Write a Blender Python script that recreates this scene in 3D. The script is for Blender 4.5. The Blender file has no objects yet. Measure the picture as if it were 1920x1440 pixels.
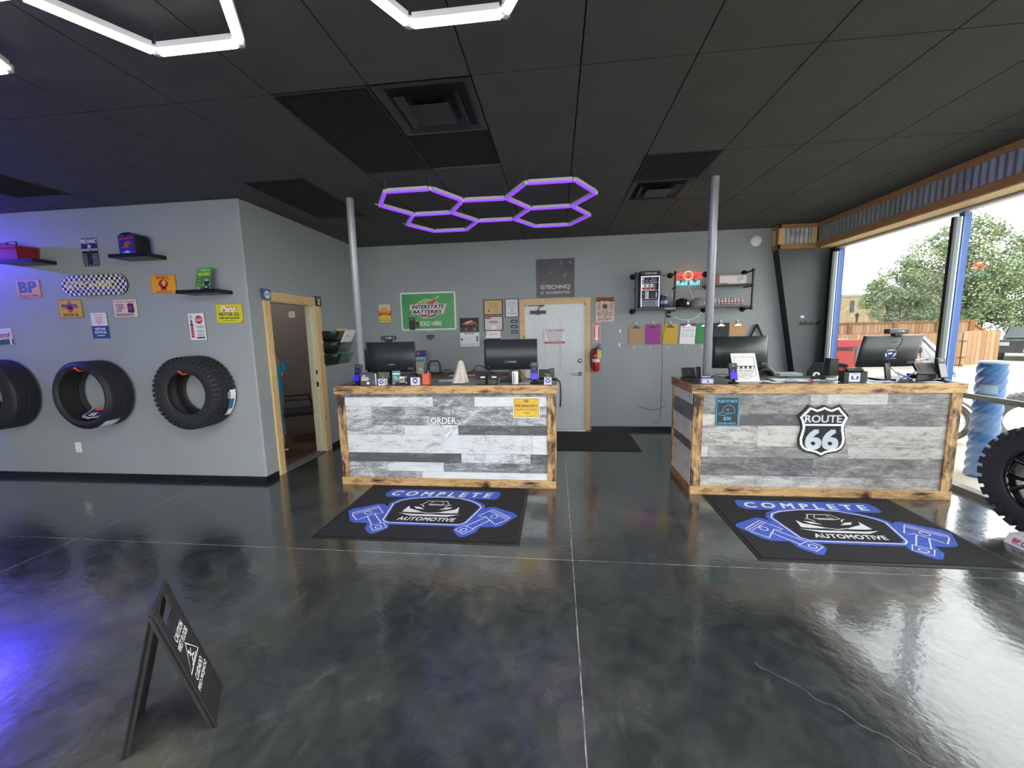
import bpy, math, random
from math import sin, cos, pi, radians
from mathutils import Vector, Matrix
from mathutils.geometry import tessellate_polygon
random.seed(7)
SC = bpy.context.scene
COL = SC.collection
# ------------------------------------------------------------------ camera
cd = bpy.data.cameras.new('camera')
cam = bpy.data.objects.new('camera', cd); COL.objects.link(cam)
cd.sensor_fit = 'HORIZONTAL'; cd.sensor_width = 36.0
cd.lens = 746.3/1920*36.0
cd.clip_start = 0.05; cd.clip_end = 400
def cam_matrix(yaw, pitch, roll, h):
    y, p, r = radians(yaw), radians(pitch), radians(roll)
    fw = Vector((sin(y)*cos(p), cos(y)*cos(p), -sin(p)))
    rt = Vector((cos(y), -sin(y), 0)); up = rt.cross(fw)
    rt2 = rt*cos(r)+up*sin(r); up2 = -rt*sin(r)+up*cos(r)
    m = Matrix.Identity(4)
    for i in range(3):
        m[i][0] = rt2[i]; m[i][1] = up2[i]; m[i][2] = -fw[i]
    m[2][3] = h
    return m
cam.matrix_world = cam_matrix(-6.513, 7.518, -1.22, 1.631)
SC.camera = cam
# ------------------------------------------------------------------ exposure, sky
SC.view_settings.view_transform = 'Standard'
SC.view_settings.look = 'None'
SC.view_settings.gamma = 1.0
SC.view_settings.exposure = 0.38
SC.view_settings.use_curve_mapping = False
W = bpy.data.worlds.new('world'); SC.world = W; W.use_nodes = True
wn = W.node_tree.nodes; wl = W.node_tree.links; wn.clear()
wo = wn.new('ShaderNodeOutputWorld'); wb = wn.new('ShaderNodeBackground')
wt = wn.new('ShaderNodeTexCoord'); wz = wn.new('ShaderNodeSeparateXYZ'); wr = wn.new('ShaderNodeValToRGB')
wl.new(wt.outputs['Generated'], wz.inputs[0]); wl.new(wz.outputs['Z'], wr.inputs[0])
wr.color_ramp.elements[0].color = (1.0, 1.0, 0.99, 1); wr.color_ramp.elements[1].color = (0.93, 0.96, 1.0, 1)
wl.new(wr.outputs[0], wb.inputs[0]); wb.inputs[1].default_value = 4.6
wl.new(wb.outputs[0], wo.inputs[0])
sd = bpy.data.lights.new('sun', 'SUN'); sd.energy = 4.0; sd.angle = radians(12); sd.color = (1, .96, .88)
sun = bpy.data.objects.new('sun', sd); COL.objects.link(sun); sun.rotation_euler = (radians(38), 0, radians(-150))
def lamp(name, kind, loc, energy, color=(1, 1, 1), size=.1, rot=(0, 0, 0), sy=None):
    d = bpy.data.lights.new(name, kind); d.energy = energy; d.color = color
    if kind == 'AREA':
        d.size = size
        if sy: d.shape = 'RECTANGLE'; d.size_y = sy
    else: d.shadow_soft_size = size
    o = bpy.data.objects.new(name, d); COL.objects.link(o); o.location = loc; o.rotation_euler = rot
    return o
# unseen area lights added near the ceiling, around the camera, to brighten the room
FILL = 1.0
lamp('ceiling_fill', 'AREA', (-1.7, 0.9, 2.95), 46*FILL, (1, .97, .96), 1.6, sy=1.2)
lamp('ceiling_fill', 'AREA', (0.6, 0.9, 2.95), 46*FILL, (1, .97, .96), 1.6, sy=1.2)
lamp('ceiling_fill', 'AREA', (-3.2, -1.8, 2.95), 70*FILL, (1, .97, .96), 1.8, sy=1.4)
lamp('ceiling_fill', 'AREA', (1.2, -1.8, 2.95), 70*FILL, (1, .97, .96), 1.8, sy=1.4)

# ------------------------------------------------------------------ materials
MATS = {}
def mat(name, col=(.5, .5, .5), rough=.5, metal=0., emit=0., ecol=None, spec=.5, coat=0., noise=0., nscale=20., bump=0., bscale=80., stretch=(1, 1, 1)):
    if name in MATS: return MATS[name]
    m = bpy.data.materials.new(name); m.use_nodes = True
    nt = m.node_tree; b = nt.nodes['Principled BSDF']
    b.inputs['Base Color'].default_value = (*col, 1)
    b.inputs['Roughness'].default_value = rough; b.inputs['Metallic'].default_value = metal
    b.inputs['Specular IOR Level'].default_value = spec
    b.inputs['Coat Weight'].default_value = coat
    if emit:
        b.inputs['Emission Color'].default_value = (*(ecol or col), 1); b.inputs['Emission Strength'].default_value = emit
    if noise or bump:
        tc = nt.nodes.new('ShaderNodeTexCoord'); mp = nt.nodes.new('ShaderNodeMapping'); mp.inputs['Scale'].default_value = stretch
        nt.links.new(tc.outputs['Object'], mp.inputs[0])
        if noise:
            n = nt.nodes.new('ShaderNodeTexNoise'); n.inputs['Scale'].default_value = nscale; n.inputs['Detail'].default_value = 5
            nt.links.new(mp.outputs[0], n.inputs[0])
            r = nt.nodes.new('ShaderNodeValToRGB')
            r.color_ramp.elements[0].position = .3; r.color_ramp.elements[1].position = .7
            r.color_ramp.elements[0].color = (*[c*(1-noise) for c in col], 1); r.color_ramp.elements[1].color = (*[min(1, c*(1+noise)) for c in col], 1)
            nt.links.new(n.outputs[0], r.inputs[0]); nt.links.new(r.outputs[0], b.inputs['Base Color'])
        if bump:
            n2 = nt.nodes.new('ShaderNodeTexNoise'); n2.inputs['Scale'].default_value = bscale; n2.inputs['Detail'].default_value = 3
            nt.links.new(mp.outputs[0], n2.inputs[0])
            bp = nt.nodes.new('ShaderNodeBump'); bp.inputs['Strength'].default_value = bump; bp.inputs['Distance'].default_value = .01
            nt.links.new(n2.outputs[0], bp.inputs['Height']); nt.links.new(bp.outputs[0], b.inputs['Normal'])
    MATS[name] = m
    return m
def S(h):   # sRGB hex -> linear
    c = [int(h[i:i+2], 16)/255 for i in (0, 2, 4)]
    return tuple(x/12.92 if x <= .04045 else ((x+.055)/1.055)**2.4 for x in c)
def flat(h, rough=.55, **k):
    return mat('paint_'+h+('' if rough == .55 else str(rough)), S(h), rough, noise=.05, nscale=9., **k)
def ramp(nt, src, stops):
    r = nt.nodes.new('ShaderNodeValToRGB'); e = r.color_ramp.elements
    while len(e) > 1: e.remove(e[0])
    e[0].position = stops[0][0]; e[0].color = (*stops[0][1], 1)
    for p, c in stops[1:]:
        x = e.new(p); x.color = (*c, 1)
    nt.links.new(src, r.inputs[0]); return r.outputs[0]
def noise_node(nt, scale, detail=5, stretch=(1, 1, 1), rough=.5, vec=None, dist=0.):
    if vec is None:
        tc = nt.nodes.new('ShaderNodeTexCoord'); vec = tc.outputs['Object']
    mp = nt.nodes.new('ShaderNodeMapping'); mp.inputs['Scale'].default_value = stretch
    nt.links.new(vec, mp.inputs[0])
    n = nt.nodes.new('ShaderNodeTexNoise'); n.inputs['Scale'].default_value = scale; n.inputs['Detail'].default_value = detail
    n.inputs['Roughness'].default_value = rough; n.inputs['Distortion'].default_value = dist
    nt.links.new(mp.outputs[0], n.inputs[0]); return n.outputs[0]
def mix(nt, fac, a, b, mode='MIX'):
    x = nt.nodes.new('ShaderNodeMix'); x.data_type = 'RGBA'; x.blend_type = mode
    for sock, v in ((x.inputs[0], fac), (x.inputs[6], a), (x.inputs[7], b)):
        if isinstance(v, (int, float)): sock.default_value = v
        elif isinstance(v, tuple): sock.default_value = (*v, 1)
        else: nt.links.new(v, sock)
    return x.outputs[2]
def math_node(nt, op, a, b=None, c=None):
    x = nt.nodes.new('ShaderNodeMath'); x.operation = op
    for i, v in enumerate((a, b, c)):
        if v is None: continue
        if isinstance(v, (int, float)): x.inputs[i].default_value = v
        else: nt.links.new(v, x.inputs[i])
    return x.outputs[0]

def wood(name, axis, light, mid, dark, burn=.55, scale=1.0, rough=.55):
    m = bpy.data.materials.new(name); m.use_nodes = True; nt = m.node_tree; b = nt.nodes['Principled BSDF']
    st = [9., 9., 9.]; st[axis] = .9
    g = noise_node(nt, 3.2*scale, 6, tuple(st), .6, dist=1.2)
    c1 = ramp(nt, g, [(.30, mid), (.46, light), (.54, mid), (.62, light), (.74, mid)])
    sb = [2.2, 2.2, 2.2]; sb[axis] = .8
    g2 = noise_node(nt, 4.5*scale, 4, tuple(sb), .65, dist=.4)
    f = ramp(nt, g2, [(burn, (0, 0, 0)), (min(.98, burn+.16), (1, 1, 1))])
    c2 = mix(nt, f, c1, dark)
    tc = nt.nodes.new('ShaderNodeTexCoord')
    v = nt.nodes.new('ShaderNodeTexVoronoi'); v.inputs['Scale'].default_value = 4.2*scale
    mp = nt.nodes.new('ShaderNodeMapping'); s3 = [1.6, 1.6, 1.6]; s3[axis] = .7; mp.inputs['Scale'].default_value = s3
    nt.links.new(tc.outputs['Object'], mp.inputs[0]); nt.links.new(mp.outputs[0], v.inputs[0])
    k = ramp(nt, v.outputs['Distance'], [(.05, (1, 1, 1)), (.11, (0, 0, 0))])
    c3 = mix(nt, k, c2, dark)
    nt.links.new(c3, b.inputs['Base Color']); b.inputs['Roughness'].default_value = rough
    bp = nt.nodes.new('ShaderNodeBump'); bp.inputs['Strength'].default_value = .25; bp.inputs['Distance'].default_value = .004
    nt.links.new(g, bp.inputs['Height']); nt.links.new(bp.outputs[0], b.inputs['Normal'])
    MATS[name] = m
    return m
WL, WM, WD = S('cdab7b'), S('a57c4e'), S('33221a')
wood_h = wood('burnt_pine_along', 0, WL, WM, WD, .52)
wood_v = wood('burnt_pine_upright', 2, WL, WM, WD, .44)
wood_y = wood('burnt_pine_deep', 1, S('a87c50'), S('7d5a3a'), WD, .56)
pine_v = wood('pale_pine_upright', 2, S('dcbf8e'), S('c9a673'), S('7c5c38'), .78)
pine_h = wood('pale_pine_along', 0, S('dcbf8e'), S('c9a673'), S('7c5c38'), .78)
pine_y = wood('pale_pine_deep', 1, S('dcbf8e'), S('c9a673'), S('7c5c38'), .78)
soff_y = wood('soffit_timber', 1, S('b98a5e'), S('9d744c'), S('5a4028'), .72)
soff_x = wood('soffit_timber_short', 0, S('a98058'), S('8d6844'), S('5a4028'), .72)
plank_y = wood('soffit_plank', 1, S('f0cf9c'), S('dcb57e'), S('9a744a'), .75)
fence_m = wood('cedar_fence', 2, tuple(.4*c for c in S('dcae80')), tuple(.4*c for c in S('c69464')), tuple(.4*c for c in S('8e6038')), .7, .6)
desk_m = wood('desk_wood', 0, S('8a6a50'), S('6d5140'), S('4a3527'), .6)

# floor
def floor_mat():
    m = bpy.data.materials.new('polished_concrete'); m.use_nodes = True; nt = m.node_tree; b = nt.nodes['Principled BSDF']
    tc = nt.nodes.new('ShaderNodeTexCoord'); sep = nt.nodes.new('ShaderNodeSeparateXYZ'); nt.links.new(tc.outputs['Object'], sep.inputs[0])
    a = noise_node(nt, .8, 7, rough=.62, dist=.6)
    c = ramp(nt, a, [(.28, S('1f2528')), (.43, S('2c3334')), (.53, S('3b3f3c')), (.68, S('56554d'))])
    d = noise_node(nt, 5.5, 8, rough=.7, dist=1.0)
    e = ramp(nt, d, [(.35, (.5, .53, .55)), (.62, (1, 1, 1))])
    c = mix(nt, .8, c, e, 'MULTIPLY')
    s = noise_node(nt, 2.6, 8, (1, .35, 1), .75, dist=2.5)
    sc = ramp(nt, s, [(.58, (0, 0, 0)), (.74, (.2, .2, .2))])
    c = mix(nt, sc, c, S('7d807a'))
    # saw joints with chipped pale edges
    jn = noise_node(nt, 14, 4)
    wob = math_node(nt, 'MULTIPLY', math_node(nt, 'SUBTRACT', jn, .5), .006)
    def joint(out, pos, per):
        x = math_node(nt, 'ADD', out, -pos); x = math_node(nt, 'ADD', x, wob)
        x = math_node(nt, 'ABSOLUTE', math_node(nt, 'WRAP', x, per/2, -per/2))
        return math_node(nt, 'LESS_THAN', x, .0028)
    j = math_node(nt, 'MAXIMUM', joint(sep.outputs['X'], .103, 4.07), joint(sep.outputs['Y'], 2.685, 4.07))
    jc = ramp(nt, jn, [(.35, S('5c5850')), (.6, S('a39b8c'))])
    c = mix(nt, j, c, jc)
    # wandering crack
    cr = math_node(nt, 'ADD', math_node(nt, 'MULTIPLY', math_node(nt, 'ADD', sep.outputs['X'], -.97), -1.02), 1.86)
    n3 = noise_node(nt, 5, 6); cr = math_node(nt, 'ADD', cr, math_node(nt, 'MULTIPLY', math_node(nt, 'SUBTRACT', n3, .5), .16))
    dd = math_node(nt, 'ABSOLUTE', math_node(nt, 'SUBTRACT', sep.outputs['Y'], cr))
    k = math_node(nt, 'LESS_THAN', dd, .0018)
    k = math_node(nt, 'MULTIPLY', k, math_node(nt, 'GREATER_THAN', sep.outputs['X'], .95))
    k = math_node(nt, 'MULTIPLY', k, math_node(nt, 'LESS_THAN', sep.outputs['X'], 1.7))
    c = mix(nt, math_node(nt, 'MULTIPLY', k, .55), c, S('8a8a80'))
    nt.links.new(c, b.inputs['Base Color'])
    rr = ramp(nt, d, [(.3, (.12, .12, .12)), (.7, (.27, .27, .27))])
    nt.links.new(rr, b.inputs['Roughness'])
    b.inputs['Specular IOR Level'].default_value = 1.0; b.inputs['Coat Weight'].default_value = .6; b.inputs['Coat Roughness'].default_value = .07; b.inputs['Coat IOR'].default_value = 1.6
    w = noise_node(nt, 2.2, 3, rough=.5)
    w2 = noise_node(nt, 26, 3, rough=.5)
    bp = nt.nodes.new('ShaderNodeBump'); bp.inputs['Strength'].default_value = .16; bp.inputs['Distance'].default_value = .02
    nt.links.new(w, bp.inputs['Height'])
    bp2 = nt.nodes.new('ShaderNodeBump'); bp2.inputs['Strength'].default_value = .2; bp2.inputs['Distance'].default_value = .004
    nt.links.new(w2, bp2.inputs['Height']); nt.links.new(bp.outputs[0], bp2.inputs['Normal'])
    nt.links.new(bp2.outputs[0], b.inputs['Normal']); nt.links.new(bp2.outputs[0], b.inputs['Coat Normal'])
    return m
FLOOR = floor_mat()
WALL = mat('grey_wall_paint', S('939a9d'), .6, noise=.05, nscale=1.2, bump=.08, bscale=160)
DARKWALL = mat('charcoal_wall_paint', S('4c5256'), .55, noise=.12, nscale=3, bump=.05)
BLACKT = mat('black_trim', S('16171a'), .45, noise=.1)
CEIL = mat('black_ceiling_tile', S('474745'), .8, noise=.1, nscale=4, bump=.5, bscale=220)
CEILGAP = mat('ceiling_gap', S('0d0d0d'), .9, noise=.1)
BLACK = mat('black_plastic', S('17181a'), .4, noise=.08)
BLACKM = mat('matt_black', S('1d1e20'), .75, noise=.1)
DGREY = mat('dark_grey_plastic', S('3a3d40'), .38, noise=.05, bump=.05, bscale=300)
RUBBER = mat('tire_rubber', S('24252a'), .62, noise=.12, nscale=12, bump=.06, bscale=90)
WHITE = mat('white_paint', S('e8ecee'), .5, noise=.03)
PAPER = mat('white_paper', S('eceef0'), .7, noise=.02)
CHROME = mat('brushed_metal', S('b8babc'), .3, 1., noise=.05)
PIPE = mat('black_iron_pipe', S('3b3a3a'), .4, .7, noise=.15)
GALV = mat('galvanised_sheet', S('9a9ea2'), .42, .35, noise=.22, nscale=5, stretch=(1, 1, .3))
def glass(name, tint, gl=.08, rough=.02):
    m = bpy.data.materials.new(name); m.use_nodes = True; nt = m.node_tree; nt.nodes.clear()
    o = nt.nodes.new('ShaderNodeOutputMaterial'); t = nt.nodes.new('ShaderNodeBsdfTransparent'); t.inputs[0].default_value = (*tint, 1)
    g = nt.nodes.new('ShaderNodeBsdfGlossy'); g.inputs['Roughness'].default_value = rough
    fr = nt.nodes.new('ShaderNodeLayerWeight'); fr.inputs[0].default_value = .25
    f = math_node(nt, 'ADD', math_node(nt, 'MULTIPLY', fr.outputs['Fresnel'], .3 if gl < .03 else .6), gl*.3)
    mx = nt.nodes.new('ShaderNodeMixShader'); nt.links.new(f, mx.inputs[0]); nt.links.new(t.outputs[0], mx.inputs[1]); nt.links.new(g.outputs[0], mx.inputs[2])
    nt.links.new(mx.outputs[0], o.inputs[0]); MATS[name] = m; return m
GLASS = glass('window_glass', (.975, .985, .98), .02)
CLEAR = glass('clear_acrylic', (.82, .86, .86), .2)
CLEAR2 = glass('clear_sign_acrylic', (.96, .97, .97), .025)
def plank_mat(name, lo, hi, streak, contrast):
    m = bpy.data.materials.new(name); m.use_nodes = True; nt = m.node_tree; b = nt.nodes['Principled BSDF']
    at = nt.nodes.new('ShaderNodeAttribute'); at.attribute_name = 'tone'
    sp = nt.nodes.new('ShaderNodeSeparateColor'); nt.links.new(at.outputs['Color'], sp.inputs[0])
    tc = nt.nodes.new('ShaderNodeTexCoord'); off = nt.nodes.new('ShaderNodeCombineXYZ')
    nt.links.new(math_node(nt, 'MULTIPLY', sp.outputs[1], 37.), off.inputs[0]); nt.links.new(math_node(nt, 'MULTIPLY', sp.outputs[1], 11.), off.inputs[2])
    va = nt.nodes.new('ShaderNodeVectorMath'); va.operation = 'ADD'; nt.links.new(tc.outputs['Object'], va.inputs[0]); nt.links.new(off.outputs[0], va.inputs[1])
    v = va.outputs[0]
    g = noise_node(nt, 5, 7, (1.0, 1.0, 9.), .7, v, 1.0)
    g2 = noise_node(nt, 3.2, 8, (1.3, 1.3, 3.2), .78, v, .6)
    g3 = noise_node(nt, 30, 4, (1, 1, 5.), .7, v)
    f = math_node(nt, 'ADD', sp.outputs[0], math_node(nt, 'MULTIPLY', math_node(nt, 'SUBTRACT', g2, .5), contrast))
    f = math_node(nt, 'ADD', f, math_node(nt, 'MULTIPLY', math_node(nt, 'SUBTRACT', g, .5), contrast*.5))
    f = math_node(nt, 'ADD', f, math_node(nt, 'MULTIPLY', math_node(nt, 'SUBTRACT', g3, .5), contrast*.5))
    c = ramp(nt, f, [(.12, lo), (.42, streak), (.62, hi), (.9, tuple(min(1, x*1.18) for x in hi))])
    nt.links.new(c, b.inputs['Base Color']); b.inputs['Roughness'].default_value = .5
    MATS[name] = m; return m
PLANK_W = plank_mat('whitewashed_planks', S('505457'), S('c6ccd0'), S('868a8f'), 1.5)
PLANK_G = plank_mat('grey_weathered_planks', S('55575a'), S('bdbcb8'), S('8f8f8e'), 1.35)

# ------------------------------------------------------------------ mesh builder
class MB:
    def __init__(s): s.v = []; s.f = []; s.m = []; s.sm = []; s.mats = []; s.M = Matrix.Identity(4); s.tones = []
    def mi(s, m):
        if m not in s.mats: s.mats.append(m)
        return s.mats.index(m)
    def add(s, vs, fs, m, smooth=False, tone=(1, 1, 1)):
        o = len(s.v); i = s.mi(m)
        s.v += [tuple(s.M @ Vector(v)) for v in vs]
        for f in fs: s.f.append([o+k for k in f]); s.m.append(i); s.sm.append(smooth); s.tones.append(tone)
        return s
    def box(s, x0, x1, y0, y1, z0, z1, m, tone=(1, 1, 1)):
        vs = [(x, y, z) for z in (z0, z1) for y in (y0, y1) for x in (x0, x1)]
        return s.add(vs, [(0, 2, 3, 1), (4, 5, 7, 6), (0, 1, 5, 4), (2, 6, 7, 3), (0, 4, 6, 2), (1, 3, 7, 5)], m, tone=tone)
    def cbox(s, c, d, m, rot=None):
        M = Matrix.Translation(c) @ (rot.to_4x4() if rot is not None else Matrix.Identity(4))
        o = s.M; s.M = o @ M; s.box(-d[0]/2, d[0]/2, -d[1]/2, d[1]/2, -d[2]/2, d[2]/2, m); s.M = o; return s
    def rect(s, x0, x1, z0, z1, y, m, tone=(1, 1, 1)):
        return s.add([(x0, y, z0), (x1, y, z0), (x1, y, z1), (x0, y, z1)], [(0, 1, 2, 3)], m, tone=tone)
    def poly(s, pts, y, m):     # flat polygon in the xz plane facing -y
        p = [Vector((a, 0, b)) for a, b in pts]
        tr = tessellate_polygon([p]); vs = [(a, y, b) for a, b in pts]; fs = []
        for t in tr:
            a, b, c = [p[i] for i in t]
            n = (b-a).cross(c-a)
            if n.length < 1e-12: continue
            fs.append(tuple(t) if n.y < 0 else tuple(reversed(t)))
        return s.add(vs, fs, m)
    def prism(s, pts, y0, y1, m, m2=None):   # outline in xz extruded between y0 (front) and y1
        if sum(pts[i][0]*pts[(i+1) % len(pts)][1]-pts[(i+1) % len(pts)][0]*pts[i][1] for i in range(len(pts))) < 0: pts = pts[::-1]
        s.poly(pts, y0, m2 or m)
        k = len(pts); tr = tessellate_polygon([[Vector((a, 0, b)) for a, b in pts]])
        s.add([(a, y1, b) for a, b in pts], [tuple(t) for t in tr], m)
        s.add([(a, y0, b) for a, b in pts]+[(a, y1, b) for a, b in pts], [(i, i+k, (i+1) % k+k, (i+1) % k) for i in range(k)], m)
        return s
    def disc(s, cx, cz, r, y, m, n=24, rx=None):
        return s.poly([((rx or r)*cos(2*pi*i/n)+cx, r*sin(2*pi*i/n)+cz) for i in range(n)], y, m)
    def ring(s, cx, cz, r0, r1, y, m, n=32, sx=1., a0=0, a1=2*pi):
        vs = []; fs = []
        for i in range(n+1):
            a = a0+(a1-a0)*i/n
            vs += [(cx+r0*sx*cos(a), y, cz+r0*sin(a)), (cx+r1*sx*cos(a), y, cz+r1*sin(a))]
        for i in range(n): fs.append((2*i, 2*i+1, 2*i+3, 2*i+2))
        return s.add(vs, [tuple(reversed(f)) for f in fs], m)
    def line(s, pts, w, y, m, closed=False):   # flat stroke in xz plane
        P = [Vector((a, b)) for a, b in pts]; n = len(P); vs = []; fs = []
        for i in range(n):
            a = P[(i-1) % n] if (i or closed) else P[i]; b = P[(i+1) % n] if (i < n-1 or closed) else P[i]
            t = (b-a); t = t.normalized() if t.length > 0 else Vector((1, 0))
            q = Vector((-t.y, t.x))*w/2
            vs += [(P[i].x+q.x, y, P[i].y+q.y), (P[i].x-q.x, y, P[i].y-q.y)]
        for i in range(n if closed else n-1):
            j = (i+1) % n; fs.append((2*i, 2*i+1, 2*j+1, 2*j))
        return s.add(vs, fs, m)
    def tube(s, pts, r, m, n=8, closed=False, caps=True, radii=None):
        P = [Vector(p) for p in pts]; k = len(P); vs = []; fs = []; prev = None
        for i in range(k):
            a = P[(i-1) % k] if (i or closed) else P[i]; b = P[(i+1) % k] if (i < k-1 or closed) else P[i]
            t = (b-a).normalized()
            if prev is None:
                u = t.orthogonal().normalized()
            else:
                u = (prev - t*prev.dot(t)); u = u.normalized() if u.length > 1e-6 else t.orthogonal().normalized()
            prev = u; w = t.cross(u); rr = radii[i] if radii else r
            for j in range(n):
                an = 2*pi*j/n; q = P[i]+u*rr*cos(an)+w*rr*sin(an); vs.append(tuple(q))
        for i in range(k if closed else k-1):
            i2 = (i+1) % k
            for j in range(n): fs.append((i*n+j, i*n+(j+1) % n, i2*n+(j+1) % n, i2*n+j))
        s.add(vs, fs, m, True)
        if caps and not closed:
            s.add(vs[:n], [tuple(reversed(range(n)))], m); s.add(vs[-n:], [tuple(range(n))], m)
        return s
    def cyl(s, p0, p1, r, m, r1=None, n=16):
        return s.tube([p0, p1], r, m, n, radii=[r, r if r1 is None else r1])
    def lathe(s, prof, m, n=32, smooth=True, c=(0, 0, 0), axis='Z', closed=False):   # prof: (r, h)
        vs = []; fs = []; k = len(prof)
        for i in range(n):
            a = 2*pi*i/n
            for r, h in prof:
                p = (r*cos(a), r*sin(a), h)
                if axis == 'Y': p = (p[0], p[2], p[1])
                if axis == 'X': p = (p[2], p[0], p[1])
                vs.append((p[0]+c[0], p[1]+c[1], p[2]+c[2]))
        for i in range(n):
            j = (i+1) % n
            for q in range(k if closed else k-1):
                q2 = (q+1) % k
                f = (i*k+q, j*k+q, j*k+q2, i*k+q2)
                fs.append(tuple(reversed(f)) if axis == 'Y' else f)
        return s.add(vs, fs, m, smooth)
    def loft(s, rings, m, n=16, caps=True):    # rings: (center, rx, ry, z-rotation)
        vs = []; fs = []
        for c, rx, ry, rz in rings:
            for j in range(n):
                a = 2*pi*j/n; x, y = rx*cos(a), ry*sin(a)
                vs.append((c[0]+x*cos(rz)-y*sin(rz), c[1]+x*sin(rz)+y*cos(rz), c[2]))
        for i in range(len(rings)-1):
            for j in range(n): fs.append((i*n+j, i*n+(j+1) % n, (i+1)*n+(j+1) % n, (i+1)*n+j))
        s.add(vs, fs, m, True)
        if caps: s.add(vs[:n], [tuple(reversed(range(n)))], m); s.add(vs[-n:], [tuple(range(n))], m)
        return s
    def text(s, t, cx, cz, h, m, y=-.002, w=None, bold=.0, shear=0., space=1., ext=0.):
        vs, fs, bb = glyphs(t, 0., shear, space)
        x0, x1, y0, y1 = bb; sc = h/(y1-y0) if y1 > y0 else h
        sx = (w/(x1-x0)) if w else sc
        if bold > 0:
            dx, dz = bold*.9*sx, bold*.7*sc
            for ox, oz in ((-dx, -dz), (dx, -dz), (-dx, dz), (dx, dz)): s.add([(cx+ox+(a-(x0+x1)/2)*sx, y-.00001*(ox > 0)-.00002*(oz > 0), cz+oz+(b-(y0+y1)/2)*sc) for a, b in vs], fs, m)
            return s
        return s.add([(cx+(a-(x0+x1)/2)*sx, y, cz+(b-(y0+y1)/2)*sc) for a, b in vs], fs, m)
    def build(s, name, parent=None, loc=None, rotz=0, bevel=0., seg=2, rot=None, sub=0):
        me = bpy.data.meshes.new(name)
        me.from_pydata(s.v, [], s.f)
        for m in s.mats: me.materials.append(m)
        me.polygons.foreach_set('material_index', s.m); me.polygons.foreach_set('use_smooth', s.sm)
        if any(t != (1, 1, 1) for t in s.tones):
            ca = me.color_attributes.new('tone', 'FLOAT_COLOR', 'CORNER'); k = 0
            for p, t in zip(me.polygons, s.tones):
                for _ in p.loop_indices: ca.data[k].color = (*t, 1); k += 1
        me.update()
        o = bpy.data.objects.new(name, me); COL.objects.link(o)
        if parent: o.parent = parent
        if loc is not None: o.location = loc
        o.rotation_euler = rot if rot else (0, 0, rotz)
        if bevel:
            b = o.modifiers.new('bevel', 'BEVEL'); b.width = bevel; b.segments = seg; b.limit_method = 'ANGLE'; b.angle_limit = radians(40)
        if sub:
            b = o.modifiers.new('sub', 'SUBSURF'); b.levels = sub; b.render_levels = sub
        return o
GL = {}
def glyphs(t, bold, shear, space):
    key = (t, bold, shear, space)
    if key in GL: return GL[key]
    c = bpy.data.curves.new('t', 'FONT'); c.body = t; c.offset = bold; c.shear = shear; c.space_character = space
    c.resolution_u = 3; c.fill_mode = 'FRONT'; c.dimensions = '2D'
    o = bpy.data.objects.new('t', c); COL.objects.link(o)
    dg = bpy.context.evaluated_depsgraph_get()
    me = bpy.data.meshes.new_from_object(o.evaluated_get(dg))
    vs = [(v.co.x, v.co.y) for v in me.vertices]; fs = []
    for p in me.polygons:
        f = list(p.vertices); fs.append(tuple(f) if p.normal.z > 0 else tuple(reversed(f)))
    bpy.data.objects.remove(o); bpy.data.curves.remove(c); bpy.data.meshes.remove(me)
    xs = [v[0] for v in vs]; ys = [v[1] for v in vs]
    GL[key] = (vs, fs, (min(xs), max(xs), min(ys), max(ys))); return GL[key]
def tag(o, label=None, cat=None, group=None, kind=None):
    if label: o['label'] = label
    if cat: o['category'] = cat
    if group: o['group'] = group
    if kind: o['kind'] = kind
    return o
def thing(name, label, cat, loc=(0, 0, 0), rotz=0, group=None):
    o = bpy.data.objects.new(name, None); COL.objects.link(o); o.location = loc; o.rotation_euler = (0, 0, rotz)
    o.empty_display_size = .05
    return tag(o, label, cat, group)
def struct(o): o['kind'] = 'structure'; return o
def B(name, boxes, m, parent=None, bevel=0., **k):
    b = MB()
    for q in boxes: b.box(*q, m)
    return b.build(name, parent, bevel=bevel, **k)
def copy_tree(o, parent=None):
    c = o.copy(); COL.objects.link(c)
    if parent: c.parent = parent
    for ch in list(o.children): copy_tree(ch, c)
    return c
H = 3.06; YB = 6.49; YL = 3.99; XS = -3.27; XW = 3.88
# ================================================================== SETTING
struct(B('floor', [(-9, XW+.12, -6, YB+.1, -.1, 0)], FLOOR))
OFLOOR = mat('office_vinyl_plank', S('5a4336'), .45, noise=.35, nscale=3, stretch=(6, .8, 1))
struct(B('floor', [(-7.5, XS-.11, YL+.13, YB, 0, .006)], OFLOOR))
def ceiling():
    b = MB(); b.box(-9, XW+.12, -6, YB+.1, H+.012, H+.1, CEILGAP)
    skip = [(-1.69, -1.08, 2.41, 3.62), (-1.08, -.47, 2.41, 3.02), (-2.91, -2.30, 3.62, 4.84), (.75, 1.36, 3.62, 4.84), (-5.35, -4.74, 2.41, 3.62)]
    for i in range(-13, 9):
        x0 = -1.08+.6096*i; x1 = min(x0+.6096, XW)
        if x1-x0 < .05: continue
        for j in range(-5, 6):
            y0 = -.033+1.2192*j
            for hlf in ((0, 1.2192),):
                yy0, yy1 = y0, min(y0+1.2192, YB)
                if yy1-yy0 < .05: continue
                cx, cy = (x0+x1)/2, (yy0+yy1)/2
                if any(a < cx < c and d < cy < e for a, c, d, e in skip): continue
                if abs(x0+1.08) < .01 and j == 2: yy0 = 3.02
                b.box(x0+.004, x1-.004, yy0+.004, yy1-.004, H, H+.012, CEIL)
    return struct(b.build('ceiling'))
ceiling()
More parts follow.
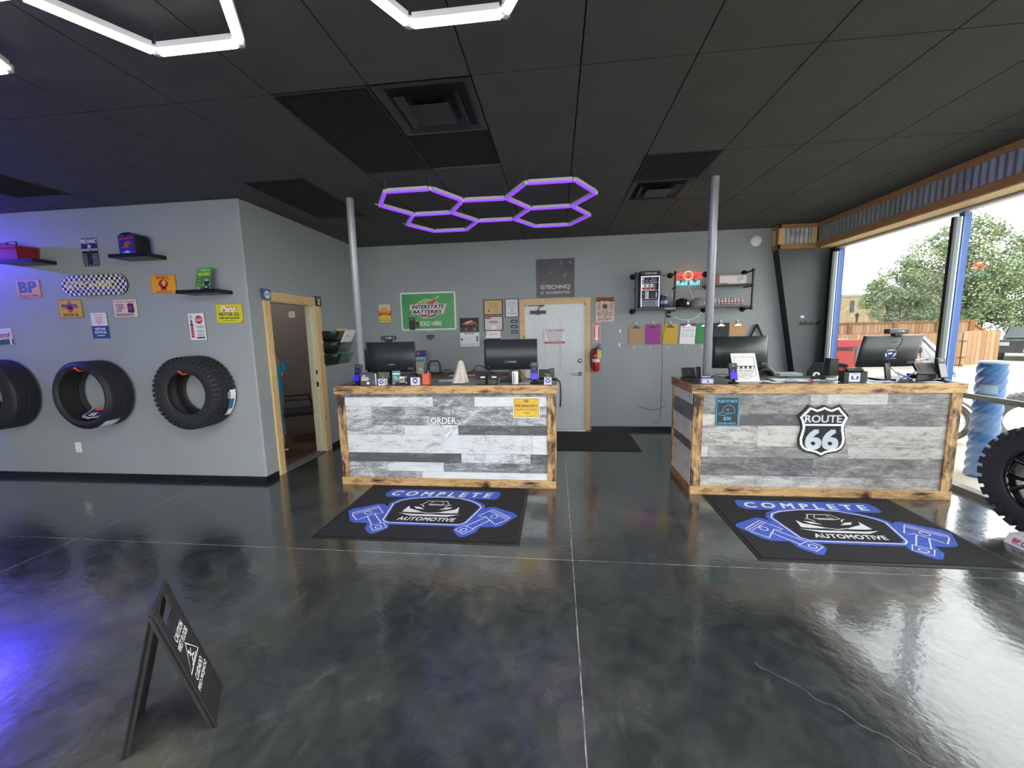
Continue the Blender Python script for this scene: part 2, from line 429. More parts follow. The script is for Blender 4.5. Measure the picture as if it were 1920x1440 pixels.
# back wall (with the door opening), front-facing left wall, office side wall
DX0, DX1, DZ = -.52, .455, 2.05
struct(B('wall_back', [(-7.6, DX0, YB, YB+.12, 0, H), (DX1, XW+.12, YB, YB+.12, 0, H), (DX0, DX1, YB, YB+.12, DZ, H)], WALL))
struct(B('wall_left', [(-9, XS, YL, YL+.12, 0, H)], WALL, bevel=.014, seg=4))
OY0, OY1, OZ = 4.28, 5.16, 2.05
struct(B('wall_office', [(XS-.12, XS, YL+.106, OY0, 0, H), (XS-.12, XS, OY1, YB, 0, H), (XS-.12, XS, OY0, OY1, OZ, H)], WALL))
OWALL = mat('office_brown_grey_paint', S('6b625d'), .7, noise=.04)
struct(B('wall_office_back', [(-7.5, XS-.125, YB-.012, YB-.002, 0, H)], OWALL))
struct(B('wall_office_left', [(-7.6, -7.5, YL+.12, YB, 0, H)], OWALL))
struct(B('wall_far_left', [(-9.12, -9, -6, YL+.12, 0, H)], WALL))
struct(B('wall_front', [(-9, -6, -6.12, -6, 0, H), (XW-.6, XW+.12, -6.12, -6, 0, H), (-6, XW-.6, -6.12, -6, 2.6, H), (-6, XW-.6, -6.12, -6, 0, .1), (-1.3, -1.1, -6.12, -6, .1, 2.6)], WALL))
struct(B('wall_right', [(XW, XW+.12, 6.22, YB+.1, 0, H), (XW, XW+.12, -6, 6.22, 2.705, H)], BLACKT))
struct(B('baseboard_left', [(-9, XS+.008, YL-.009, YL-.0005, 0, .062)], BLACKT))
struct(B('baseboard_office', [(XS+.0005, XS+.009, YL-.009, OY0-.1, 0, .062), (XS+.0005, XS+.009, OY1+.11, YB-.001, 0, .062)], BLACKT))
struct(B('baseboard_back', [(XS+.01, DX0-.1, YB-.009, YB-.0005, 0, .062), (DX1+.1, 3.6, YB-.009, YB-.0005, 0, .062)], BLACKT))
# window wall
ALU = mat('grey_green_aluminium', S('5f6d6c'), .35, .3, noise=.05)
BLUE = mat('blue_painted_frame', S('1f56a4'), .4, noise=.06)
DALU = mat('dark_bronze_rail', S('6c6d66'), .35, .4, noise=.08)
def window_bay(y0, y1, first):
    fr = MB()
    g = MB(); g.box(XW+.018, XW+.024, y0+.02, y1-.02, .05, 2.685, GLASS)
    fr.box(XW-.02, XW+.08, y0, y1, 0, .05, DALU); fr.box(XW-.0, XW+.08, y0, y1, 2.685, 2.705, mat('pale_head_frame', S('c4c8c4'), .4, noise=.04))
    if not first or True: fr.box(XW-.02, XW+.01, y0+.03, y1-.02, .91, .958, DALU)
    w = fr.build('window_1'); struct(w)
    p = g.build('window_pane', w)
    m = MB()
    for yy in ((y1-.03,) if not first else (y1-.03,)):
        m.box(XW-.06, XW-.035, yy-.005, yy+.03, .05, 2.64, BLACKT)
        m.box(XW-.035, XW+.005, yy, yy+.045, .05, 2.64, ALU)
        m.box(XW+.005, XW+.018, yy, yy+.045, .05, 2.64, WHITE)
        m.box(XW+.024, XW+.09, yy-.005, yy+.05, .05, 2.68, BLUE)
    m.build('window_frame', w)
    return w
ys = [6.22, 4.50, 2.0, -.5, -3.0, -5.7]
for i in range(5):
    w = window_bay(ys[i+1], ys[i], i == 0); w.name = 'window_%d' % (i+1)
fw = MB(); fw.box(-6, XW-.6, -6.09, -6.084, .1, 2.6, GLASS)
w6 = struct(B('window_6', [(-6, XW-.6, -6.1, -6.05, 2.55, 2.6), (-6, XW-.6, -6.1, -6.05, .1, .16), (-3.6, -3.52, -6.1, -6.05, .1, 2.6), (1.2, 1.28, -6.1, -6.05, .1, 2.6)], DALU))
fw.build('window_pane', w6)
# timber and corrugated-metal soffit
def soffit():
    r = B('trim_1', [(3.70, XW, -6, 6.34, 2.735, H-.001)], soff_y); struct(r)
    B('rail', [(3.668, 3.70, -6, 6.34, H-.062, H-.001)], soff_y, r, bevel=.003)
    B('rail', [(3.668, 3.70, -6, 6.34, 2.72, 2.80)], soff_y, r, bevel=.003)
    B('underside_plank', [(3.672, XW+.0, -6, 6.34, 2.71, 2.735)], plank_y, r)
    c = MB(); n = 1900; vs = []; fs = []; y0, y1 = 6.30, .5
    for i in range(n+1):
        y = y0+(y1-y0)*i/n; x = 3.690-.009*sin(2*pi*(y0-y)/.068)
        vs += [(x, y, 2.795), (x, y, H-.06)]
    for i in range(n): fs.append((2*i, 2*i+1, 2*i+3, 2*i+2))
    c.add(vs, fs, GALV, True); c.build('corrugated_panel', r)
    # boxed corner around the raked column
    q = B('trim_2', [(3.19, 3.668, 6.335, YB-.001, 2.735, H-.001)], soff_x); struct(q)
    B('rail', [(3.16, 3.668, 6.30, 6.335, H-.055, H-.001), (3.16, 3.668, 6.30, 6.335, 2.72, 2.785)], soff_x, q, bevel=.003)
    B('rail', [(3.16, 3.19, 6.30, YB-.001, H-.055, H-.001), (3.16, 3.19, 6.30, YB-.001, 2.72, 2.785)], soff_y, q, bevel=.003)
    B('stile', [(3.16, 3.235, 6.298, 6.335, 2.785, H-.055), (3.60, 3.668, 6.298, 6.335, 2.785, H-.055), (3.158, 3.19, 6.44, YB-.001, 2.785, H-.055)], wood_v if 0 else pine_v, q, bevel=.002)
    c = MB(); vs = []; fs = []; n = 160
    for i in range(n+1):
        x = 3.235+(3.60-3.235)*i/n; y = 6.325-.008*sin(2*pi*x/.06); vs += [(x, y, 2.785), (x, y, H-.055)]
    for i in range(n): fs.append((2*i, 2*i+2, 2*i+3, 2*i+1))
    c.add(vs, fs, mat('bright_galvanised', S('b4b6b4'), .4, .6, noise=.35, nscale=9), True); c.build('corrugated_panel', q)
soffit()
rk = MB(); rk.prism([(3.69, 0), (XW-.001, 0), (XW-.001, 2.72), (3.185, 2.72)], 6.335, YB-.001, DARKWALL)
rk.add([(3.688, 6.333, 0), (3.688, YB-.001, 0), (3.183, YB-.001, 2.72), (3.183, 6.333, 2.72)], [(0, 3, 2, 1)], BLACKT)
struct(rk.build('wall_column'))
def pole(x, y, label):
    m = MB(); m.lathe([(0, 0), (.039, 0), (.039, H)], mat('silver_pole', S('9fa2a8'), .35, .25, noise=.06), 28)
    o = m.build('support_pole', loc=(x, y, 0)); tag(o, label, 'pole', kind='structure')
pole(-2.166, 4.215, 'round silver steel pole rising through the whitewashed counter to the ceiling')
pole(1.52, 4.24, 'round silver steel pole rising through the counter with the highway shield sign')

# doors
def back_door():
    fr = MB(); Y0, Y1 = YB-.022, YB-.001
    def mitre(a, z):  # jambs & head of pale pine
        fr.box(a, a+.085, Y0, Y1, 0, z, pine_v)
    mitre(DX0-.075, 2.135); mitre(DX1-.01, 2.135)
    d = struct(fr.build('door_1', bevel=.003))
    B('door_head', [(DX0+.01, DX1-.01, Y0, Y1, 2.045, 2.135)], pine_h, d, bevel=.003)
    m = MB(); LEAF = mat('white_door_paint', S('d3dade'), .4, noise=.03)
    m.box(DX0+.03, DX1-.03, YB-.004, YB+.036, .012, DZ-.012, LEAF)
    cx = (DX0+DX1)/2
    for x0, x1 in ((cx-.335, cx-.075), (cx+.075, cx+.335)):
        for z0, z1 in ((1.62, 1.85), (.94, 1.52), (.28, .76)):
            a = .0
            for k, (e, yy) in enumerate(((0, -.003), (.018, -.009), (.034, -.0045), (.05, -.0105))):
                m.box(x0+e, x1-e, YB-.004+yy*1.0, YB-.002, z0+e, z1-e, LEAF) if k % 2 else m.box(x0+e, x1-e, YB-.004+yy*1.0, YB-.002, z0+e, z1-e, LEAF)
    m.build('door_leaf', d, bevel=.0035)
    st = MB(); st.box(DX0, DX0+.028, YB-.012, YB+.04, 0, DZ, LEAF); st.box(DX1-.028, DX1, YB-.012, YB+.04, 0, DZ, LEAF); st.box(DX0, DX1, YB-.012, YB+.04, DZ-.025, DZ, LEAF)
    st.build('door_frame', d)
    th = MB(); th.box(DX0, DX1, YB-.04, YB+.05, 0, .012, CHROME); th.build('threshold', d)
    h = MB(); h.lathe([(0, 0), (.032, 0), (.030, .012), (.012, .016), (.012, .05), (0, .05)], CHROME, 20, c=(.37, YB-.012, .93), axis='Y')
    for v in range(len(h.v)): h.v[v] = (h.v[v][0], 2*(YB-.012)-h.v[v][1], h.v[v][2])
    h.tube([(.37, YB-.058, .93), (.34, YB-.062, .932), (.26, YB-.062, .928), (.235, YB-.058, .925)], .011, CHROME, 10)
    h.build('door_handle', d)
    k = MB(); k.lathe([(0, -.02), (.022, -.02), (.034, -.006), (.034, 0)], CHROME, 22, c=(.37, YB-.012, 1.14), axis='Y'); k.build('deadbolt', d)
    c = MB(); c.box(-.42, -.17, YB-.065, YB-.014, 1.90, 1.95, BLACK); c.box(-.31, -.27, YB-.075, YB-.014, 1.885, 1.965, BLACK)
    c.tube([(-.29, YB-.05, 1.95), (-.28, YB-.08, 2.0), (-.2, YB-.1, 2.03), (-.2, YB-.03, 2.035)], .008, BLACK)
    c.box(-.46, -.2, YB-.03, YB-.022, 2.025, 2.038, BLACK)
    c.build('door_closer', d, bevel=.004)
back_door()
def office_door():
    X0, X1 = XS+.001, XS+.024
    fr = MB(); fr.box(X0, X1, OY0-.085, OY0+.01, 0, 2.14, pine_v); fr.box(X0, X1, OY1-.01, OY1+.12, 0, 2.14, pine_v)
    d = struct(fr.build('door_2', bevel=.003))
    B('door_head', [(X0, X1, OY0+.01, OY1-.01, 2.04, 2.14)], pine_y, d, bevel=.003)
    J = mat('cream_jamb_paint', S('c9c7a8'), .5, noise=.04)
    j = MB(); j.box(XS-.125, XS+.0, OY1-.022, OY1-.001, 0, OZ, J); j.box(XS-.125, XS, OY0+.001, OY0+.022, 0, OZ, J); j.box(XS-.125, XS, OY0, OY1, OZ-.02, OZ-.001, J)
    j.box(XS-.08, XS-.045, OY1-.034, OY1-.022, 0, OZ, J); j.build('door_frame', d)
    s = MB(); s.box(XS-.04, XS-.012, OY1-.025, OY1-.021, .93, 1.0, BLACK); s.box(XS-.04, XS-.012, OY1-.025, OY1-.021, 1.1, 1.16, CHROME); s.build('strike_plate', d)
    t = MB(); t.box(XS-.12, XS+.01, OY0, OY1, 0, .012, mat('grey_threshold', S('6f6d69'), .5, noise=.15)); t.build('threshold', d)
office_door()

# ceiling inserts
def eggcrate(x0, x1, y0, y1, label, pitch=.03, dark='121212'):
    t = thing('ceiling_grille', label, 'vent', (x0, y0, H))
    w, l = x1-x0, y1-y0
    fr = MB(); F = mat('vent_black', S('242425'), .6, noise=.1)
    for q in ((0, w, 0, .012), (0, w, l-.012, l), (0, .012, .012, l-.012), (w-.012, w, .012, l-.012)): fr.box(*q, -.004, .012, F)
    fr.build('frame', t)
    g = MB(); n = int(w/pitch); k = int(l/pitch)
    for i in range(1, n): g.box(i*w/n-.0012, i*w/n+.0012, .012, l-.012, -.001, .009, F)
    for i in range(1, k): g.box(.012, w-.012, i*l/k-.0012, i*l/k+.0012, -.001, .009, F)
    g.build('grid', t)
    return t
eggcrate(-1.69, -1.085, 2.413, 3.617, 'long black egg-crate ceiling grille left of the square diffuser', .022)
eggcrate(.755, 1.355, 3.622, 4.23, 'square black slatted ceiling grille beside the pole over the right counter', .02)
eggcrate(-2.905, -2.30, 3.622, 4.84, 'long dark ceiling grille above the office doorway wall', .03)
eggcrate(-5.345, -4.745, 2.413, 3.617, 'dark ceiling grille at the far left above the shelf wall', .03)
def diffuser(x0, y0, w, label):
    t = thing('ceiling_diffuser', label, 'vent', (x0+w/2, y0+w/2, H))
    F = mat('diffuser_black', S('2a2b2e'), .4, noise=.1)
    p = MB()
    def sq(r0, z0, r1, z1):
        a = [(-r0, -r0, z0), (r0, -r0, z0), (r0, r0, z0), (-r0, r0, z0), (-r1, -r1, z1), (r1, -r1, z1), (r1, r1, z1), (-r1, r1, z1)]
        p.add(a, [(i, i+4, (i+1) % 4+4, (i+1) % 4) for i in range(4)], F)
    sq(w/2, 0, w/2-.03, -.004); sq(w/2-.03, -.004, w/2-.06, .011)
    p.box(-w/2, w/2, -w/2, w/2, .0112, .0118, CEILGAP)
    p.build('frame', t)
    for r, nm in ((.2, 'cone'), (.13, 'cone')):
        p = MB(); sq(r, -.016, r-.05, .011); o = p.build(nm, t)
    c = MB(); c.box(-.12, .12, -.12, .12, -.03, -.026, F); c.tube([(0, 0, -.028), (0, 0, .0)], .03, F)
    c.build('centre_plate', t)
diffuser(-1.075, 2.413, .60, 'square black ceiling diffuser right of the long egg-crate grille')
diffuser(.755, 4.235, .60, 'square dark ceiling diffuser behind the slatted grille by the right pole')
sm = thing('smoke_detector', 'round white alarm on the back wall near the timber corner box', 'smoke alarm', (2.935, YB, 2.885))
a = MB(); a.lathe([(0, -.04), (.05, -.04), (.07, -.03), (.082, -.012), (.082, 0)], WHITE, 32, axis='Y'); a.build('cover', sm)
a = MB(); a.ring(0, 0, .03, .036, -.0412, mat('alarm_slot', S('b8bcbe'), .5, noise=.05)); a.disc(.02, -.045, .004, -.0412, flat('8a8f90')); a.build('sensor_ring', sm)

# honeycomb lights
def honeycomb(name, hexes, side, z, mt, label, hooks=(), drop=.05, wide=.036):
    ap = side*math.sqrt(3)/2
    t = thing(name, label, 'ceiling light', (hexes[0][0], hexes[0][1], z))
    ox, oy = hexes[0]
    nodes = {}; edges = set()
    for cx, cy in hexes:
        ks = []
        for i in range(6):
            p = (cx-ox+side*cos(pi/3*i), cy-oy+side*sin(pi/3*i)); k = (round(p[0], 1), round(p[1], 1))
            f = next((q for q in nodes if abs(nodes[q][0]-p[0])+abs(nodes[q][1]-p[1]) < .12), None)
            if f is None: nodes[k] = p; f = k
            ks.append(f)
        for i in range(6): edges.add(tuple(sorted((ks[i], ks[(i+1) % 6]))))
    HS = mat('lamp_housing', S('d8d6dc'), .4, noise=.04)
    for a, b in sorted(edges):
        A = Vector((*nodes[a], 0)); Bv = Vector((*nodes[b], 0)); d = (Bv-A).normalized(); L = (Bv-A).length
        m = MB(); m.M = Matrix.Translation((A+Bv)/2) @ Matrix.Rotation(math.atan2(d.y, d.x), 4, 'Z')
        l = L/2-.022
        m.box(-l, l, -wide/2, wide/2, .0, .026, HS)
        m.tube([(-l, 0, -.002), (l, 0, -.002)], wide*.42, mt, 10)
        m.build('light_tube', t)
    for k, p in nodes.items():
        m = MB(); m.lathe([(0, -.012), (.021, -.012), (.023, .02), (0, .022)], CLEAR if 0 else HS, 12, c=(p[0], p[1], 0))
        m.tube([(p[0], p[1], .02), (p[0], p[1], H-z)], .0015, CHROME, 5)
        m.build('connector', t)
    for x, y in hooks:
        m = MB(); m.tube([(x-ox, y-oy, .01), (x-ox-.05, y-oy+.0, .015), (x-ox-.06, y-oy+.01, .025)], .006, HS); m.build('end_hook', t)
PURPLE = mat('purple_led', (.2, .1, .5), .4, emit=1.35, ecol=(.17, .02, 1.), noise=0)
WLED = mat('white_led', (1, 1, 1), .4, emit=7., ecol=(1., .97, 1.), noise=0)
ZP = 2.955
honeycomb('honeycomb_light', [(-1.375, 4.17), (-.715, 4.56), (-1.375, 4.93), (-.05, 4.175), (-.05, 4.94)], .437, ZP, PURPLE,
          'purple glowing honeycomb of five hexagons hung over the space between the counters', hooks=((-1.812, 4.17), (-1.812, 4.93)))
honeycomb('honeycomb_light', [(-1.665, 1.515), (-1.045, 1.15), (-.425, 1.515), (-1.665, .785), (-.425, .785), (-2.30, 1.15), (-2.93, 1.515)], .428, 2.985, WLED,
          'bright white honeycomb ceiling light nearest the camera at the top of the photo', hooks=((-1.24, 1.52),), wide=.046)
BL = mat('blue_led', (.1, .1, 1), .4, emit=30., ecol=(.06, .05, 1.), noise=0)
bt = thing('blue_light_bar', 'blue light bar on the ceiling beyond the left edge', 'ceiling light', (-7.7, 3.80, 2.93), radians(90))
m = MB(); m.box(-.18, .18, -.02, .02, .02, .04, BLACK); m.build('housing', bt)
m = MB(); m.tube([(-.17, 0, 0), (.17, 0, 0)], .018, BL, 10); m.build('light_tube', bt)
m = MB(); m.tube([(-.15, 0, .04), (-.15, 0, .13)], .003, CHROME, 5); m.build('hanger', bt); m = MB(); m.tube([(.15, 0, .04), (.15, 0, .13)], .003, CHROME, 5); m.build('hanger', bt)
bl = lamp('blue_lamp', 'AREA', (-7.65, 3.62, 2.80), 60, (.09, .06, 1.), .12, rot=(0, radians(-62), 0), sy=.5)
# ================================================================== COUNTERS
def rrect(w, h, r, n=5):
    pts = []
    for cx, cy, a0 in ((w/2-r, h/2-r, 0), (-w/2+r, h/2-r, 90), (-w/2+r, -h/2+r, 180), (w/2-r, -h/2+r, 270)):
        for i in range(n+1):
            a = radians(a0+90*i/n); pts.append((cx+r*cos(a), cy+r*sin(a)))
    return pts
def planks(b, x0, x1, z0, z1, rows, y, m, side=False):
    for za, zb, segs in rows:
        a = 0.
        for xe, tone in segs:
            X0, X1 = x0+(x1-x0)*a, x0+(x1-x0)*xe; Z1, Z0 = z1-(z1-z0)*za, z1-(z1-z0)*zb
            t = (tone, random.random(), 0)
            if side: b.box(y, y+.006, X0+.0008, X1-.0008, Z0+.0008, Z1-.0008, m, tone=t)
            else: b.box(X0+.0008, X1-.0008, y, y+.006, Z0+.0008, Z1-.0008, m, tone=t)
            a = xe
R1 = [(0, .04, [(.53, .25), (1, .32)]), (.04, .15, [(.45, .72), (.655, .42), (1, .78)]), (.15, .37, [(.135, .58), (.54, .40), (1, .45)]),
      (.37, .48, [(.30, .52), (.57, .80), (.87, .12), (1, .10)]), (.48, .70, [(.93, .68), (1, .80)]), (.70, .81, [(.58, .08), (.92, .60), (1, .15)]),
      (.81, .92, [(.2, .50), (.49, .72), (1, .32)]), (.92, 1, [(.38, .48), (1, .86)])]
R2 = [(0, .12, [(.52-.07, .38), (.52, .5), (.78-.02, .68), (1, .36)]), (.12, .22, [(1, .34)]), (.22, .34, [(.16, .62), (.55, .10), (1, .28)]),
      (.34, .56, [(.24, .52), (.60, .66), (1, .56)]), (.56, .68, [(.03, .7), (.62, .40), (1, .6)]), (.68, .88, [(.48, .22), (1, .34)]), (.88, 1, [(.7, .55), (1, .45)])]
RS = [(0, .12, [(1, .75)]), (.12, .30, [(1, .12)]), (.30, .52, [(1, .70)]), (.52, .62, [(1, .08)]), (.62, .86, [(1, .66)]), (.86, 1, [(1, .85)])]
TOPM = mat('counter_top_laminate', S('5c605f'), .22, noise=.3, nscale=2.5, stretch=(1, 6, 1))
CT = 1.09
def counter(x0, x1, y0, y1, rows, pm, label, post=.085, left=False):
    t = thing('service_counter', label, 'counter', ((x0+x1)/2, y0, 0))
    t_off = Vector((-(x0+x1)/2, -y0, 0))
    def bb(name, boxes, m, bevel=.003):
        b = MB(); b.M = Matrix.Translation(t_off)
        for q in boxes: b.box(*q, m)
        return b.build(name, t, bevel=bevel)
    f = .022
    bb('top_rail', [(x0-.02, x1+.02, y0-.02, y0+f, CT-.085, CT)], wood_h)
    bb('base_rail', [(x0-.005, x1+.005, y0-.012, y0+f, 0, .085)], wood_h)
    bb('post', [(x0, x0+post, y0-.008, y0+f, .085, CT-.085)], wood_v)
    bb('post', [(x1-post, x1, y0-.008, y0+f, .085, CT-.085)], wood_v)
    p = MB(); p.M = Matrix.Translation(t_off); planks(p, x0+post, x1-post, .085, CT-.085, rows, y0+.006, pm); p.build('plank_panel', t)
    bb('carcass', [(x0+.012, x1-.012, y0+.024, y1-.01, .02, CT-.02)], BLACKM, 0)
    bb('countertop', [(x0, x1, y0+f, y1, CT-.018, CT-.002)], TOPM, 0)
    for sx, s in ((x0, 1), (x1, -1)):
        a, c = (sx, sx+.012) if s > 0 else (sx-.012, sx)
        o, o2 = (sx-.02, sx) if s > 0 else (sx, sx+.02)
        bb('top_rail', [(o, o2, y0+f+.001, y1+.02, CT-.085, CT)], wood_y)
        bb('base_rail', [(min(o+.012, o2-.001) if s > 0 else o, o2 if s > 0 else o2-.012, y0+f+.001, y1, 0, .085)], wood_y)
        bb('post', [(o+(.008 if s > 0 else 0), o2-(0 if s > 0 else .008), y1-.06, y1, .085, CT-.085)], wood_v)
        p = MB(); p.M = Matrix.Translation(t_off); planks(p, y0+f, y1-.06, .085, CT-.085, RS, (sx-.003 if s > 0 else sx-.003), pm, True); p.build('plank_panel', t)
    return t
counter(-2.352, -.02, 3.985, 4.63, R1, PLANK_W, 'service counter clad in whitewashed planks with burnt pine frame, in front of the white door')
counter(1.30, 3.60, 3.935, 4.60, R2, PLANK_G, 'service counter clad in grey weathered planks carrying the highway shield sign, by the window', post=.09)

# ================================================================== MATS
MATB = mat('black_mat_pile', S('17181b'), .95, noise=.35, nscale=60, bump=.4, bscale=400)
MATE = mat('black_rubber_edge', S('1a1a1b'), .5, noise=.1)
MBLUE = mat('blue_mat_pile', S('3f5cb8'), .95, noise=.22, nscale=50, bump=.3, bscale=400)
MWHITE = mat('white_mat_pile', S('d9dadb'), .95, noise=.08, nscale=50)
def flatM(b): b.M = b.M @ Matrix(((1, 0, 0, 0), (0, 0, 1, 0), (0, -1, 0, 0), (0, 0, 0, 1)))   # xz-plane art laid flat, facing up
def logo_mat(cx, cy, w, h, label):
    t = thing('logo_mat', label, 'floor mat', (cx, cy, 0), group='printed logo mats in front of the counters')
    a = MB(); a.box(-w/2, w/2, -h/2, h/2, 0, .006, MATE); a.build('rubber_border', t, bevel=.003)
    a = MB(); a.box(-w/2+.03, w/2-.03, -h/2+.03, h/2-.03, .0061, .011, MATB); a.build('pile', t)
    g = MB(); g.M = Matrix.Translation((0, 0, .0)) ; flatM(g)
    sx, sz = .848, .555
    def P(pts): return [(x*sx, z*sz) for x, z in pts]
    L1, L2, L3 = -.0118, -.0124, -.013    # heights above the floor (art plane y = -height)
    bd = [(-.70, .50), (-.715, .60), (-.69, .76), (-.66, .79), (.62, .79), (.665, .76), (.68, .64), (.66, .48), (.62, .44), (.30, .44), (-.40, .44), (-.66, .45)]
    g.poly(P(bd), L1, MBLUE)
    em = [(-.49, .16), (-.44, .29), (-.34, .38), (-.14, .455), (.0, .47), (.22, .44), (.37, .33), (.47, .20), (.50, .10), (.48, -.02), (.41, -.42), (.36, -.49), (-.38, -.49), (-.44, -.42)]
    big = [(x*1.13+(.0), z*1.16+.0) for x, z in em]
    g.poly(P(big), L1-.0001, MBLUE); g.line(P([(x*1.03, z*1.04) for x, z in em]), .012, L2, MWHITE, True); g.poly(P([(x*.985, z*.98) for x, z in em]), L2, MATB)
    lp = [(-.93, -.16), (-.90, -.07), (-.66, .15), (-.60, .13), (-.50, -.02), (-.40, -.30), (-.34, -.60), (-.33, -.69), (-.42, -.86), (-.47, -.86), (-.56, -.72), (-.585, -.55), (-.74, -.54), (-.79, -.50)]
    rp = [(-x, z) for x, z in lp]
    g.poly(P(lp), L1-.0002, MBLUE); g.poly(P(rp), L1-.0002, MBLUE)
    for s in (-1, 1):
        hd = [(-.825, -.315), (-.86, -.22), (-.65, .055), (-.52, -.20), (-.56, -.23), (-.60, -.21), (-.71, -.43), (-.725, -.47)]
        g.line(P([(-s*x if s > 0 else x, z) for x, z in hd]), .009, L2, MWHITE, True)
        for k in (0, 1):
            g.line(P([((1 if s < 0 else -1)*(x+.02+.018*k), z-.03-.028*k) for x, z in [(-.86, -.22), (-.65, .055)]]), .006, L2, MWHITE)
        f = (1 if s < 0 else -1)
        g.ring(f*-.69*sx, -.20*sz, .026, .034, L2, MWHITE)
        g.ring(f*-.435*sx, -.66*sz, .022, .03, L2, MWHITE)
        g.line(P([(f*x, z) for x, z in [(-.665, -.31), (-.515, -.62)]]), .009, L2, MWHITE)
        g.line(P([(f*x, z) for x, z in [(-.60, -.24), (-.44, -.54)]]), .009, L2, MWHITE)
        g.line(P([(f*x, z) for x, z in [(-.535, -.63), (-.45, -.78), (-.35, -.66), (-.42, -.52)]]), .009, L2, MWHITE, True)
    g.text('COMPLETE', -.02, .61*sz, .105, MWHITE, L2, w=1.03, bold=.03, shear=.22, space=1.55)
    g.text('AUTOMOTIVE', -.005, -.36*sz, .062, MWHITE, L3, w=.52, bold=.03, shear=.22, space=1.1)
    for pts in ([(-.36, -.17), (-.20, -.26), (.20, -.26), (.32, -.17), (.20, -.20), (-.20, -.20)], [(-.33, -.12), (-.30, .10), (-.27, .0), (-.13, -.10), (-.10, -.14), (-.25, -.14)],
                [(.29, -.12), (.27, .10), (.24, .0), (.10, -.10), (.07, -.14), (.22, -.14)], [(-.24, .08), (-.17, .06), (-.10, -.02), (-.20, -.0)], [(.20, .08), (.13, .06), (.06, -.02), (.16, .0)]):
        g.poly(P(pts), L3, MWHITE)
    for pts in ([(-.16, .18), (-.12, .31), (.10, .31), (.14, .18), (.06, .15), (-.08, .15)], [(-.12, -.12), (-.02, -.16), (.08, -.12)], [(-.19, .17), (-.15, .13), (-.13, .07)], [(.17, .17), (.13, .13), (.11, .07)], [(-.06, .28), (-.10, .18), (.08, .18), (.05, .28)]):
        g.line(P(pts), .010, L3, MWHITE)
    g.build('printed_logo', t)
logo_mat(-1.145, 3.405, 1.70, 1.12, 'black logo mat in front of the whitewashed counter')
logo_mat(2.235, 3.345, 1.66, 1.13, 'black logo mat in front of the grey plank counter, nearest the window')
dm = thing('door_mat', 'plain black mat in front of the white door behind the counters', 'floor mat', (.45, 5.83, 0))
a = MB(); a.box(-.78, .68, -.52, .52, 0, .006, MATE); a.build('rubber_border', dm, bevel=.003)
a = MB(); a.box(-.76, .66, -.50, .50, .0061, .011, mat('charcoal_mat_pile', S('2d2c2b'), .95, noise=.3, nscale=60, bump=.4, bscale=400)); a.build('pile', dm)

# ================================================================== SIGNS
def bars(g, x0, x1, z0, z1, n, m, y=-.0062, jag=.2, th=.45):
    dz = (z1-z0)/n
    for i in range(n):
        z = z1-dz*(i+.5); j = (x1-x0)*jag*random.random()*.5
        x = x0+j
        while x < x1-j-.001:
            L = min((.25+.75*random.random())*(x1-x0)/3.2, x1-j-x); g.rect(x, x+L*.88, z-dz*th/2, z+dz*th/2, y, m); x += L
def sign(label, x, z, w, h, bg, draw, plane, cat='sign', edge='6b4a38', r=.012, name='tin_sign', th=.004, group=None, rotz=0, tilt=0, border=.004):
    g = MB(); ED = flat(edge); BG = bg if not isinstance(bg, str) else flat(bg, .35)
    g.prism(rrect(w, h, r), -th, -.0002, ED); g.poly(rrect(w-2*border, h-2*border, max(r-border, .001)), -th-.0005, BG)
    if draw: draw(g)
    if isinstance(plane, tuple): o = g.build(name, loc=plane, rotz=rotz)
    else: o = g.build(name, loc=(x, plane, z), rot=(0, radians(tilt), 0))
    return tag(o, label, cat, group)
A1, A2, A3, A4 = -.0052, -.0058, -.0064, -.007
K = flat('1d1c22'); W_ = flat('eef0f2'); RED = flat('b8242c'); NAVY = flat('20306e')
PL = YL-.0005
def d_mech(g):
    g.text('MECHANIC', 0, .115, .04, W_, A2, w=.19, bold=.03); g.ring(0, .062, .014, .02, A2, W_); g.line([(-.014, .05), (.014, .074)], .005, A3, W_); g.line([(.014, .05), (-.014, .074)], .005, A3, W_)
    g.text('HOURLY RATE', 0, .026, .022, W_, A2, w=.19, bold=.03)
    for i in range(6): bars(g, -.095, -.04, -.02-.02*i-.008, -.02-.02*i, 1, W_, A2); bars(g, .02, .095, -.02-.02*i-.008, -.02-.02*i, 1, W_, A2)
    for z in (.14, -.14):
        for i in range(11): g.rect(-.1+i*.019, -.092+i*.019, z-.004, z+.004, A2, RED if i % 2 else W_)
sign('narrow dark navy tin sign of mechanic hourly rates, between the two upper shelves', -5.087, 2.591, .205, .305, '2a2550', d_mech, PL, edge='7b7a80')
def d_shell(g):
    g.text('SHELL', 0, .070, .030, RED, A2, w=.16, bold=.04)
    g.poly([(.055*cos(a)*(1+.06*(i % 2)), .004+.046*sin(a)) for i, a in enumerate([pi*2*k/24 for k in range(24)])], A2, flat('9a2328'))
    g.poly([(-.03, -.03), (.03, -.03), (.035, -.062), (-.035, -.062)], A2, flat('9a2328')); g.poly([(-.022, .01), (.006, .045), (.036, .02), (.010, -.02)], A3, flat('e0a72c')); g.line([(-.022, .01), (.006, .045), (.036, .02), (.010, -.02)], .003, A4, flat('f0d890'), True)
    g.text('MOTOR OIL', 0, -.080, .018, RED, A2, w=.19, bold=.04)
sign('yellow tin sign with dark red shell emblem touching the lowest shelf', -4.243, 2.22, .30, .20, 'dfa02c', d_shell, PL, edge='8a3b2c', tilt=1)
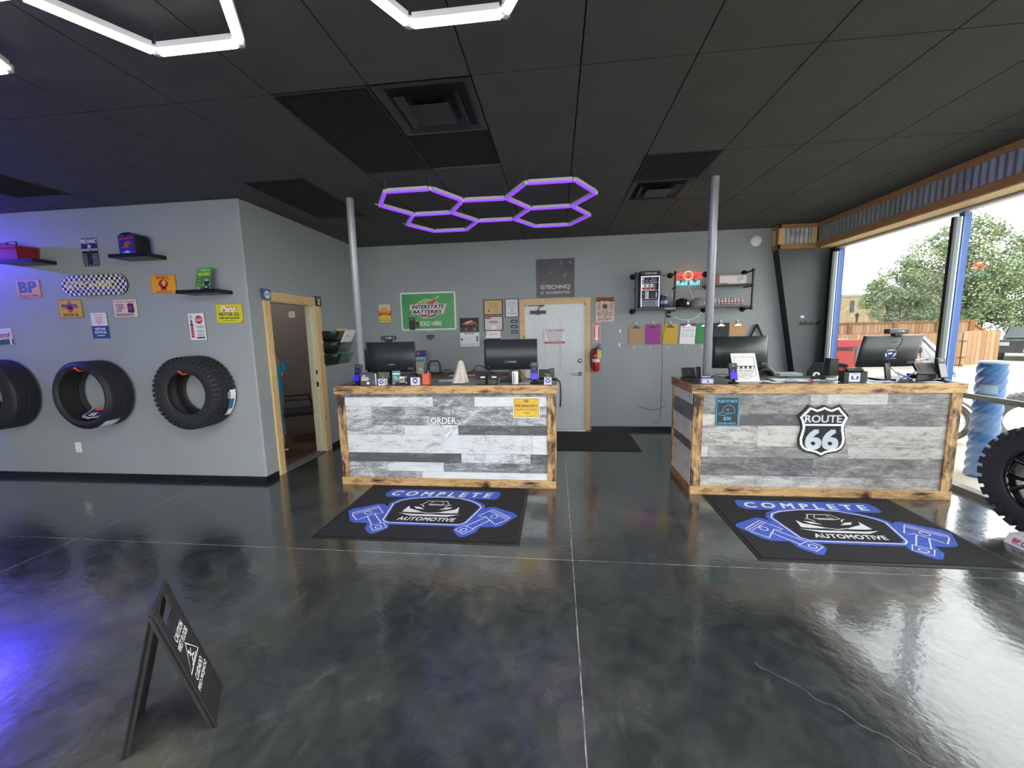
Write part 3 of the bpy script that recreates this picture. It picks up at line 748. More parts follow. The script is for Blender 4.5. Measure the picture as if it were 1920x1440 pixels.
def d_bp(g):
    g.text('BP', 0, .02, .115, flat('3d6478'), A2, w=.22, bold=.05); g.line([(.01, .08), (-.015, .04), (.012, .02), (-.01, -.03)], .006, A3, flat('e2b59a')); g.text('Motor Oils', .0, -.075, .025, flat('33384a'), A2, w=.25, bold=.02)
sign('faded peach tin sign with two large teal initials, below the red toolbox shelf', -5.961, 2.225, .32, .20, 'dca58c', d_bp, PL, edge='9a6a62')
def d_penn(g):
    g.poly([(-.05, .01), (.05, .01), (.03, -.02), (.0, -.035), (-.03, -.02)], A2, RED); g.poly([(-.028, .055), (.028, .055), (.0, .09)], A2, RED); g.poly([(-.032, .05), (.032, .05), (.03, .0), (-.03, .0)], A2, flat('4a3a80'))
    g.text('PENNZOIL', 0, .03, .038, NAVY, A3, w=.21, bold=.04); g.text('Safe', 0, -.032, .016, K, A2); g.text('MOTOR OIL', 0, -.068, .026, K, A2, w=.20, bold=.03)
sign('golden tin sign with a red and purple bell emblem, below the chequered skateboard', -5.451, 1.989, .305, .20, 'cfa33c', d_penn, PL, edge='5c4034')
def d_nept(g):
    g.rect(-.108, .108, -.143, .0, A1, flat('23438c')); g.poly([(-.05, .125), (.05, .125), (.042, .03), (0, .008), (-.042, .03)], A1, flat('d6cfd4')); g.line([(-.05, .125), (.05, .125), (.042, .03), (0, .008), (-.042, .03)], .003, A2, flat('5a3050'), True)
    g.line([(0, .11), (0, .02)], .006, A2, RED); g.line([(-.028, .10), (-.024, .045), (0, .03), (.024, .045), (.028, .10)], .006, A2, RED)
    g.text('NEPTUNE', 0, -.035, .026, W_, A2, w=.13, bold=.02); g.text('MOTOR OIL', 0, -.072, .026, W_, A2, w=.15, bold=.02); bars(g, -.05, .05, -.113, -.103, 1, W_, A2, .1, .8)
sign('tall white and blue tin sign with a red trident, left wall above the tires', -5.107, 1.791, .215, .305, 'd8d9df', d_nept, PL, edge='3a4a6a')
def d_ins(g):
    g.text('THIS CAN CONTAINS', 0, .072, .018, K, A2, w=.24); g.text("YOUR", -.068, .034, .024, flat('3a2540'), A2, w=.10, bold=.03); g.text("CAR'S", -.065, .004, .024, flat('3a2540'), A2, w=.10, bold=.03)
    g.text('LIFE', -.083, -.028, .022, flat('3a2540'), A2, w=.07, bold=.03); g.text('INSURANCE', -.012, -.070, .026, flat('3a2540'), A2, w=.22, bold=.03)
    g.prism([(.03, -.045), (.03, .045), (.045, .052), (.10, .05), (.11, -.04), (.085, -.052)], A4, A1, flat('2b2340')); g.disc(.062, .0, .024, A4-.0005, flat('a83440'), 14); g.line([(.045, .056), (.06, .062), (.085, .055)], .004, A3, K)
sign('pale pink tin sign with a dark oil can picture, right of the trident sign', -4.751, 1.976, .30, .20, 'd9c4c0', d_ins, PL, edge='8f6e6c')
def d_gulf(g):
    g.disc(.03, .075, .045, A2, RED, 28); g.text('GULF', .03, .075, .030, W_, A3, w=.07, bold=.02); g.ring(-.062, .105, .013, .018, A2, K); g.rect(-.075, -.05, .02, .075, A2, flat('6a6a6a')); g.rect(-.08, -.045, -.115, .03, A2, flat('a8303a'))
    for i in range(4): g.rect(-.08, -.045, -.09+.03*i, -.087+.03*i, A3, W_)
    for z in (.012, -.035, -.075): bars(g, -.015, .085, z-.03, z, 3, flat('3a5080'), A2)
    g.rect(-.02, .08, -.128, -.112, A2, K)
sign('tall white tin sign with a red disc and a petrol pump, under the lowest shelf', -3.901, 1.755, .205, .30, 'dcdce0', d_gulf, PL, edge='5c4440', tilt=-1)
def d_pem(g):
    g.rect(-.09, .09, .028, .068, A1, RED); g.text('Penn', -.005, .052, .055, W_, A2, w=.17, bold=.03, shear=.2); g.text('MOTOR OIL', 0, -.008, .036, flat('20344a'), A2, w=.24, bold=.03); bars(g, -.12, .12, -.055, -.038, 1, flat('5a4a20'), A2, 0, .8); bars(g, -.09, .09, -.085, -.065, 2, flat('6a6a30'), A2)
    g.disc(.14, -.085, .01, A2, RED, 10)
sign('bright lime yellow tin sign with a red banner, nearest the wall corner', -3.501, 1.885, .315, .205, 'c6cb2e', d_pem, PL, edge='a0572c', tilt=1)
def d_cas(g):
    g.rect(-.148, .148, -.092, -.03, A1, flat('2c5a58')); g.text('Castrol', .0, .025, .055, flat('a02848'), A2, w=.24, bold=.02, shear=.2); g.text('MOTOR OIL', .05, -.02, .014, K, A2); g.rect(.10, .125, -.09, -.03, A2, W_)
sign('white and dark green tin sign with red script, cut by the left edge', -6.43, 1.689, .31, .205, 'd3d0d6', d_cas, PL, edge='8a8488', tilt=-4)
# chequered skateboard
def skateboard():
    t = thing('skateboard_deck', 'black and white chequered skateboard deck hung flat on the left wall', 'skateboard', (-5.084, YL-.008, 2.237))
    W2, Hh = .83, .225; r = Hh/2
    def outline(k=1.):
        pts = []
        for i in range(17):
            a = -pi/2+pi*i/16; pts.append((W2/2-r+ .115*cos(a)*k, r*sin(a)*k))
        for i in range(17):
            a = pi/2+pi*i/16; pts.append((-W2/2+r+ .115*cos(a)*k, r*sin(a)*k))
        return pts
    g = MB(); g.prism(outline(), -.012, -.0015, flat('26262a')); g.build('deck', t)
    c = MB(); n, rws = 26, 7; cw = W2/n; ch = Hh/rws; wh = flat('dfe0e2'); bk = flat('17171b')
    c.poly(outline(.97), -.0125, wh)
    def inside(x, z):
        ax = abs(x)-(W2/2-r)
        return (ax <= 0 and abs(z) < r*.97) or (ax > 0 and (ax/.112)**2+(z/(r*.97))**2 < 1)
    for i in range(n):
        for j in range(rws):
            if (i+j) % 2:
                x0, z0 = -W2/2+i*cw, -Hh/2+j*ch; z0, z1 = z0, z0+ch
                pts = [(x0, z0), (x0+cw, z0), (x0+cw, z1), (x0, z1)]
                q = []
                for x, z in pts:
                    while not inside(x, z) and (abs(x)+abs(z)) > .01: x *= .985; z *= .985
                    q.append((x, z))
                c.poly(q, -.0132, bk)
    c.build('chequered_print', t)
    l = MB(); l.text('GTECHNIQ', -.035, .0, .085, flat('a8922c'), -.0142, w=.62, bold=.022); l.text('GTECHNIQ', -.035, .0, .085, flat('e9da84'), -.015, w=.62, bold=.004); l.text('SMART SURFACE SCIENCE', -.02, -.067, .02, flat('4a4a4c'), -.0142, w=.5)
    l.build('lettering', t)
skateboard()
# shelves
def shelf(x0, x1, z, label):
    m = MB(); m.box(x0, x1, 3.772, YL-.001, z-.038, z, mat('black_shelf', S('0f1012'), .35, noise=.1)); o = m.build('floating_shelf', bevel=.002); tag(o, label, 'shelf')
shelf(-5.985, -5.533, 2.512, 'black floating shelf holding the red toolbox at the far left')
shelf(-4.612, -4.168, 2.512, 'black floating shelf holding the printed black case')
shelf(-3.892, -3.436, 2.125, 'black floating shelf holding the green loan leaflet, lowest of the three')
def toolbox():
    t = thing('toolbox', 'red metal toolbox on the leftmost shelf', 'toolbox', (-5.90, 3.88, 2.513), radians(0))
    R = mat('toolbox_red', S('8e1f26'), .4, .2, noise=.12)
    m = MB(); m.prism([(-.17, 0), (.17, 0), (.17, .12), (-.17, .12)], -.09, .09, R); m.build('body', t, bevel=.008)
    m = MB(); m.prism([(-.185, .118), (.185, .118), (.175, .145), (.06, .15), (.03, .172), (-.10, .178), (-.185, .165)], -.1, .095, mat('toolbox_red_lid', S('9a2a2c'), .4, .2, noise=.12)); m.build('lid', t, bevel=.006)
    m = MB(); m.tube([(-.07, 0, .16), (-.07, 0, .20), (.05, 0, .20), (.05, 0, .15)], .007, K); m.build('handle', t)
    m = MB(); m.rect(-.14, -.08, .02, .035, -.0915, W_); m.build('badge', t)
toolbox()
def case():
    t = thing('battery_case', 'black plastic case with blue and red printed front on the middle upper shelf', 'case', (-4.40, 3.865, 2.513))
    m = MB(); m.box(-.095, .095, -.07, .09, 0, .17, BLACKM); m.prism([(-.095, .17), (.095, .17), (.085, .195), (.03, .215), (-.05, .212), (-.09, .195)], -.06, .08, BLACK); m.build('body', t, bevel=.006)
    f = MB(); f.prism([(-.093, .004), (.093, .004), (.093, .19), (.04, .193), (.0, .172), (-.04, .193), (-.093, .18)], -.074, -.0705, flat('2b2a78'))
    f.poly([(-.09, .135), (.09, .155), (.09, .168), (-.09, .148)], -.0745, RED); f.poly([(-.085, .05), (-.04, .075), (-.01, .12), (.03, .125), (.08, .095), (.04, .10), (.01, .055), (-.04, .06)], -.0745, flat('a04058'))
    f.poly([(-.09, .006), (.09, .006), (.05, .03), (0, .045), (-.06, .025)], -.0745, flat('2238e8')); f.poly([(-.05, .008), (.04, .008), (.0, .028)], -.075, flat('c6d0f4')); f.build('printed_front', t)
    h = MB()
    for i in range(5): h.box(.0955, .1, -.06+.03*i, -.045+.03*i, .01, .16, BLACK)
    h.build('side_ribs', t)
case()
def leaflet():
    t = thing('leaflet_display', 'green loan leaflet leaning in a clear stand on the lowest shelf', 'leaflet', (-3.665, 3.86, 2.129))
    R = Matrix.Rotation(radians(-14), 4, 'X')
    g = MB(); g.M = R; g.box(-.085, .085, -.002, 0, 0, .235, flat('4d9a36')); G = flat('16302c')
    g.text('Get approved', 0, .215, .016, W_, -.003, w=.115, bold=.02); g.text('for up to', 0, .195, .013, W_, -.003); g.text('$5,000', 0, .168, .026, flat('efe24a'), -.003, w=.115, bold=.02)
    for z in (.12, .09, .065): g.poly([(-.08, z), (-.005, z), (-.012, z+.02), (-.08, z+.02)], -.003, G)
    g.rect(-.082, -.004, .002, .035, -.003, G); g.rect(.008, .074, .085, .135, -.003, G); g.disc(.041, .085, .033, -.003, G); g.disc(.041, .02, .036, -.003, G); g.rect(.005, .077, .002, .02, -.003, G)
    bars(g, .014, .068, .09, .125, 2, W_, -.0035); bars(g, .02, .06, .02, .04, 2, W_, -.0035); bars(g, -.078, -.02, .005, .03, 2, W_, -.0035)
    for z in (.125, .095, .07): bars(g, -.075, -.02, z, z+.01, 1, W_, -.0035)
    g.build('leaflet', t)
    c = MB(); c.M = R; c.box(-.088, .088, .0005, .003, 0, .238, CLEAR); c.M = Matrix.Identity(4); c.box(-.088, .088, -.02, .07, 0, .003, CLEAR); c.build('clear_stand', t)
leaflet()
ot = MB(); ot.box(-.038, .038, -.006, 0, -.06, .06, WHITE); ot.box(-.018, .018, -.008, -.006, .012, .042, flat('d5d8da')); ot.box(-.018, .018, -.008, -.006, -.042, -.012, flat('d5d8da'))
tag(ot.build('wall_outlet', loc=(-5.652, YL, .376), bevel=.002), 'white electrical outlet low on the left wall below the tires', 'outlet')

# ================================================================== TIRES
def tire_mesh(R, r, w, kind, hub=False):
    b = MB(); hw = w/2
    prof = [(r, -hw*.78), (r+.004, -hw*.9), (r+.015, -hw*.93), (r+(R-r)*.3, -hw*.99), (r+(R-r)*.6, -hw), (R-.035, -hw*.94), (R-.012, -hw*.82), (R-.006, -hw*.55), (R-.004, 0),
            (R-.006, hw*.55), (R-.012, hw*.82), (R-.035, hw*.94), (r+(R-r)*.6, hw), (r+(R-r)*.3, hw*.99), (r+.015, hw*.93), (r+.004, hw*.9), (r, hw*.78),
            (r+.012, hw*.74), (r+(R-r)*.55, hw*.86), (R-.04, hw*.75), (R-.028, 0), (R-.04, -hw*.75), (r+(R-r)*.55, -hw*.86), (r+.012, -hw*.74)]
    b.lathe(prof, RUBBER, 80, axis='Y', closed=True)
    def block(a0, a1, y0, y1, R0, R1, sk=0., R1b=None):
        vs = []
        for rr in (R0, R1):
            for y, s in ((y0, 0), (y1, sk)):
                for a in (a0, a1):
                    q = rr if rr == R0 or R1b is None else (R1 if s == 0 and y == y0 else R1b)
                    vs.append((q*cos(a+s), y, q*sin(a+s)))
        b.add(vs, [(0, 1, 3, 2), (4, 6, 7, 5), (0, 4, 5, 1), (2, 3, 7, 6), (0, 2, 6, 4), (1, 5, 7, 3)], RUBBER)
    if kind in ('at', 'mud'):
        n = 44 if kind == 'at' else 30; da = 2*pi/n; T = .010 if kind == 'at' else .018
        for i in range(n):
            a = i*da
            for s in (-1, 1):
                o = da/2 if s > 0 else 0
                y0, y1 = s*hw*.56, s*hw*.93
                block(a+o, a+o+da*.68, min(y0, y1), max(y0, y1), R-.03, R+T*.2 if kind == 'at' else R+T*.6, .0)
                block(a+o+(da*.1), a+o+da*.58, min(s*hw*.93, s*hw*1.01), max(s*hw*.93, s*hw*1.01), R-.075, R-.022, .0)
                y0, y1 = s*hw*.08, s*hw*.50
                block(a+o+da*.2, a+o+da*.78, min(y0, y1), max(y0, y1), R-.02, R+T*.5, s*da*.35)
            block(a, a+da*.45, -hw*.05, hw*.05, R-.02, R+T*.4)
    else:
        for y in (-.55, -.2, .2, .55):
            for s in (0,):
                pass
        n = 90; da = 2*pi/n
        for i in range(n):
            for k, (ya, yb) in enumerate(((-.80, -.56), (-.50, -.20), (-.14, .14), (.20, .50), (.56, .80))):
                block(i*da, i*da+da*.86, hw*ya, hw*yb, R-.02, R, da*.25*(1 if k % 2 else -1))
    return b
def hook(x, z, label):
    m = MB(); O = mat('orange_hook', S('f0582a'), .5, noise=.05)
    m.tube([(x, YL-.001, z+.03), (x, YL-.02, z), (x, YL-.25, z-.005), (x-.0, YL-.285, z+.03)], .011, O, 10); tag(m.build('tire_hook'), label, 'hook')
for X, Z, R, r, w, kind, nm, lab in ((-3.905, 1.05, .388, .222, .245, 'at', 'all_terrain_tire', 'knobbly all-terrain tire hung on the left wall nearest the corner'),
                              (-5.14, 1.035, .372, .285, .275, 'road', 'road_tire', 'wide low-profile road tire on the wall with a small shield sign standing inside'),
                              (-6.41, 1.03, .40, .215, .25, 'road', 'road_tire', 'smooth black tire on the left wall, cut by the left edge')):
    t = thing(nm, lab, 'tire', (X, YL-.002-w/2*1.02, Z))
    tire_mesh(R, r, w, kind).build('tire_body', t)
    if kind == 'at':
        l = MB(); rr = R+.006
        def patch(a0, a1, y0, y1, m, rr):
            n = 6; vs = []; fs = []
            for i in range(n+1):
                a = a0+(a1-a0)*i/n; vs += [(rr*cos(a), y0, rr*sin(a)), (rr*cos(a), y1, rr*sin(a))]
            for i in range(n): fs.append((2*i, 2*i+2, 2*i+3, 2*i+1))
            l.add(vs, fs, m)
        patch(-.72, .05, .02, .10, flat('e6e8ea'), rr); patch(-.5, -.2, .02, .08, flat('2f6d9a'), rr+.001); patch(-.18, 0, -.01, .03, flat('8a8a8c'), rr+.001); patch(-.72, -.5, -.0, .03, K, rr+.001)
        l.build('tread_label', t)
    elif X > -5.5:
        l = MB(); rr = R+.003; n = 6; vs = []; fs = []
        for i in range(n+1):
            a = -.72+.42*i/n-.5; vs += [(rr*cos(a), -.12, rr*sin(a)), (rr*cos(a), .03, rr*sin(a))]
        for i in range(n): fs.append((2*i, 2*i+2, 2*i+3, 2*i+1))
        l.add(vs[:-2], fs[:-1], flat('e6e8ea')); l.add(vs[-4:], [(0, 2, 3, 1)], flat('2a6aa8')); l.build('tread_label', t)
hook(-3.905, 1.05+.222-.008, 'orange hook inside the top of the knobbly all-terrain tire')
hook(-5.14, 1.035+.285-.008, 'orange hook inside the top of the low-profile tire')
hook(-6.41, 1.03+.215-.008, 'orange hook holding the tire cut by the left edge')
def shield(sx=1., sz=1., steps=1):
    half = [(0, .243), (.030, .226), (.070, .212), (.10, .226), (.135, .241), (.162, .205), (.195, .168), (.218, .140), (.200, .105), (.186, .055), (.186, .01), (.196, -.04), (.206, -.09), (.200, -.145), (.178, -.185), (.14, -.208), (.10, -.216), (.05, -.228), (.02, -.243), (0, -.256)]
    pts = half+[(-x, z) for x, z in reversed(half[1:-1])]
    return [(x*sx, z*sz) for x, z in pts]
t = thing('shield_sign', 'small red, white and blue highway shield sign inside the low-profile tire', 'sign', (-5.12, 3.73, .775))
g = MB(); g.M = Matrix.Rotation(radians(-60), 4, 'X') @ Matrix.Translation((0, 0, .112)); g.prism(shield(.55, .42), -.004, 0, flat('c8ccd4')); g.poly(shield(.50, .38), -.0045, RED); g.poly([(x, z) for x, z in shield(.46, .34) if z < .03]+[(-.08, .03)], -.005, NAVY)
g.line(shield(.46, .34), .004, -.0052, W_, True); g.text('66', 0, -.03, .06, W_, -.0056, bold=.03); g.text('ROUTE', 0, .05, .022, W_, -.0056, bold=.02); g.build('sign_plate', t)
# counter front signs
def route66():
    t = thing('shield_sign', 'black highway shield sign with white glowing outline on the grey plank counter', 'neon sign', (2.458, 3.938, .653))
    g = MB(); g.prism(shield(), -.016, 0, flat('0d0d10', .3)); g.build('backboard', t, bevel=.002)
    TB = mat('white_neon', (1, 1, 1), .4, emit=2.2, ecol=(1, 1, 1), noise=0)
    s = shield(.895, .885); m = MB(); m.tube([(x, -.022, z) for x, z in s], .0075, TB, 8, closed=True); m.build('glowing_outline', t)
    m = MB(); m.tube([(-.172, -.022, .055), (.172, -.022, .055)], .0065, TB, 8); m.build('glowing_bar', t)
    LT = flat('b9c4cc'); l = MB(); l.text('ROUTE', 0, .112, .068, LT, -.018, w=.315, bold=.028); l.text('66', 0, -.085, .185, LT, -.018, w=.27, bold=.04); l.build('lettering', t)
route66()
def order_here():
    t = thing('order_sign', 'unlit clear neon sign reading order here on the whitewashed counter', 'neon sign', (-1.186, 3.99, .655))
    b = MB(); b.prism([(-.19, .03), (-.17, .09), (-.09, .12), (.16, .12), (.20, .07), (.19, .03), (.14, -.02), (.02, -.145), (-.06, -.13), (-.12, -.10), (-.13, -.04)], -.006, -.001, CLEAR2); b.build('acrylic_back', t)
    N = mat('unlit_tube_added_glow', S('eef2f4'), .3, emit=.12, ecol=(1, 1, 1), noise=0); NP = mat('unlit_pink_added_glow', S('f0dcd6'), .3, emit=.1, ecol=(1, .9, .85), noise=0)  # tubes are switched off; a faint glow is put into their colour
    m = MB()
    def tb(p, mm=N, r=.0035): m.tube([(x, -.012, z) for x, z in p], r, mm, 6)
    tb([(-.13, .02), (-.175, .045), (-.16, .08)]); tb([(-.17, .02), (-.09, -.04)]); tb([(.0, .012), (.15, .012), (.18, .035), (.16, .07), (.14, .07)]); tb([(-.13, .02), (-.06, .02)]); tb([(.0, .0), (.14, -.002), (.09, -.045), (.02, -.10), (-.02, -.075)])
    tb([(.06, -.07), (.02, -.115), (-.02, -.09)]); tb([(.05, -.085), (.02, -.13), (-.025, -.105)]); tb([(.1, -.02), (.02, -.09), (.0, -.075)])
    m.build('arrow_tube', t)
    m = MB(); m.text('ORDER', 0, .065, .07, N, -.014, w=.27); tb([(-.04, .03), (-.06, -.04), (-.09, -.10), (-.11, -.095), (-.07, -.05), (.0, -.02)], NP); tb([(-.01, .03), (-.025, -.03), (-.045, -.12)], NP); m.text('ere', .045, -.012, .038, NP, -.014, w=.09, shear=.3)
    m.build('lettering_tube', t)
order_here()
def d_keys(g):
    g.text('WE MAKE KEYS', 0, .02, .022, K, A2, w=.22, bold=.02); g.rect(-.1, .1, -.003, -.001, A2, K); g.text('HOME & AUTOMOTIVE', 0, -.022, .016, flat('5a4a20'), A2, w=.21, bold=.01); bars(g, -.04, .04, -.06, -.045, 2, flat('5a4a20'), A2)
    g.ring(0, .068, .008, .014, A2, K, sx=1.3); g.line([(-.035, .062), (-.02, .07), (-.012, .066)], .004, A2, K); g.line([(.035, .062), (.02, .07), (.012, .066)], .004, A2, K)
    g.line(rrect(.245, .18, .006), .002, A2, K, True)
sign('yellow notice about making keys on the whitewashed counter front', -.313, .856, .272, .21, mat('aged_yellow_card', S('d6b03c'), .4, noise=.2, nscale=8), d_keys, 3.991, edge='d8dcd8', r=.008, name='notice_card', border=.008)
def d_flex(g):
    C = flat('58b4d4'); g.line(rrect(.20, .275, .004), .0035, A2, C, True); g.line(rrect(.19, .265, .004), .0015, A2, C, True)
    g.text('FLEX FIT HATS', 0, .10, .027, C, A3, w=.17, bold=.03); g.line([(-.082, -.022), (-.05, -.004), (-.045, .02), (-.03, .048), (.0, .064), (.03, .06), (.055, .04), (.066, .01), (.066, -.012), (.03, -.016), (.0, -.024), (-.03, -.038), (-.065, -.034)], .004, A3, C, True); g.line([(-.05, -.004), (-.02, -.012), (.03, -.016)], .003, A3, C)
    g.poly([(-.043, .0), (-.028, .044), (.0, .058), (.03, .055), (.05, .036), (.06, .008), (.02, -.012)], A2, flat('3a2a28')); g.text('$30', 0, -.07, .036, C, A3, bold=.03); bars(g, -.085, .085, -.125, -.105, 2, C, A3); g.text('66', .0, .02, .02, C, A3)
sign('dark poster with cyan hat drawing and price at the left of the grey plank counter', 1.615, .83, .215, .288, '24262e', d_flex, 3.9405, edge='2d6f8c', r=.004, name='price_poster')
# ================================================================== BACK WALL
PB = YB-.0005
def d_shell2(g):
    SH = flat('e8b62c'); pts = [(-.03, -.05), (-.045, -.02)]
    pts += [((.088+.006*(k % 2))*cos(pi-pi*k/12), .0+(.098+.008*(k % 2))*sin(pi-pi*k/12)) for k in range(13)]
    pts += [(.045, -.02), (.03, -.05)]
    g.rect(-.105, .105, -.145, -.04, A1, flat('dbc04a')); g.rect(-.105, .105, -.035, .04, A1, flat('b8322c')); g.poly(pts, A2, SH)
    for k in range(7):
        a = pi*(k+1)/8; g.line([(.02*cos(a), -.03), (.085*cos(a), .085*sin(a))], .004, A3, flat('b8322c'))
    g.text('SHELL', 0, .0, .032, flat('a3282c'), A4, w=.15, bold=.04); bars(g, -.08, .08, -.12, -.105, 1, flat('6a5424'), A2)
sign('tall rounded tin sign with a yellow scallop shell, left end of the back wall', -2.856, 1.976, .215, .31, 'd8c8b4', d_shell2, PB, edge='5c4034', r=.025)
def interstate():
    t = thing('battery_sign', 'large green tin battery sign with a red lightning bolt on the back wall', 'sign', (-2.107, PB, 1.991), group=None)
    g = MB(); g.prism(rrect(.935, .62, .03), -.012, 0, flat('dfe8e2')); g.poly(rrect(.885, .57, .015), -.0125, mat('battery_green', S('3f9a55'), .35, noise=.22, nscale=2.5)); g.build('sign_plate', t, bevel=.002)
    l = MB(); e = flat('8cc050'); w = flat('e6dede'); r = flat('c04a50'); gy = flat('5c6a6c')
    l.poly([(.0+.23*cos(a), .04+.155*sin(a)) for a in [2*pi*k/36 for k in range(36)]], -.013, w); l.poly([(.222*cos(a), .04+.147*sin(a)) for a in [pi*k/24 for k in range(25)]], -.0136, e); l.poly([(.222*cos(-a), .04+.147*sin(-a)) for a in [pi*k/24 for k in range(25)]], -.0136, gy)
    l.poly([(.205, .245), (.085, .10), (.02, .0), (.08, -.06), (-.10, -.118), (-.04, -.03), (-.07, .1), (-.02, .14)], -.0142, w)
    l.poly([(.185, .222), (.08, .10), (-.04, .118), (.0, .145)], -.0148, r); l.poly([(-.085, -.105), (.06, -.055), (-.055, -.05)], -.0148, r)
    l.poly([(-.30, .118), (.325, .118), (.29, .035), (.26, -.052), (-.29, -.052), (-.275, .02), (-.32, .025)], -.0152, flat('d8a4a0')); l.poly([(-.29, .11), (.305, .11), (.285, .04), (.25, -.045), (-.28, -.045), (-.265, .03), (-.31, .032)], -.0156, w)
    D = flat('2f3b3e'); l.text('INTERSTATE', 0, .072, .060, D, -.0165, w=.55, bold=.04, shear=.2); l.text('BATTERIES', -.015, -.008, .058, D, -.0165, w=.49, bold=.04, shear=.2)
    l.text('SOLD HERE', .03, -.20, .068, w, -.0135, w=.38, bold=.03); l.build('lettering', t)
interstate()
def switchbox(x, z, w, h, label):
    m = MB(); m.box(-w/2, w/2, -.03, 0, -h/2, h/2, BLACK); m.rect(-w*.4, -w*.02, h*.28, h*.44, -.0305, flat('b83040')); m.rect(w*.05, w*.35, h*.3, h*.42, -.0305, flat('8a8a60')) if w > .06 else m.rect(-w*.15, w*.15, -h*.35, .0, -.0305, flat('c8606a'))
    tag(m.build('wall_device', loc=(x, YB-.014, z), bevel=.004), label, 'device')
switchbox(-2.385, 1.79, .09, .20, 'tall black battery tester hung over the lower left of the green sign')
switchbox(-2.29, 1.775, .05, .095, 'small black fob hung beside the tall black tester on the green sign')
def calendar():
    t = thing('wall_calendar', 'wall calendar with a red sports car photo under the green sign', 'calendar', (-1.425, PB, 1.63))
    g = MB(); g.box(-.158, .158, -.004, 0, .0, .235, flat('17161a')); y = -.0045
    g.poly([(-.158, .0), (.158, .0), (.158, .10), (-.158, .09)], y, flat('3a3c40')); g.poly([(-.13, .14), (-.05, .185), (.04, .20), (.10, .175), (.13, .15), (.05, .12), (-.06, .115), (-.12, .125)], y-.0005, flat('a04a40')); g.poly([(-.08, .145), (-.03, .17), (.03, .19), (.06, .18), (-.02, .15), (-.05, .14)], y-.001, flat('d4d6da'))
    g.disc(-.06, .055, .02, y-.0005, flat('8a7a50')); g.disc(.085, .05, .02, y-.0005, flat('a88a60')); g.poly([(.08, .09), (.12, .14), (.14, .11)], y-.0005, flat('b05448')); g.rect(-.14, .14, .012, .024, y-.0005, flat('6a5a80')); g.build('photo_page', t)
    p = MB(); p.box(-.158, .158, -.006, 0, -.23, -.002, PAPER)
    for i in range(5):
        for j in range(7): p.rect(-.13+.042*j-.009, -.13+.042*j+.009, -.065-.032*i, -.058-.032*i, -.0065, flat('8a8c94'))
    bars(p, -.09, .09, -.03, -.01, 1, flat('6a4a4c'), -.0065, .1, .6); p.rect(-.148, -.115, -.13, -.10, -.007, flat('4a4c54')); p.rect(.11, .142, -.15, -.06, -.007, flat('6a6c74'))
    for j in range(7): p.line([(-.13+.042*j-.012, -.215), (-.13+.042*j-.008, -.18), (-.13+.042*j+.012, -.19), (-.13+.042*j+.008, -.215)], .004, -.007, flat('4a4c54'))
    p.build('date_page', t)
calendar()
def framed(x, z, w, h, bg, draw, label, fr='2a2828', fw=.014):
    t = thing('framed_certificate', label, 'certificate', (x, PB, z), group='framed certificates by the white door')
    f = MB(); F = flat(fr)
    f.box(-w/2, w/2, -.016, 0, h/2-fw, h/2, F); f.box(-w/2, w/2, -.016, 0, -h/2, -h/2+fw, F); f.box(-w/2, -w/2+fw, -.016, 0, -h/2+fw, h/2-fw, F); f.box(w/2-fw, w/2, -.016, 0, -h/2+fw, h/2-fw, F); f.build('frame', t, bevel=.001)
    g = MB(); g.box(-w/2+fw, w/2-fw, -.006, 0, -h/2+fw, h/2-fw, bg if not isinstance(bg, str) else flat(bg)); draw(g); g.build('certificate', t)
def d1(g):
    g.line(rrect(.24, .17, .002), .002, A4-.0001, flat('9a8440'), True); bars(g, -.10, .10, -.03, .075, 7, flat('8a7436'), A4, .3, .3); g.disc(-.07, -.06, .018, A4, flat('5c5450'), 16); bars(g, -.02, .10, -.085, -.05, 3, flat('8a7436'), A4)
framed(-1.02, 2.026, .315, .245, mat('gold_certificate', S('c9ab62'), .4, noise=.12, nscale=7), d1, 'gold certificate in a black frame, top left of the three framed papers')
def d2(g): bars(g, -.08, .08, -.0, .10, 6, flat('8c8c96'), A4, .5, .25); bars(g, -.08, .08, -.10, -.075, 2, flat('8c8c96'), A4); g.disc(0, -.03, .012, A4, flat('7a5a5a'), 12)
framed(-.715, 2.005, .225, .30, 'd5d6dc', d2, 'upright white paper in a grey frame beside the white door', fr='5a5c60')
def d3(g):
    g.poly([(-.14, .075), (-.14, .10), (-.03, .10), (-.045, .075)], A4, flat('c8484c')); bars(g, -.01, .13, .075, .088, 1, flat('a09a9c'), A4, 0, .5); bars(g, -.05, .05, .045, .055, 1, flat('8a8486'), A4); bars(g, -.08, .08, .012, .035, 1, flat('4c4648'), A4, .1, .7); bars(g, -.06, .06, -.01, .0, 1, flat('8a8486'), A4)
    g.disc(0, -.06, .036, A4, flat('f2f2f2'), 24); g.line([(-.018, -.065), (-.012, -.045), (.0, -.055), (.012, -.045), (.018, -.065)], .004, A4-.0005, flat('7a7678')); bars(g, -.13, -.05, -.09, -.08, 1, flat('6c6668'), A4); bars(g, .05, .13, -.09, -.08, 1, flat('6c6668'), A4)
framed(-1.019, 1.766, .315, .24, 'd8cccc', d3, 'certificate with a red corner banner in a black frame, below the gold one')
t = thing('card_dispenser', 'white and navy sloped card dispenser on the back wall above the monitor', 'dispenser', (-1.03, PB, 1.49))
g = MB(); NV = flat('28264c'); g.box(-.115, .115, -.012, 0, .06, .155, PAPER); g.poly([(-.15, -.02), (.15, -.02), (.12, .075), (-.12, .075)], -.0135, PAPER); bars(g, -.09, .09, .085, .12, 2, flat('9a9a94'), -.0128, .3, .3); g.build('back_card', t)
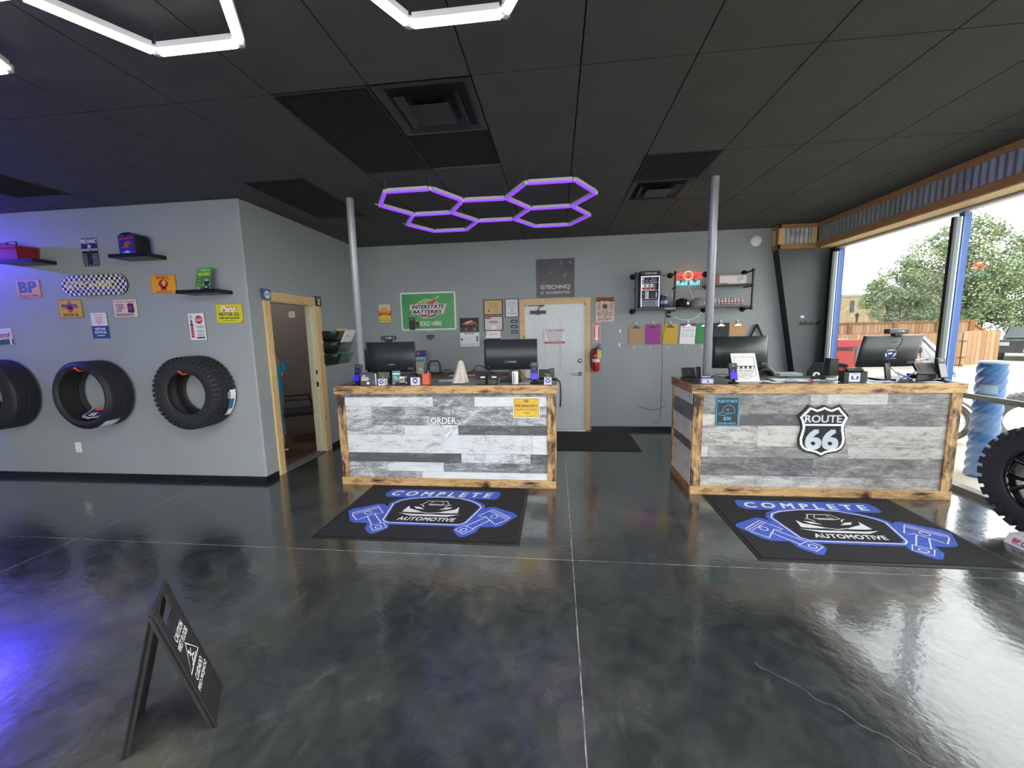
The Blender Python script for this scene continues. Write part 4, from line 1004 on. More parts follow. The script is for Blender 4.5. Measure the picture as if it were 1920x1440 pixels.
g = MB(); g.add([(-.155, -.06, -.06), (.155, -.06, -.06), (.125, -.03, .035), (-.125, -.03, .035), (-.155, 0, -.06), (.155, 0, -.06), (.125, 0, .035), (-.125, 0, .035)], [(0, 1, 2, 3), (1, 5, 6, 2), (0, 3, 7, 4), (3, 2, 6, 7), (0, 4, 5, 1)], NV)
g.M = Matrix.Rotation(0, 4, 'X'); g.disc(-.065, -.015, .017, -.058, flat('c0a8b4'), 16); g.text('AUTO', -.02, -.015, .022, flat('5a8ad0'), -.058, bold=.03); g.text('CARE', .045, -.015, .022, flat('d8b070'), -.058, bold=.03); g.box(-.158, .158, -.07, 0, -.085, -.062, PAPER); g.build('tray', t)
for i, z in enumerate((1.792, 1.705, 1.62)):
    t = thing('wall_badge', ['top', 'middle', 'bottom'][i]+' one of three small black and blue badges left of the white door', 'badge', (-.684, PB, z), group='small badges left of the door')
    g = MB(); g.prism(rrect(.10, .045, .01), -.012, 0, flat('1a1d28')); g.poly(rrect(.07, .026, .005), -.0125, flat('6f7480')); bars(g, -.028, .028, -.008, .008, 2, flat('c0c2c8'), -.013); g.build('badge', t)
    g = MB(); g.box(-.04, .04, -.008, 0, .023, .042, flat('5b7ab4')); g.build('blue_tab', t)
def banner():
    t = thing('vinyl_banner', 'dark grey accredited banner tacked above the white door', 'banner', (-.018, PB-.002, 2.45))
    g = MB(); n = 14; vs = []; fs = []
    for i in range(n+1):
        for j in range(n+1):
            x, z = -.30+.6*i/n, -.298+.596*j/n
            y = -.004-.006*abs(sin(x*9+z*5))*(z+.3)*(1-abs(x)/.33)*1.2; vs.append((x+(.004 if j == n else 0), y, z))
    for i in range(n):
        for j in range(n): fs.append((i*(n+1)+j, (i+1)*(n+1)+j, (i+1)*(n+1)+j+1, i*(n+1)+j+1))
    g.add(vs, fs, mat('banner_vinyl', S('3e3b3f'), .35, noise=.15, nscale=5), True); g.build('banner_sheet', t)
    l = MB(); y = -.016; lt = flat('dad9dc'); l.text('GTECHNIQ', .0, -.14, .072, lt, y, w=.46, bold=.012); l.text('ACCREDITED', .04, -.222, .038, lt, y, w=.385, bold=.015, space=1.1); l.line([(-.215, -.205), (-.232, -.205), (-.232, -.242), (-.195, -.242), (-.195, -.225)], .005, y, lt); l.line([(-.222, -.22), (-.21, -.232), (-.182, -.198)], .007, y, lt)
    for p in ([(-.10, .09), (-.04, .12), (-.09, .06)], [(.03, .22), (.09, .26), (.11, .18), (.06, .24)], [(.12, .04), (.19, .08), (.15, -.01)], [(-.2, .27), (-.14, .25), (-.16, .27)], [(.2, .24), (.26, .27), (.24, .2)], [(.05, -.07), (.08, -.03), (.06, -.09)]): l.poly(p, y+.003, flat('77757a'))
    l.build('lettering', t)
    for x in (-.28, .28):
        for z in (-.28, .28): m = MB(); m.lathe([(0, -.02), (.008, -.018), (.009, -.012)], CHROME, 12, c=(x, 0, z), axis='Y'); m.build('grommet', t)
banner()
def d_gar(g):
    g.rect(-.145, .145, .115, .19, A1, mat('rust_print', S('a05a34'), .6, noise=.4, nscale=30)); g.text('GARAGE', 0, .155, .055, flat('3a2018'), A3, w=.24, bold=.04); g.text('Rules', 0, .122, .03, flat('e0c8a8'), A4, w=.12, bold=.02)
    g.disc(0, .045, .048, A2, flat('c89a6c'), 20); g.disc(0, .045, .036, A3, flat('5a3c30'), 20); g.text('RULES', 0, -.02, .018, flat('4a2a20'), A3, w=.09, bold=.03)
    for s in (-1, 1): bars(g, min(s*.06, s*.135), max(s*.06, s*.135), -.02, .10, 6, flat('6a5248'), A2, .3, .4)
    bars(g, -.13, .13, -.10, -.035, 3, flat('5c463c'), A2, .1, .4); g.line([(-.02, -.13), (.02, -.10)], .005, A3, K); g.line([(.02, -.13), (-.02, -.10)], .005, A3, K); bars(g, -.12, .12, -.17, -.13, 2, flat('5c463c'), A2, .3, .4)
sign('rusty garage rules tin sign right of the white door', .756, 1.945, .305, .40, mat('aged_cream_print', S('cbbcae'), .5, noise=.15, nscale=14), d_gar, PB, edge='7a4630', r=.008)
def d_fire(g):
    g.text('FIRE', 0, .105, .03, W_, A2, w=.07, bold=.03); g.poly([(-.022, .085), (.022, .085), (.022, -.09), (.045, -.09), (0, -.138), (-.045, -.09), (-.022, -.09)], A2, W_)
    for i, ch in enumerate('EXTINGUISHER'): g.text(ch, 0, .07-.0135*i, .009, RED, A3, bold=.02)
sign('red and white fire extinguisher arrow sign above the extinguisher', .631, 1.585, .112, .305, 'c2303a', d_fire, PB, edge='e0e0e2', r=.01, border=.006)
def extinguisher():
    t = thing('fire_extinguisher', 'red fire extinguisher with yellow tag on the back wall right of the white door', 'fire extinguisher', (.615, YB-.085, .985))
    R = mat('extinguisher_red', S('b3161f'), .3, noise=.05, coat=.3)
    m = MB(); m.lathe([(0, 0), (.055, 0), (.06, .01), (.06, .26), (.052, .29), (.03, .315), (.018, .325), (.018, .34), (0, .34)], R, 28); m.build('cylinder', t)
    m = MB(); m.lathe([(.0605, .14), (.0605, .24)], flat('dcdde0'), 28); m.lathe([(.061, .19), (.061, .235)], flat('a8222c'), 28); bars_m = m; m.build('label', t)
    m = MB(); m.tube([(0, 0, .33), (0, 0, .365)], .014, BLACK); m.tube([(0, 0, .36), (.02, -.01, .385), (.07, -.02, .41)], .008, BLACK); m.tube([(-.01, 0, .355), (.05, -.02, .36), (.085, -.03, .345)], .007, BLACK); m.build('handle', t)
    m = MB(); m.tube([(0, 0, .35), (-.05, -.01, .345), (-.085, -.01, .28), (-.085, -.01, .16), (-.075, -.01, .10), (-.075, -.01, .05)], .009, BLACK); m.build('hose', t)
    m = MB(); m.box(.015, .072, -.072, -.070, .205, .325, flat('e3dc78')); m.rect(.028, .058, .296, .306, -.0725, K); bars(m, .022, .065, .22, .285, 3, flat('8a8440'), -.0725); m.build('inspection_tag', t)
    m = MB(); m.box(-.03, .03, .06, .084, .0, .34, flat('6c2020')); m.box(-.035, .035, .02, .084, -.012, -.002, flat('6c2020')); m.build('wall_bracket', t)
extinguisher()
def d_cust(g):
    g.text('CUSTOMERS', 0, .088, .034, RED, A2, w=.285, bold=.03); g.line(rrect(.325, .24, .004), .002, A2, flat('b04a50'), True); g.rect(-.16, .16, .062, .064, A2, RED)
    for i, s in enumerate(('DUE TO INSURANCE & OSHA', 'REGULATIONS, PLEASE DO NOT', 'ENTER OUR WORK AREA UNLESS', 'YOU ARE ACCOMPANIED BY', 'OUR SERVICE ADVISOR')): g.text(s, 0, .045-.029*i, .013, flat('3a3a40'), A2, w=.25-.02*(i > 2), bold=.02)
    g.rect(-.162, .162, -.118, -.09, A2, RED); g.text('THANK YOU FOR YOUR COOPERATION', 0, -.104, .011, W_, A3, w=.28)
o = sign('white and red notice to customers stuck on the white door', 0, 0, .34, .25, 'dfe2e6', d_cust, (-.033, YB-.0165, 1.545), edge='e4e6ea', r=.004, name='door_notice', th=.003)
# clipboards
BR = mat('hardboard_brown', S('a98a66'), .6, noise=.1, nscale=30)
def clipboard(x, z, m, label, dark=False):
    t = thing('clipboard', label, 'clipboard', (x, PB-.004, z), group='clipboards in a row on the back wall')
    b = MB(); b.prism(rrect(.228, .31, .014), -.006, 0, m); b.build('board', t)
    c = MB(); CL = flat('2e2b28', .3) if dark else CHROME
    c.prism([(-.058, .10), (.058, .10), (.05, .118), (.02, .128), (.0, .15), (-.02, .128), (-.05, .118)], -.016, -.0065, CL); c.tube([(-.058, -.017, .101), (.058, -.017, .101)], .004, CHROME, 6)
    c.build('clip', t, bevel=.001)
    k = MB(); HK = mat('clear_hook', S('cfd6d8'), .2, noise=.05); k.box(-.010, .010, -.004, .0035, .15, .20, HK); k.tube([(0, -.004, .165), (0, -.018, .155), (0, -.022, .165)], .0035, HK, 6)
    for s in (-1, 1): k.tube([(s*.022, -.014, .125), (s*.03, -.016, .145), (s*.012, -.018, .16), (0, -.016, .168)], .0025, CHROME, 6)
    tag(k.build('adhesive_hook', loc=(x, PB-.004, z)), 'clear hook carrying the '+label.replace(', ', ' ').split(' clipboard')[0]+' clipboard', 'hook', 'clear hooks carrying clipboards')
    return t
clipboard(1.24, 1.537, BR, 'brown hardboard clipboard, leftmost of the row', True)
clipboard(1.497, 1.54, flat('9c2f8e'), 'magenta clipboard, second in the row', True)
clipboard(1.752, 1.54, flat('c6a62c'), 'mustard yellow clipboard with a cable hanging across it', True)
q = clipboard(2.018, 1.545, flat('7c3a62'), 'plum clipboard holding a white printed form')
g = MB(); g.M = Matrix.Rotation(radians(3), 4, 'Y'); g.box(-.115, .112, -.0085, -.0068, -.165, .11, PAPER); bars(g, -.10, .10, .02, .07, 4, flat('8a8e96'), -.009, .1, .25); bars(g, -.10, .02, -.06, .0, 4, flat('9a9ea6'), -.009, .1, .25); bars(g, .03, .10, -.06, .0, 3, flat('8a8e96'), -.009, .1, .3); g.rect(-.09, -.06, .085, .095, -.009, flat('3a4a6a')); g.build('paper_form', q)
clipboard(2.262, 1.54, flat('2a8a48'), 'green clipboard half hidden by the pole')
clipboard(2.50, 1.54, mat('black_chalky_board', S('232325'), .6, noise=.5, nscale=9), 'black scuffed clipboard right of the pole')
clipboard(2.742, 1.54, mat('hardboard_tan', S('bb9468'), .6, noise=.06, nscale=20), 'light tan clipboard, rightmost of the row')
HK = MATS['clear_hook']
for i, x in enumerate((1.21, 1.46, 1.735, 1.99, 2.24)):
    k = MB(); k.box(-.009, .009, -.004, 0, -.018, .02, HK); k.tube([(0, -.004, .0), (0, -.016, -.014), (0, -.02, -.006)], .003, HK, 6)
    tag(k.build('adhesive_hook', loc=(x, YB, 1.335)), 'empty clear hook below the %s clipboard' % ['leftmost brown', 'magenta', 'yellow', 'plum', 'green'][i], 'hook', 'empty clear hooks under the clipboards')
for z, l in ((1.60, 'upper'), (1.385, 'lower')):
    k = MB(); k.box(-.012, .012, -.006, 0, -.025, .025, WHITE); k.box(-.008, .008, -.02, -.006, -.02, -.008, WHITE)
    tag(k.build('adhesive_hook', loc=(.995 if z > 1.5 else .985, YB, z)), l+' white adhesive hook on the bare wall right of the garage rules sign', 'hook')
# bag strap
t = thing('hanging_bag', 'black strap bag hung from a wall hook behind the right curved monitor', 'bag', (3.01, YB-.03, 1.66))
m = MB(); S_ = mat('black_webbing', S('17171a'), .8, noise=.1)
for s in (-1, 1):
    m.M = Matrix.Identity(4); d = Vector((s*.14, 0, -.30)); m.cbox(d/2, (.028, .012, d.length), S_, Matrix.Rotation(-s*math.atan2(.14, .30), 3, 'Y'))
m.build('strap', t)
m = MB(); m.prism([(-.15, -.29), (.15, -.29), (.17, -.62), (-.17, -.62)], -.03, .02, S_); m.prism([(-.05, -.25), (.06, -.27), (.055, -.31), (-.055, -.30)], -.031, -.02, PAPER); m.build('body', t, bevel=.006)
# pipe shelf
def pipes():
    t = thing('pipe_shelf', 'industrial black pipe shelf unit with two boards on the back wall', 'shelf', (2.0, YB, 1.9))
    YF = -.29
    def flange(x, z, nm='wall_bracket', y0=YF, short=False):
        m = MB(); x -= 2.0; z -= 1.9
        m.lathe([(0, 0), (.042, 0), (.042, -.008), (.022, -.012), (.022, -.03), (0, -.03)], PIPE, 18, c=(x, -.001, z), axis='Y')
        m.tube([(x, -.02, z), (x, y0, z)], .014, PIPE, 10); m.lathe([(.0, -.012), (.02, -.012), (.02, .012), (.0, .012)], PIPE, 12, c=(x, y0 if not short else y0, z)); m.build(nm, t)
    for x in (1.17, 1.727, 2.24, 2.80):
        flange(x, 2.425); flange(x, 1.895)
        m = MB(); m.tube([(x-2, YF, -.03), (x-2, YF, .55)], .0145, PIPE, 12); m.tube([(x-2, YF, .30), (x-2, YF, .335)], .02, PIPE, 12); m.tube([(x-2, YF, -.03), (x-2, YF, .015)], .02, PIPE, 12); m.tube([(x-2, YF, .51), (x-2, YF, .552)], .02, PIPE, 12); m.build('upright_pipe', t)
        m = MB(); m.tube([(x-2, YF, .315), (x-2, YF+.12 if x < 2.2 else -.02, .315)], .014, PIPE, 10); m.build('middle_arm', t)
    BD = mat('grey_shelf_board', S('5d5c58'), .5, noise=.15, nscale=4, stretch=(.3, 1, 1))
    m = MB(); m.box(-.81, .79, YF+.02, -.012, .016, .034, BD); m.build('lower_board', t, bevel=.002)
    m = MB(); m.box(.20, .79, YF+.02, -.012, .332, .35, BD); m.build('upper_board', t, bevel=.002)
pipes()
SHZ = 1.935
def gcase():
    t = thing('display_case', 'tall black lit display case of detailing products on the pipe shelf', 'display case', (1.40, YB-.15, SHZ))
    m = MB(); m.box(-.155, .13, -.09, .09, 0, .02, BLACK); m.box(-.155, -.145, -.09, .09, .02, .47, BLACK); m.box(.12, .13, -.09, .09, .02, .47, BLACK); m.box(-.145, .12, .08, .09, .02, .47, flat('8f98b0')); m.box(-.155, .13, -.09, .09, .47, .54, BLACK)
    m.text('GTECHNIQ', -.01, .505, .026, W_, -.0905, w=.17, bold=.02); m.build('cabinet', t)
    s = MB(); E = mat('case_led', (1, 1, 1), .4, emit=1.6, ecol=(.75, .8, 1), noise=0)
    for z in (.135, .255, .37): s.box(-.143, .118, -.08, .078, z, z+.005, flat('c8d0e4'))
    s.build('glass_shelf', t)
    e = MB(); e.box(-.145, -.138, -.088, -.08, .02, .465, E); e.box(.113, .12, -.088, -.08, .02, .465, E); e.box(-.138, .113, -.088, -.08, .458, .465, E); e.build('led_strip', t)
    def pr_(nm, lab, boxes, cat='product'):
        b = MB()
        for q in boxes: b.box(*q)
        tag(b.build(nm, loc=(1.40, YB-.15, SHZ)), lab, cat, 'products inside the lit display case')
    for i in range(3):
        x = -.13+.062*i
        pr_('product_box', ['left', 'middle', 'right'][i]+' white and red product box on the second shelf of the lit case', [(x, x+.055, -.07, .0, .2605, .355, W_), (x+.004, x+.052, -.0715, -.0702, .27, .305, RED), (x+.035, x+.052, -.0715, -.0702, .31, .345, RED)], 'box')
    pr_('product_box', 'black product box at left on the third shelf of the lit case', [(-.13, -.09, -.07, .0, .1405, .24, K), (-.125, -.095, -.0712, -.0702, .20, .225, flat('8a5a50'))], 'box')
    pr_('product_box', 'white upright product box on the third shelf of the lit case', [(-.078, -.03, -.07, .0, .1405, .245, W_), (-.06, -.05, -.0712, -.0702, .155, .235, K)], 'box')
    pr_('product_box', 'wide charcoal product box at right on the third shelf of the lit case', [(-.02, .10, -.07, .0, .1405, .24, flat('2c2e34')), (.075, .088, -.0712, -.0702, .16, .23, W_)], 'box')
    pr_('folded_cloth', 'folded grey cloths on the bottom shelf of the lit case', [(-.13, .06, -.06, .05, .0205, .12, flat('7d7f8c'))], 'cloth')
    pr_('folded_cloth', 'pale violet cloth at the bottom right of the lit case', [(.065, .11, -.06, .05, .0205, .12, flat('8f93c4'))], 'cloth')
    b = MB()
    for x in (-.11, -.06, -.01):
        b = MB(); b.lathe([(0, 0), (.018, 0), (.018, .055), (.008, .065), (.008, .08), (0, .08)], flat('e2e2e4') if x < -.1 else K, 14, c=(x, -.03, .3755)); b.box(x-.012, x+.012, -.0495, -.0482, .39, .415, RED if x < -.1 else flat('8a8c94'))
        tag(b.build('product_bottle', loc=(1.40, YB-.15, SHZ)), {-.11: 'white and red', -.06: 'black', -.01: 'rightmost black'}[x]+' bottle on the top shelf of the lit case', 'bottle', 'products inside the lit display case')
gcase()
def can(nm, x, y, z, r, h, m, top, lab, band=None, grp=None, cat='can'):
    t = thing(nm, lab, cat, (x, y, z), group=grp)
    b = MB(); b.lathe([(0, 0), (r, 0), (r, h*.86), (r*.75, h*.9), (0, h*.9)], m, 18)
    if band: b.lathe([(r*1.01, h*.3), (r*1.01, h*.55)], band, 18)
    b.build('body', t)
    b = MB(); b.lathe([(r*.72, h*.86), (r*.72, h), (0, h)], top, 16); b.build('cap', t)
can('spray_can', 1.575, YB-.17, SHZ, .024, .19, flat('24406c'), K, 'navy spray can with black cap beside the lit display case', flat('8a93a8'))
can('spray_can', 1.635, YB-.15, SHZ, .027, .20, flat('3c5f94'), flat('e0dcc8'), 'blue spray can with cream cap left of the black cap', flat('d8d2c0'))
def cap_hat(x, y, mt, brim, lab, rz, badge):
    t = thing('baseball_cap', lab, 'cap', (x, y, SHZ), rz)
    b = MB(); n = 20; prof = [(.098, 0), (.10, .03), (.095, .07), (.075, .105), (.045, .125), (.012, .133), (0, .133)]
    b.lathe(prof, mt, 24); b.v = [(vx*1.0, vy*1.12, vz-(.012*(vy/.1) if vz > .03 else 0)) for vx, vy, vz in b.v]
    b.tube([(0, 0, .130), (0, 0, .138)], .007, mt); b.build('crown', t)
    v = MB(); vs = []; fs = []
    for i in range(13):
        a = pi+pi*i/12; cx = .092*cos(a)
        for k, rr in enumerate((0, .35, .7, 1)):
            vs.append((cx*(1-.06*rr), -.10*1.0*(-sin(a))*1.0-.085*rr*(-sin(a))**.7 if i not in (0, 12) else .0-.01*rr, .012-.016*rr+.004*cos(a*2)))
    for i in range(12):
        for k in range(3): fs.append((i*4+k, i*4+k+1, (i+1)*4+k+1, (i+1)*4+k))
    v.add(vs, fs, brim, True); o = v.build('brim', t); s = o.modifiers.new('solid', 'SOLIDIFY'); s.thickness = .004
    e = MB(); badge(e); e.build('badge', t)
def bdg(e): e.poly([(-.024, .035), (.024, .035), (.03, .075), (.01, .065), (-.01, .08), (-.03, .072)], -.116, W_)
def bdg2(e): e.disc(0, .055, .024, -.115, W_, 16); e.ring(0, .055, .012, .02, -.1155, flat('4a5a84'))
cap_hat(1.86, YB-.16, mat('black_cap_cloth', S('141416'), .9, noise=.2, nscale=60), BLACKM, 'black baseball cap with white emblem on the pipe shelf', radians(38), bdg)
cap_hat(2.09, YB-.16, mat('grey_cap_cloth', S('8d8a86'), .9, noise=.12, nscale=60), flat('79756f'), 'grey baseball cap beside the black cap on the pipe shelf', radians(42), bdg2)
# white sample box and bottles
b = MB(); b.box(-.185, .185, -.10, .10, 0, .125, flat('ddd8d6')); b.box(-.186, .186, -.101, -.1005, .112, .118, flat('b8484c')); b.rect(-.18, -.07, .002, .012, -.1012, flat('b8484c'))
nb = len(b.v); b.text('SMART', .10, -.092, .02, flat('8a6a60'), -.1015, w=.09); b.text('SAMPLE', .10, -.062, .02, K, -.1015, w=.10); b.text('KIT', .125, -.032, .02, K, -.1015, w=.04)
b.v = b.v[:nb]+[(2*.10-x, y, -z+.0) for x, y, z in b.v[nb:]]
tag(b.build('sample_box', loc=(2.545, YB-.15, 2.251)), 'long white sample kit box lying upside down on the upper pipe shelf board', 'box')
xs = [2.30+.046*i for i in range(9)]+[2.72]
for i, x in enumerate(xs):
    t = thing('sample_bottle', 'small white and red bottle standing apart at the right end of the lower pipe shelf' if i == 9 else 'small white bottle with red band, standing in the packed line of nine', 'bottle', (x, YB-.16, SHZ), group=None if i == 9 else 'packed line of small bottles on the pipe shelf')
    b = MB(); b.lathe([(0, 0), (.0185, 0), (.0185, .075), (.010, .088), (0, .088)], flat('dcd9d8'), 14); b.lathe([(.0187, .045), (.0187, .058)], flat('b04048'), 14); b.box(-.010, .010, -.0195, -.0188, .01, .035, flat('6a6a74')); b.build('body', t)
    b = MB(); b.lathe([(.0095, .086), (.0095, .125), (0, .125)], flat('e8e6e4') if i % 3 else flat('d0a8a8'), 10); b.build('cap', t)
# neon energy drink sign: two charging bulls and a sun over a name
def bull_sign():
    t = thing('bull_neon_sign', 'lit neon sign of two red bulls and yellow ring over cyan letters', 'neon sign', (1.985, YB-.03, 2.36))
    RN = mat('red_neon', (1, .05, .03), .4, emit=2.6, ecol=(1, .03, .02), noise=0); YN = mat('yellow_neon', (1, .8, .3), .4, emit=1.3, ecol=(1, .62, .25), noise=0); CN = mat('cyan_neon', (.2, .9, 1), .4, emit=1.6, ecol=(.10, .80, .88), noise=0)
    def T(m, pts, mt, r=.0042, cl=False): m.tube([(x, -.012, z) for x, z in pts], r, mt, 6, closed=cl)
    r = MB(); T(r, [(.095*cos(a)*.66, .055+.062*sin(a)) for a in [2*pi*k/28 for k in range(28)]], YN, .0042, True); r.build('ring_tube', t)
    bull = [(.018, .055), (.045, .075), (.07, .085), (.10, .098), (.135, .082), (.155, .085), (.19, .105), (.175, .085), (.205, .09), (.18, .065), (.155, .055), (.165, .04), (.20, .02), (.20, .012), (.15, .02), (.13, .035), (.115, .012), (.125, -.002), (.095, .005), (.09, .03), (.07, .02), (.05, .0), (.035, .012), (.05, .025), (.025, .03)]
    for s in (-1, 1):
        m = MB(); T(m, [(s*x, z) for x, z in bull], RN, .0042, True); T(m, [(s*x, z) for x, z in ((.05, .05), (.07, .06), (.09, .045), (.11, .06), (.13, .05))], RN); T(m, [(s*x, z) for x, z in ((.04, .035), (.06, .038), (.08, .03))], RN); T(m, [(s*.03, .07), (s*.02, .085), (s*.03, .095)], RN); m.build('bull_tube', t)
    l = MB(); l.text('Red Bull', .0, -.055, .062, CN, -.015, w=.33, bold=.012, ext=.0); l.build('letter_tubes', t)
    m = MB(); m.box(-.15, .15, .0, .012, .03, .04, BLACK); m.box(-.15, .15, .0, .012, -.06, -.05, BLACK); m.box(-.1, -.09, 0, .012, -.05, .03, BLACK); m.box(.09, .1, 0, .012, -.05, .03, BLACK); m.build('back_frame', t)
    m = MB(); m.tube([(0, .01, -.09), (.03, .012, -.15), (.07, .01, -.22), (.08, .012, -.30)], .0035, W_, 6); m.build('power_wire', t)
    lamp('neon_glow', 'POINT', (1.985, YB-.12, 2.40), .35, (1, .15, .1), .06)
bull_sign()
t = thing('shelf_camera', 'small pink-topped camera clamped under the pipe shelf beside the spray cans', 'camera', (1.655, YB-.31, 1.905))
m = MB(); m.box(-.08, .07, -.03, .03, .0, .022, flat('caa79c')); m.build('phone', t, bevel=.004)
m = MB(); m.box(-.06, .06, -.025, .025, -.022, -.001, BLACK); m.tube([(-.04, 0, -.03), (-.05, .0, -.08), (-.03, .0, -.11), (.02, .0, -.10)], .012, BLACK); m.tube([(-.02, 0, -.07), (-.03, 0, -.12)], .009, BLACK); m.build('clamp', t)
def cable(pts, r, m, label, nm='cable', sm=6):
    P = [Vector(p) for p in pts]; out = []
    for i in range(len(P)-1):
        a, b, c, d = P[max(i-1, 0)], P[i], P[i+1], P[min(i+2, len(P)-1)]
        for k in range(sm):
            u = k/sm; out.append(.5*((2*b)+(-a+c)*u+(2*a-5*b+4*c-d)*u*u+(-a+3*b-3*c+d)*u**3))
    out.append(P[-1]); g = MB(); g.tube(out, r, m, 6); return tag(g.build(nm), label, 'cable')
cable([(1.74, 6.24, 1.80), (1.86, 6.3, 1.755), (1.98, 6.35, 1.75), (2.09, 6.38, 1.78), (2.19, 6.4, 1.86)], .004, W_, 'white cable drooping below the pipe shelf between clamp and pole')
cable([(1.63, 6.30, 1.80), (1.655, 6.44, 1.66), (1.64, 6.44, 1.5), (1.63, 6.45, 1.3), (1.645, 6.46, 1.0), (1.64, 6.46, .6), (1.63, 6.46, .2), (1.55, 6.46, .12)], .003, K, 'thin black cable hanging down across the yellow clipboard to the floor')
cable([(1.3, 6.475, .40), (1.5, 6.475, .34), (1.62, 6.47, .36), (1.72, 6.475, .42)], .003, K, 'short black cable low on the back wall left of the grey counter')
# hooks on the dark column
t = thing('hook_rail', 'black and silver coat hook rail on the charcoal column by the window', 'hook rail', (3.68, 6.332, 1.66))
m = MB(); m.box(-.13, .14, -.012, 0, -.018, .018, BLACK); m.build('rail', t)
for i in range(6):
    m = MB(); x = -.11+.046*i; m.tube([(x, -.012, -.02), (x+.01, -.04, -.01), (x+.02, -.05, .03)], .005, CHROME if i % 2 else PIPE, 6); m.build('hook', t)
m = MB(); m.box(-.022, .022, -.003, 0, -.016, .016, PAPER); bars(m, -.015, .015, -.01, .01, 2, flat('9a9a9a'), -.0035); tag(m.build('paper_note', loc=(3.568, 6.332, 1.755)), 'tiny white note above the hook rail on the charcoal column', 'note')
# office side wall: file pockets, corner plates
t = thing('file_rack', 'wall rack of black and clear file pockets with green tabs, by the office doorway', 'file rack', (XS, 5.62, 1.45), radians(90))
def pocket(x0, x1, z0, m, nm, paper=False):
    h = .16; b = MB(); d = -.09
    b.add([(x0, -.01, z0), (x1, -.01, z0), (x1, d, z0+h), (x0, d, z0+h), (x0, 0, z0), (x1, 0, z0), (x1, 0, z0+h), (x0, 0, z0+h)], [(0, 1, 2, 3), (4, 7, 6, 5), (0, 3, 7, 4), (1, 5, 6, 2), (0, 4, 5, 1)], m)
    b.build(nm, t)
    g = MB(); c = (x0+x1)/2; g.add([(c-.07, d-.002, z0+h-.001), (c+.07, d-.002, z0+h-.001), (c+.065, d+.01, z0+h-.035), (c-.065, d+.01, z0+h-.035)], [(0, 3, 2, 1)], flat('2f8a63')); g.build('green_tab', t)
for i, z in enumerate((.08, -.085, -.25)):
    pocket(-.36, .0, z, BLACK, 'black_pocket'); pocket(.02, .36, z, CLEAR, 'clear_pocket')
m = MB(); m.M = Matrix.Rotation(radians(30), 4, 'X'); m.box(.04, .33, -.02, -.006, .10, .30, PAPER); m.rect(.12, .2, .2, .21, -.0205, flat('6a6a6a')); m.M = Matrix.Identity(4)
tag(m.build('paper_stack', loc=(XS, 5.62, 1.45), rotz=radians(90)), 'white papers standing in the top clear file pocket', 'paper')
m = MB(); m.box(.05, .31, -.03, -.008, .12, .285, flat('d6c890')); tag(m.build('manila_folder', loc=(XS, 5.62, 1.45), rotz=radians(90)), 'cream folder behind the white papers in the top clear pocket', 'folder')
def d_cpl(g): g.disc(.012, .0, .043, A2, W_, 20); g.ring(.012, 0, .025, .03, A3, flat('5a3a4a')); g.rect(-.02, .04, -.006, .006, A3, flat('3a3a5a'))
sign('blue plate with a white round emblem on the left top corner of the doorway trim', 0, 0, .135, .125, '3a6fae', d_cpl, (XS+.025, 4.235, 2.10), edge='25364a', r=.003, name='corner_plate', rotz=radians(90))
def d_cpr(g): g.line([(-.04, .03), (-.02, .05), (.0, .0), (.04, .04)], .012, A2, W_); g.ring(.01, -.005, .015, .026, A2, W_); g.line([(-.03, -.04), (.0, -.03), (.03, -.05)], .01, A2, W_)
sign('black plate with white markings on the right top corner of the doorway trim', 0, 0, .13, .13, '1e1f22', d_cpr, (XS+.025, 5.225, 2.095), edge='1a1a1c', r=.003, name='corner_plate', rotz=radians(90))
# ================================================================== OFFICE: PERSON, CHAIR
def office():
    lamp('office_lamp', 'POINT', (-5.2, 5.3, 2.7), 40, (1, .95, .9), .3)
    m = MB(); m.box(-.055, .055, -.003, 0, -.05, .05, flat('d9c3b8')); bars(m, -.04, .04, -.035, .04, 4, flat('8a6a64'), -.0035)
    tag(m.build('wall_notice', loc=(-4.52, YB-.013, 2.0)), 'small pinkish notice on the office back wall seen through the doorway', 'notice')
    t = thing('office_chair', 'black padded office armchair seen through the doorway', 'chair', (-4.12, 5.80, .006), radians(-55))
    BK = mat('black_chair_fabric', S('1f2023'), .8, noise=.15, nscale=30)
    m = MB(); m.box(-.25, .25, -.25, .24, .40, .47, BK); m.build('seat', t, bevel=.02)
    m = MB(); m.M = Matrix.Translation((0, .25, .50)) @ Matrix.Rotation(radians(-12), 4, 'X'); m.box(-.23, .23, -.02, .02, .0, .44, BK); m.build('backrest', t, bevel=.015)
    for sx in (-1, 1):
        m = MB(); m.tube([(sx*.26, -.23, .66), (sx*.26, .22, .66)], .018, BLACK, 8); m.build('armrest', t)
        m = MB(); m.tube([(sx*.26, -.22, .65), (sx*.26, -.24, .0)], .014, BLACK, 8); m.build('leg', t)
        m = MB(); m.tube([(sx*.26, .2, .65), (sx*.26, .26, .42), (sx*.26, .32, .0)], .014, BLACK, 8); m.build('leg', t)
office()
def skin(name, verts, edges, radii, m, parent, sub=2, root=0):
    me = bpy.data.meshes.new(name); me.from_pydata(verts, edges, []); me.materials.append(m)
    o = bpy.data.objects.new(name, me); COL.objects.link(o); o.parent = parent
    md = o.modifiers.new('skin', 'SKIN'); 
    me.skin_vertices.new(name='') if not me.skin_vertices else None
    for i, r in enumerate(radii): me.skin_vertices[0].data[i].radius = (r, r) if isinstance(r, (int, float)) else r
    me.skin_vertices[0].data[root].use_root = True
    md.use_smooth_shade = True
    s = o.modifiers.new('sub', 'SUBSURF'); s.levels = sub; s.render_levels = sub
    return o
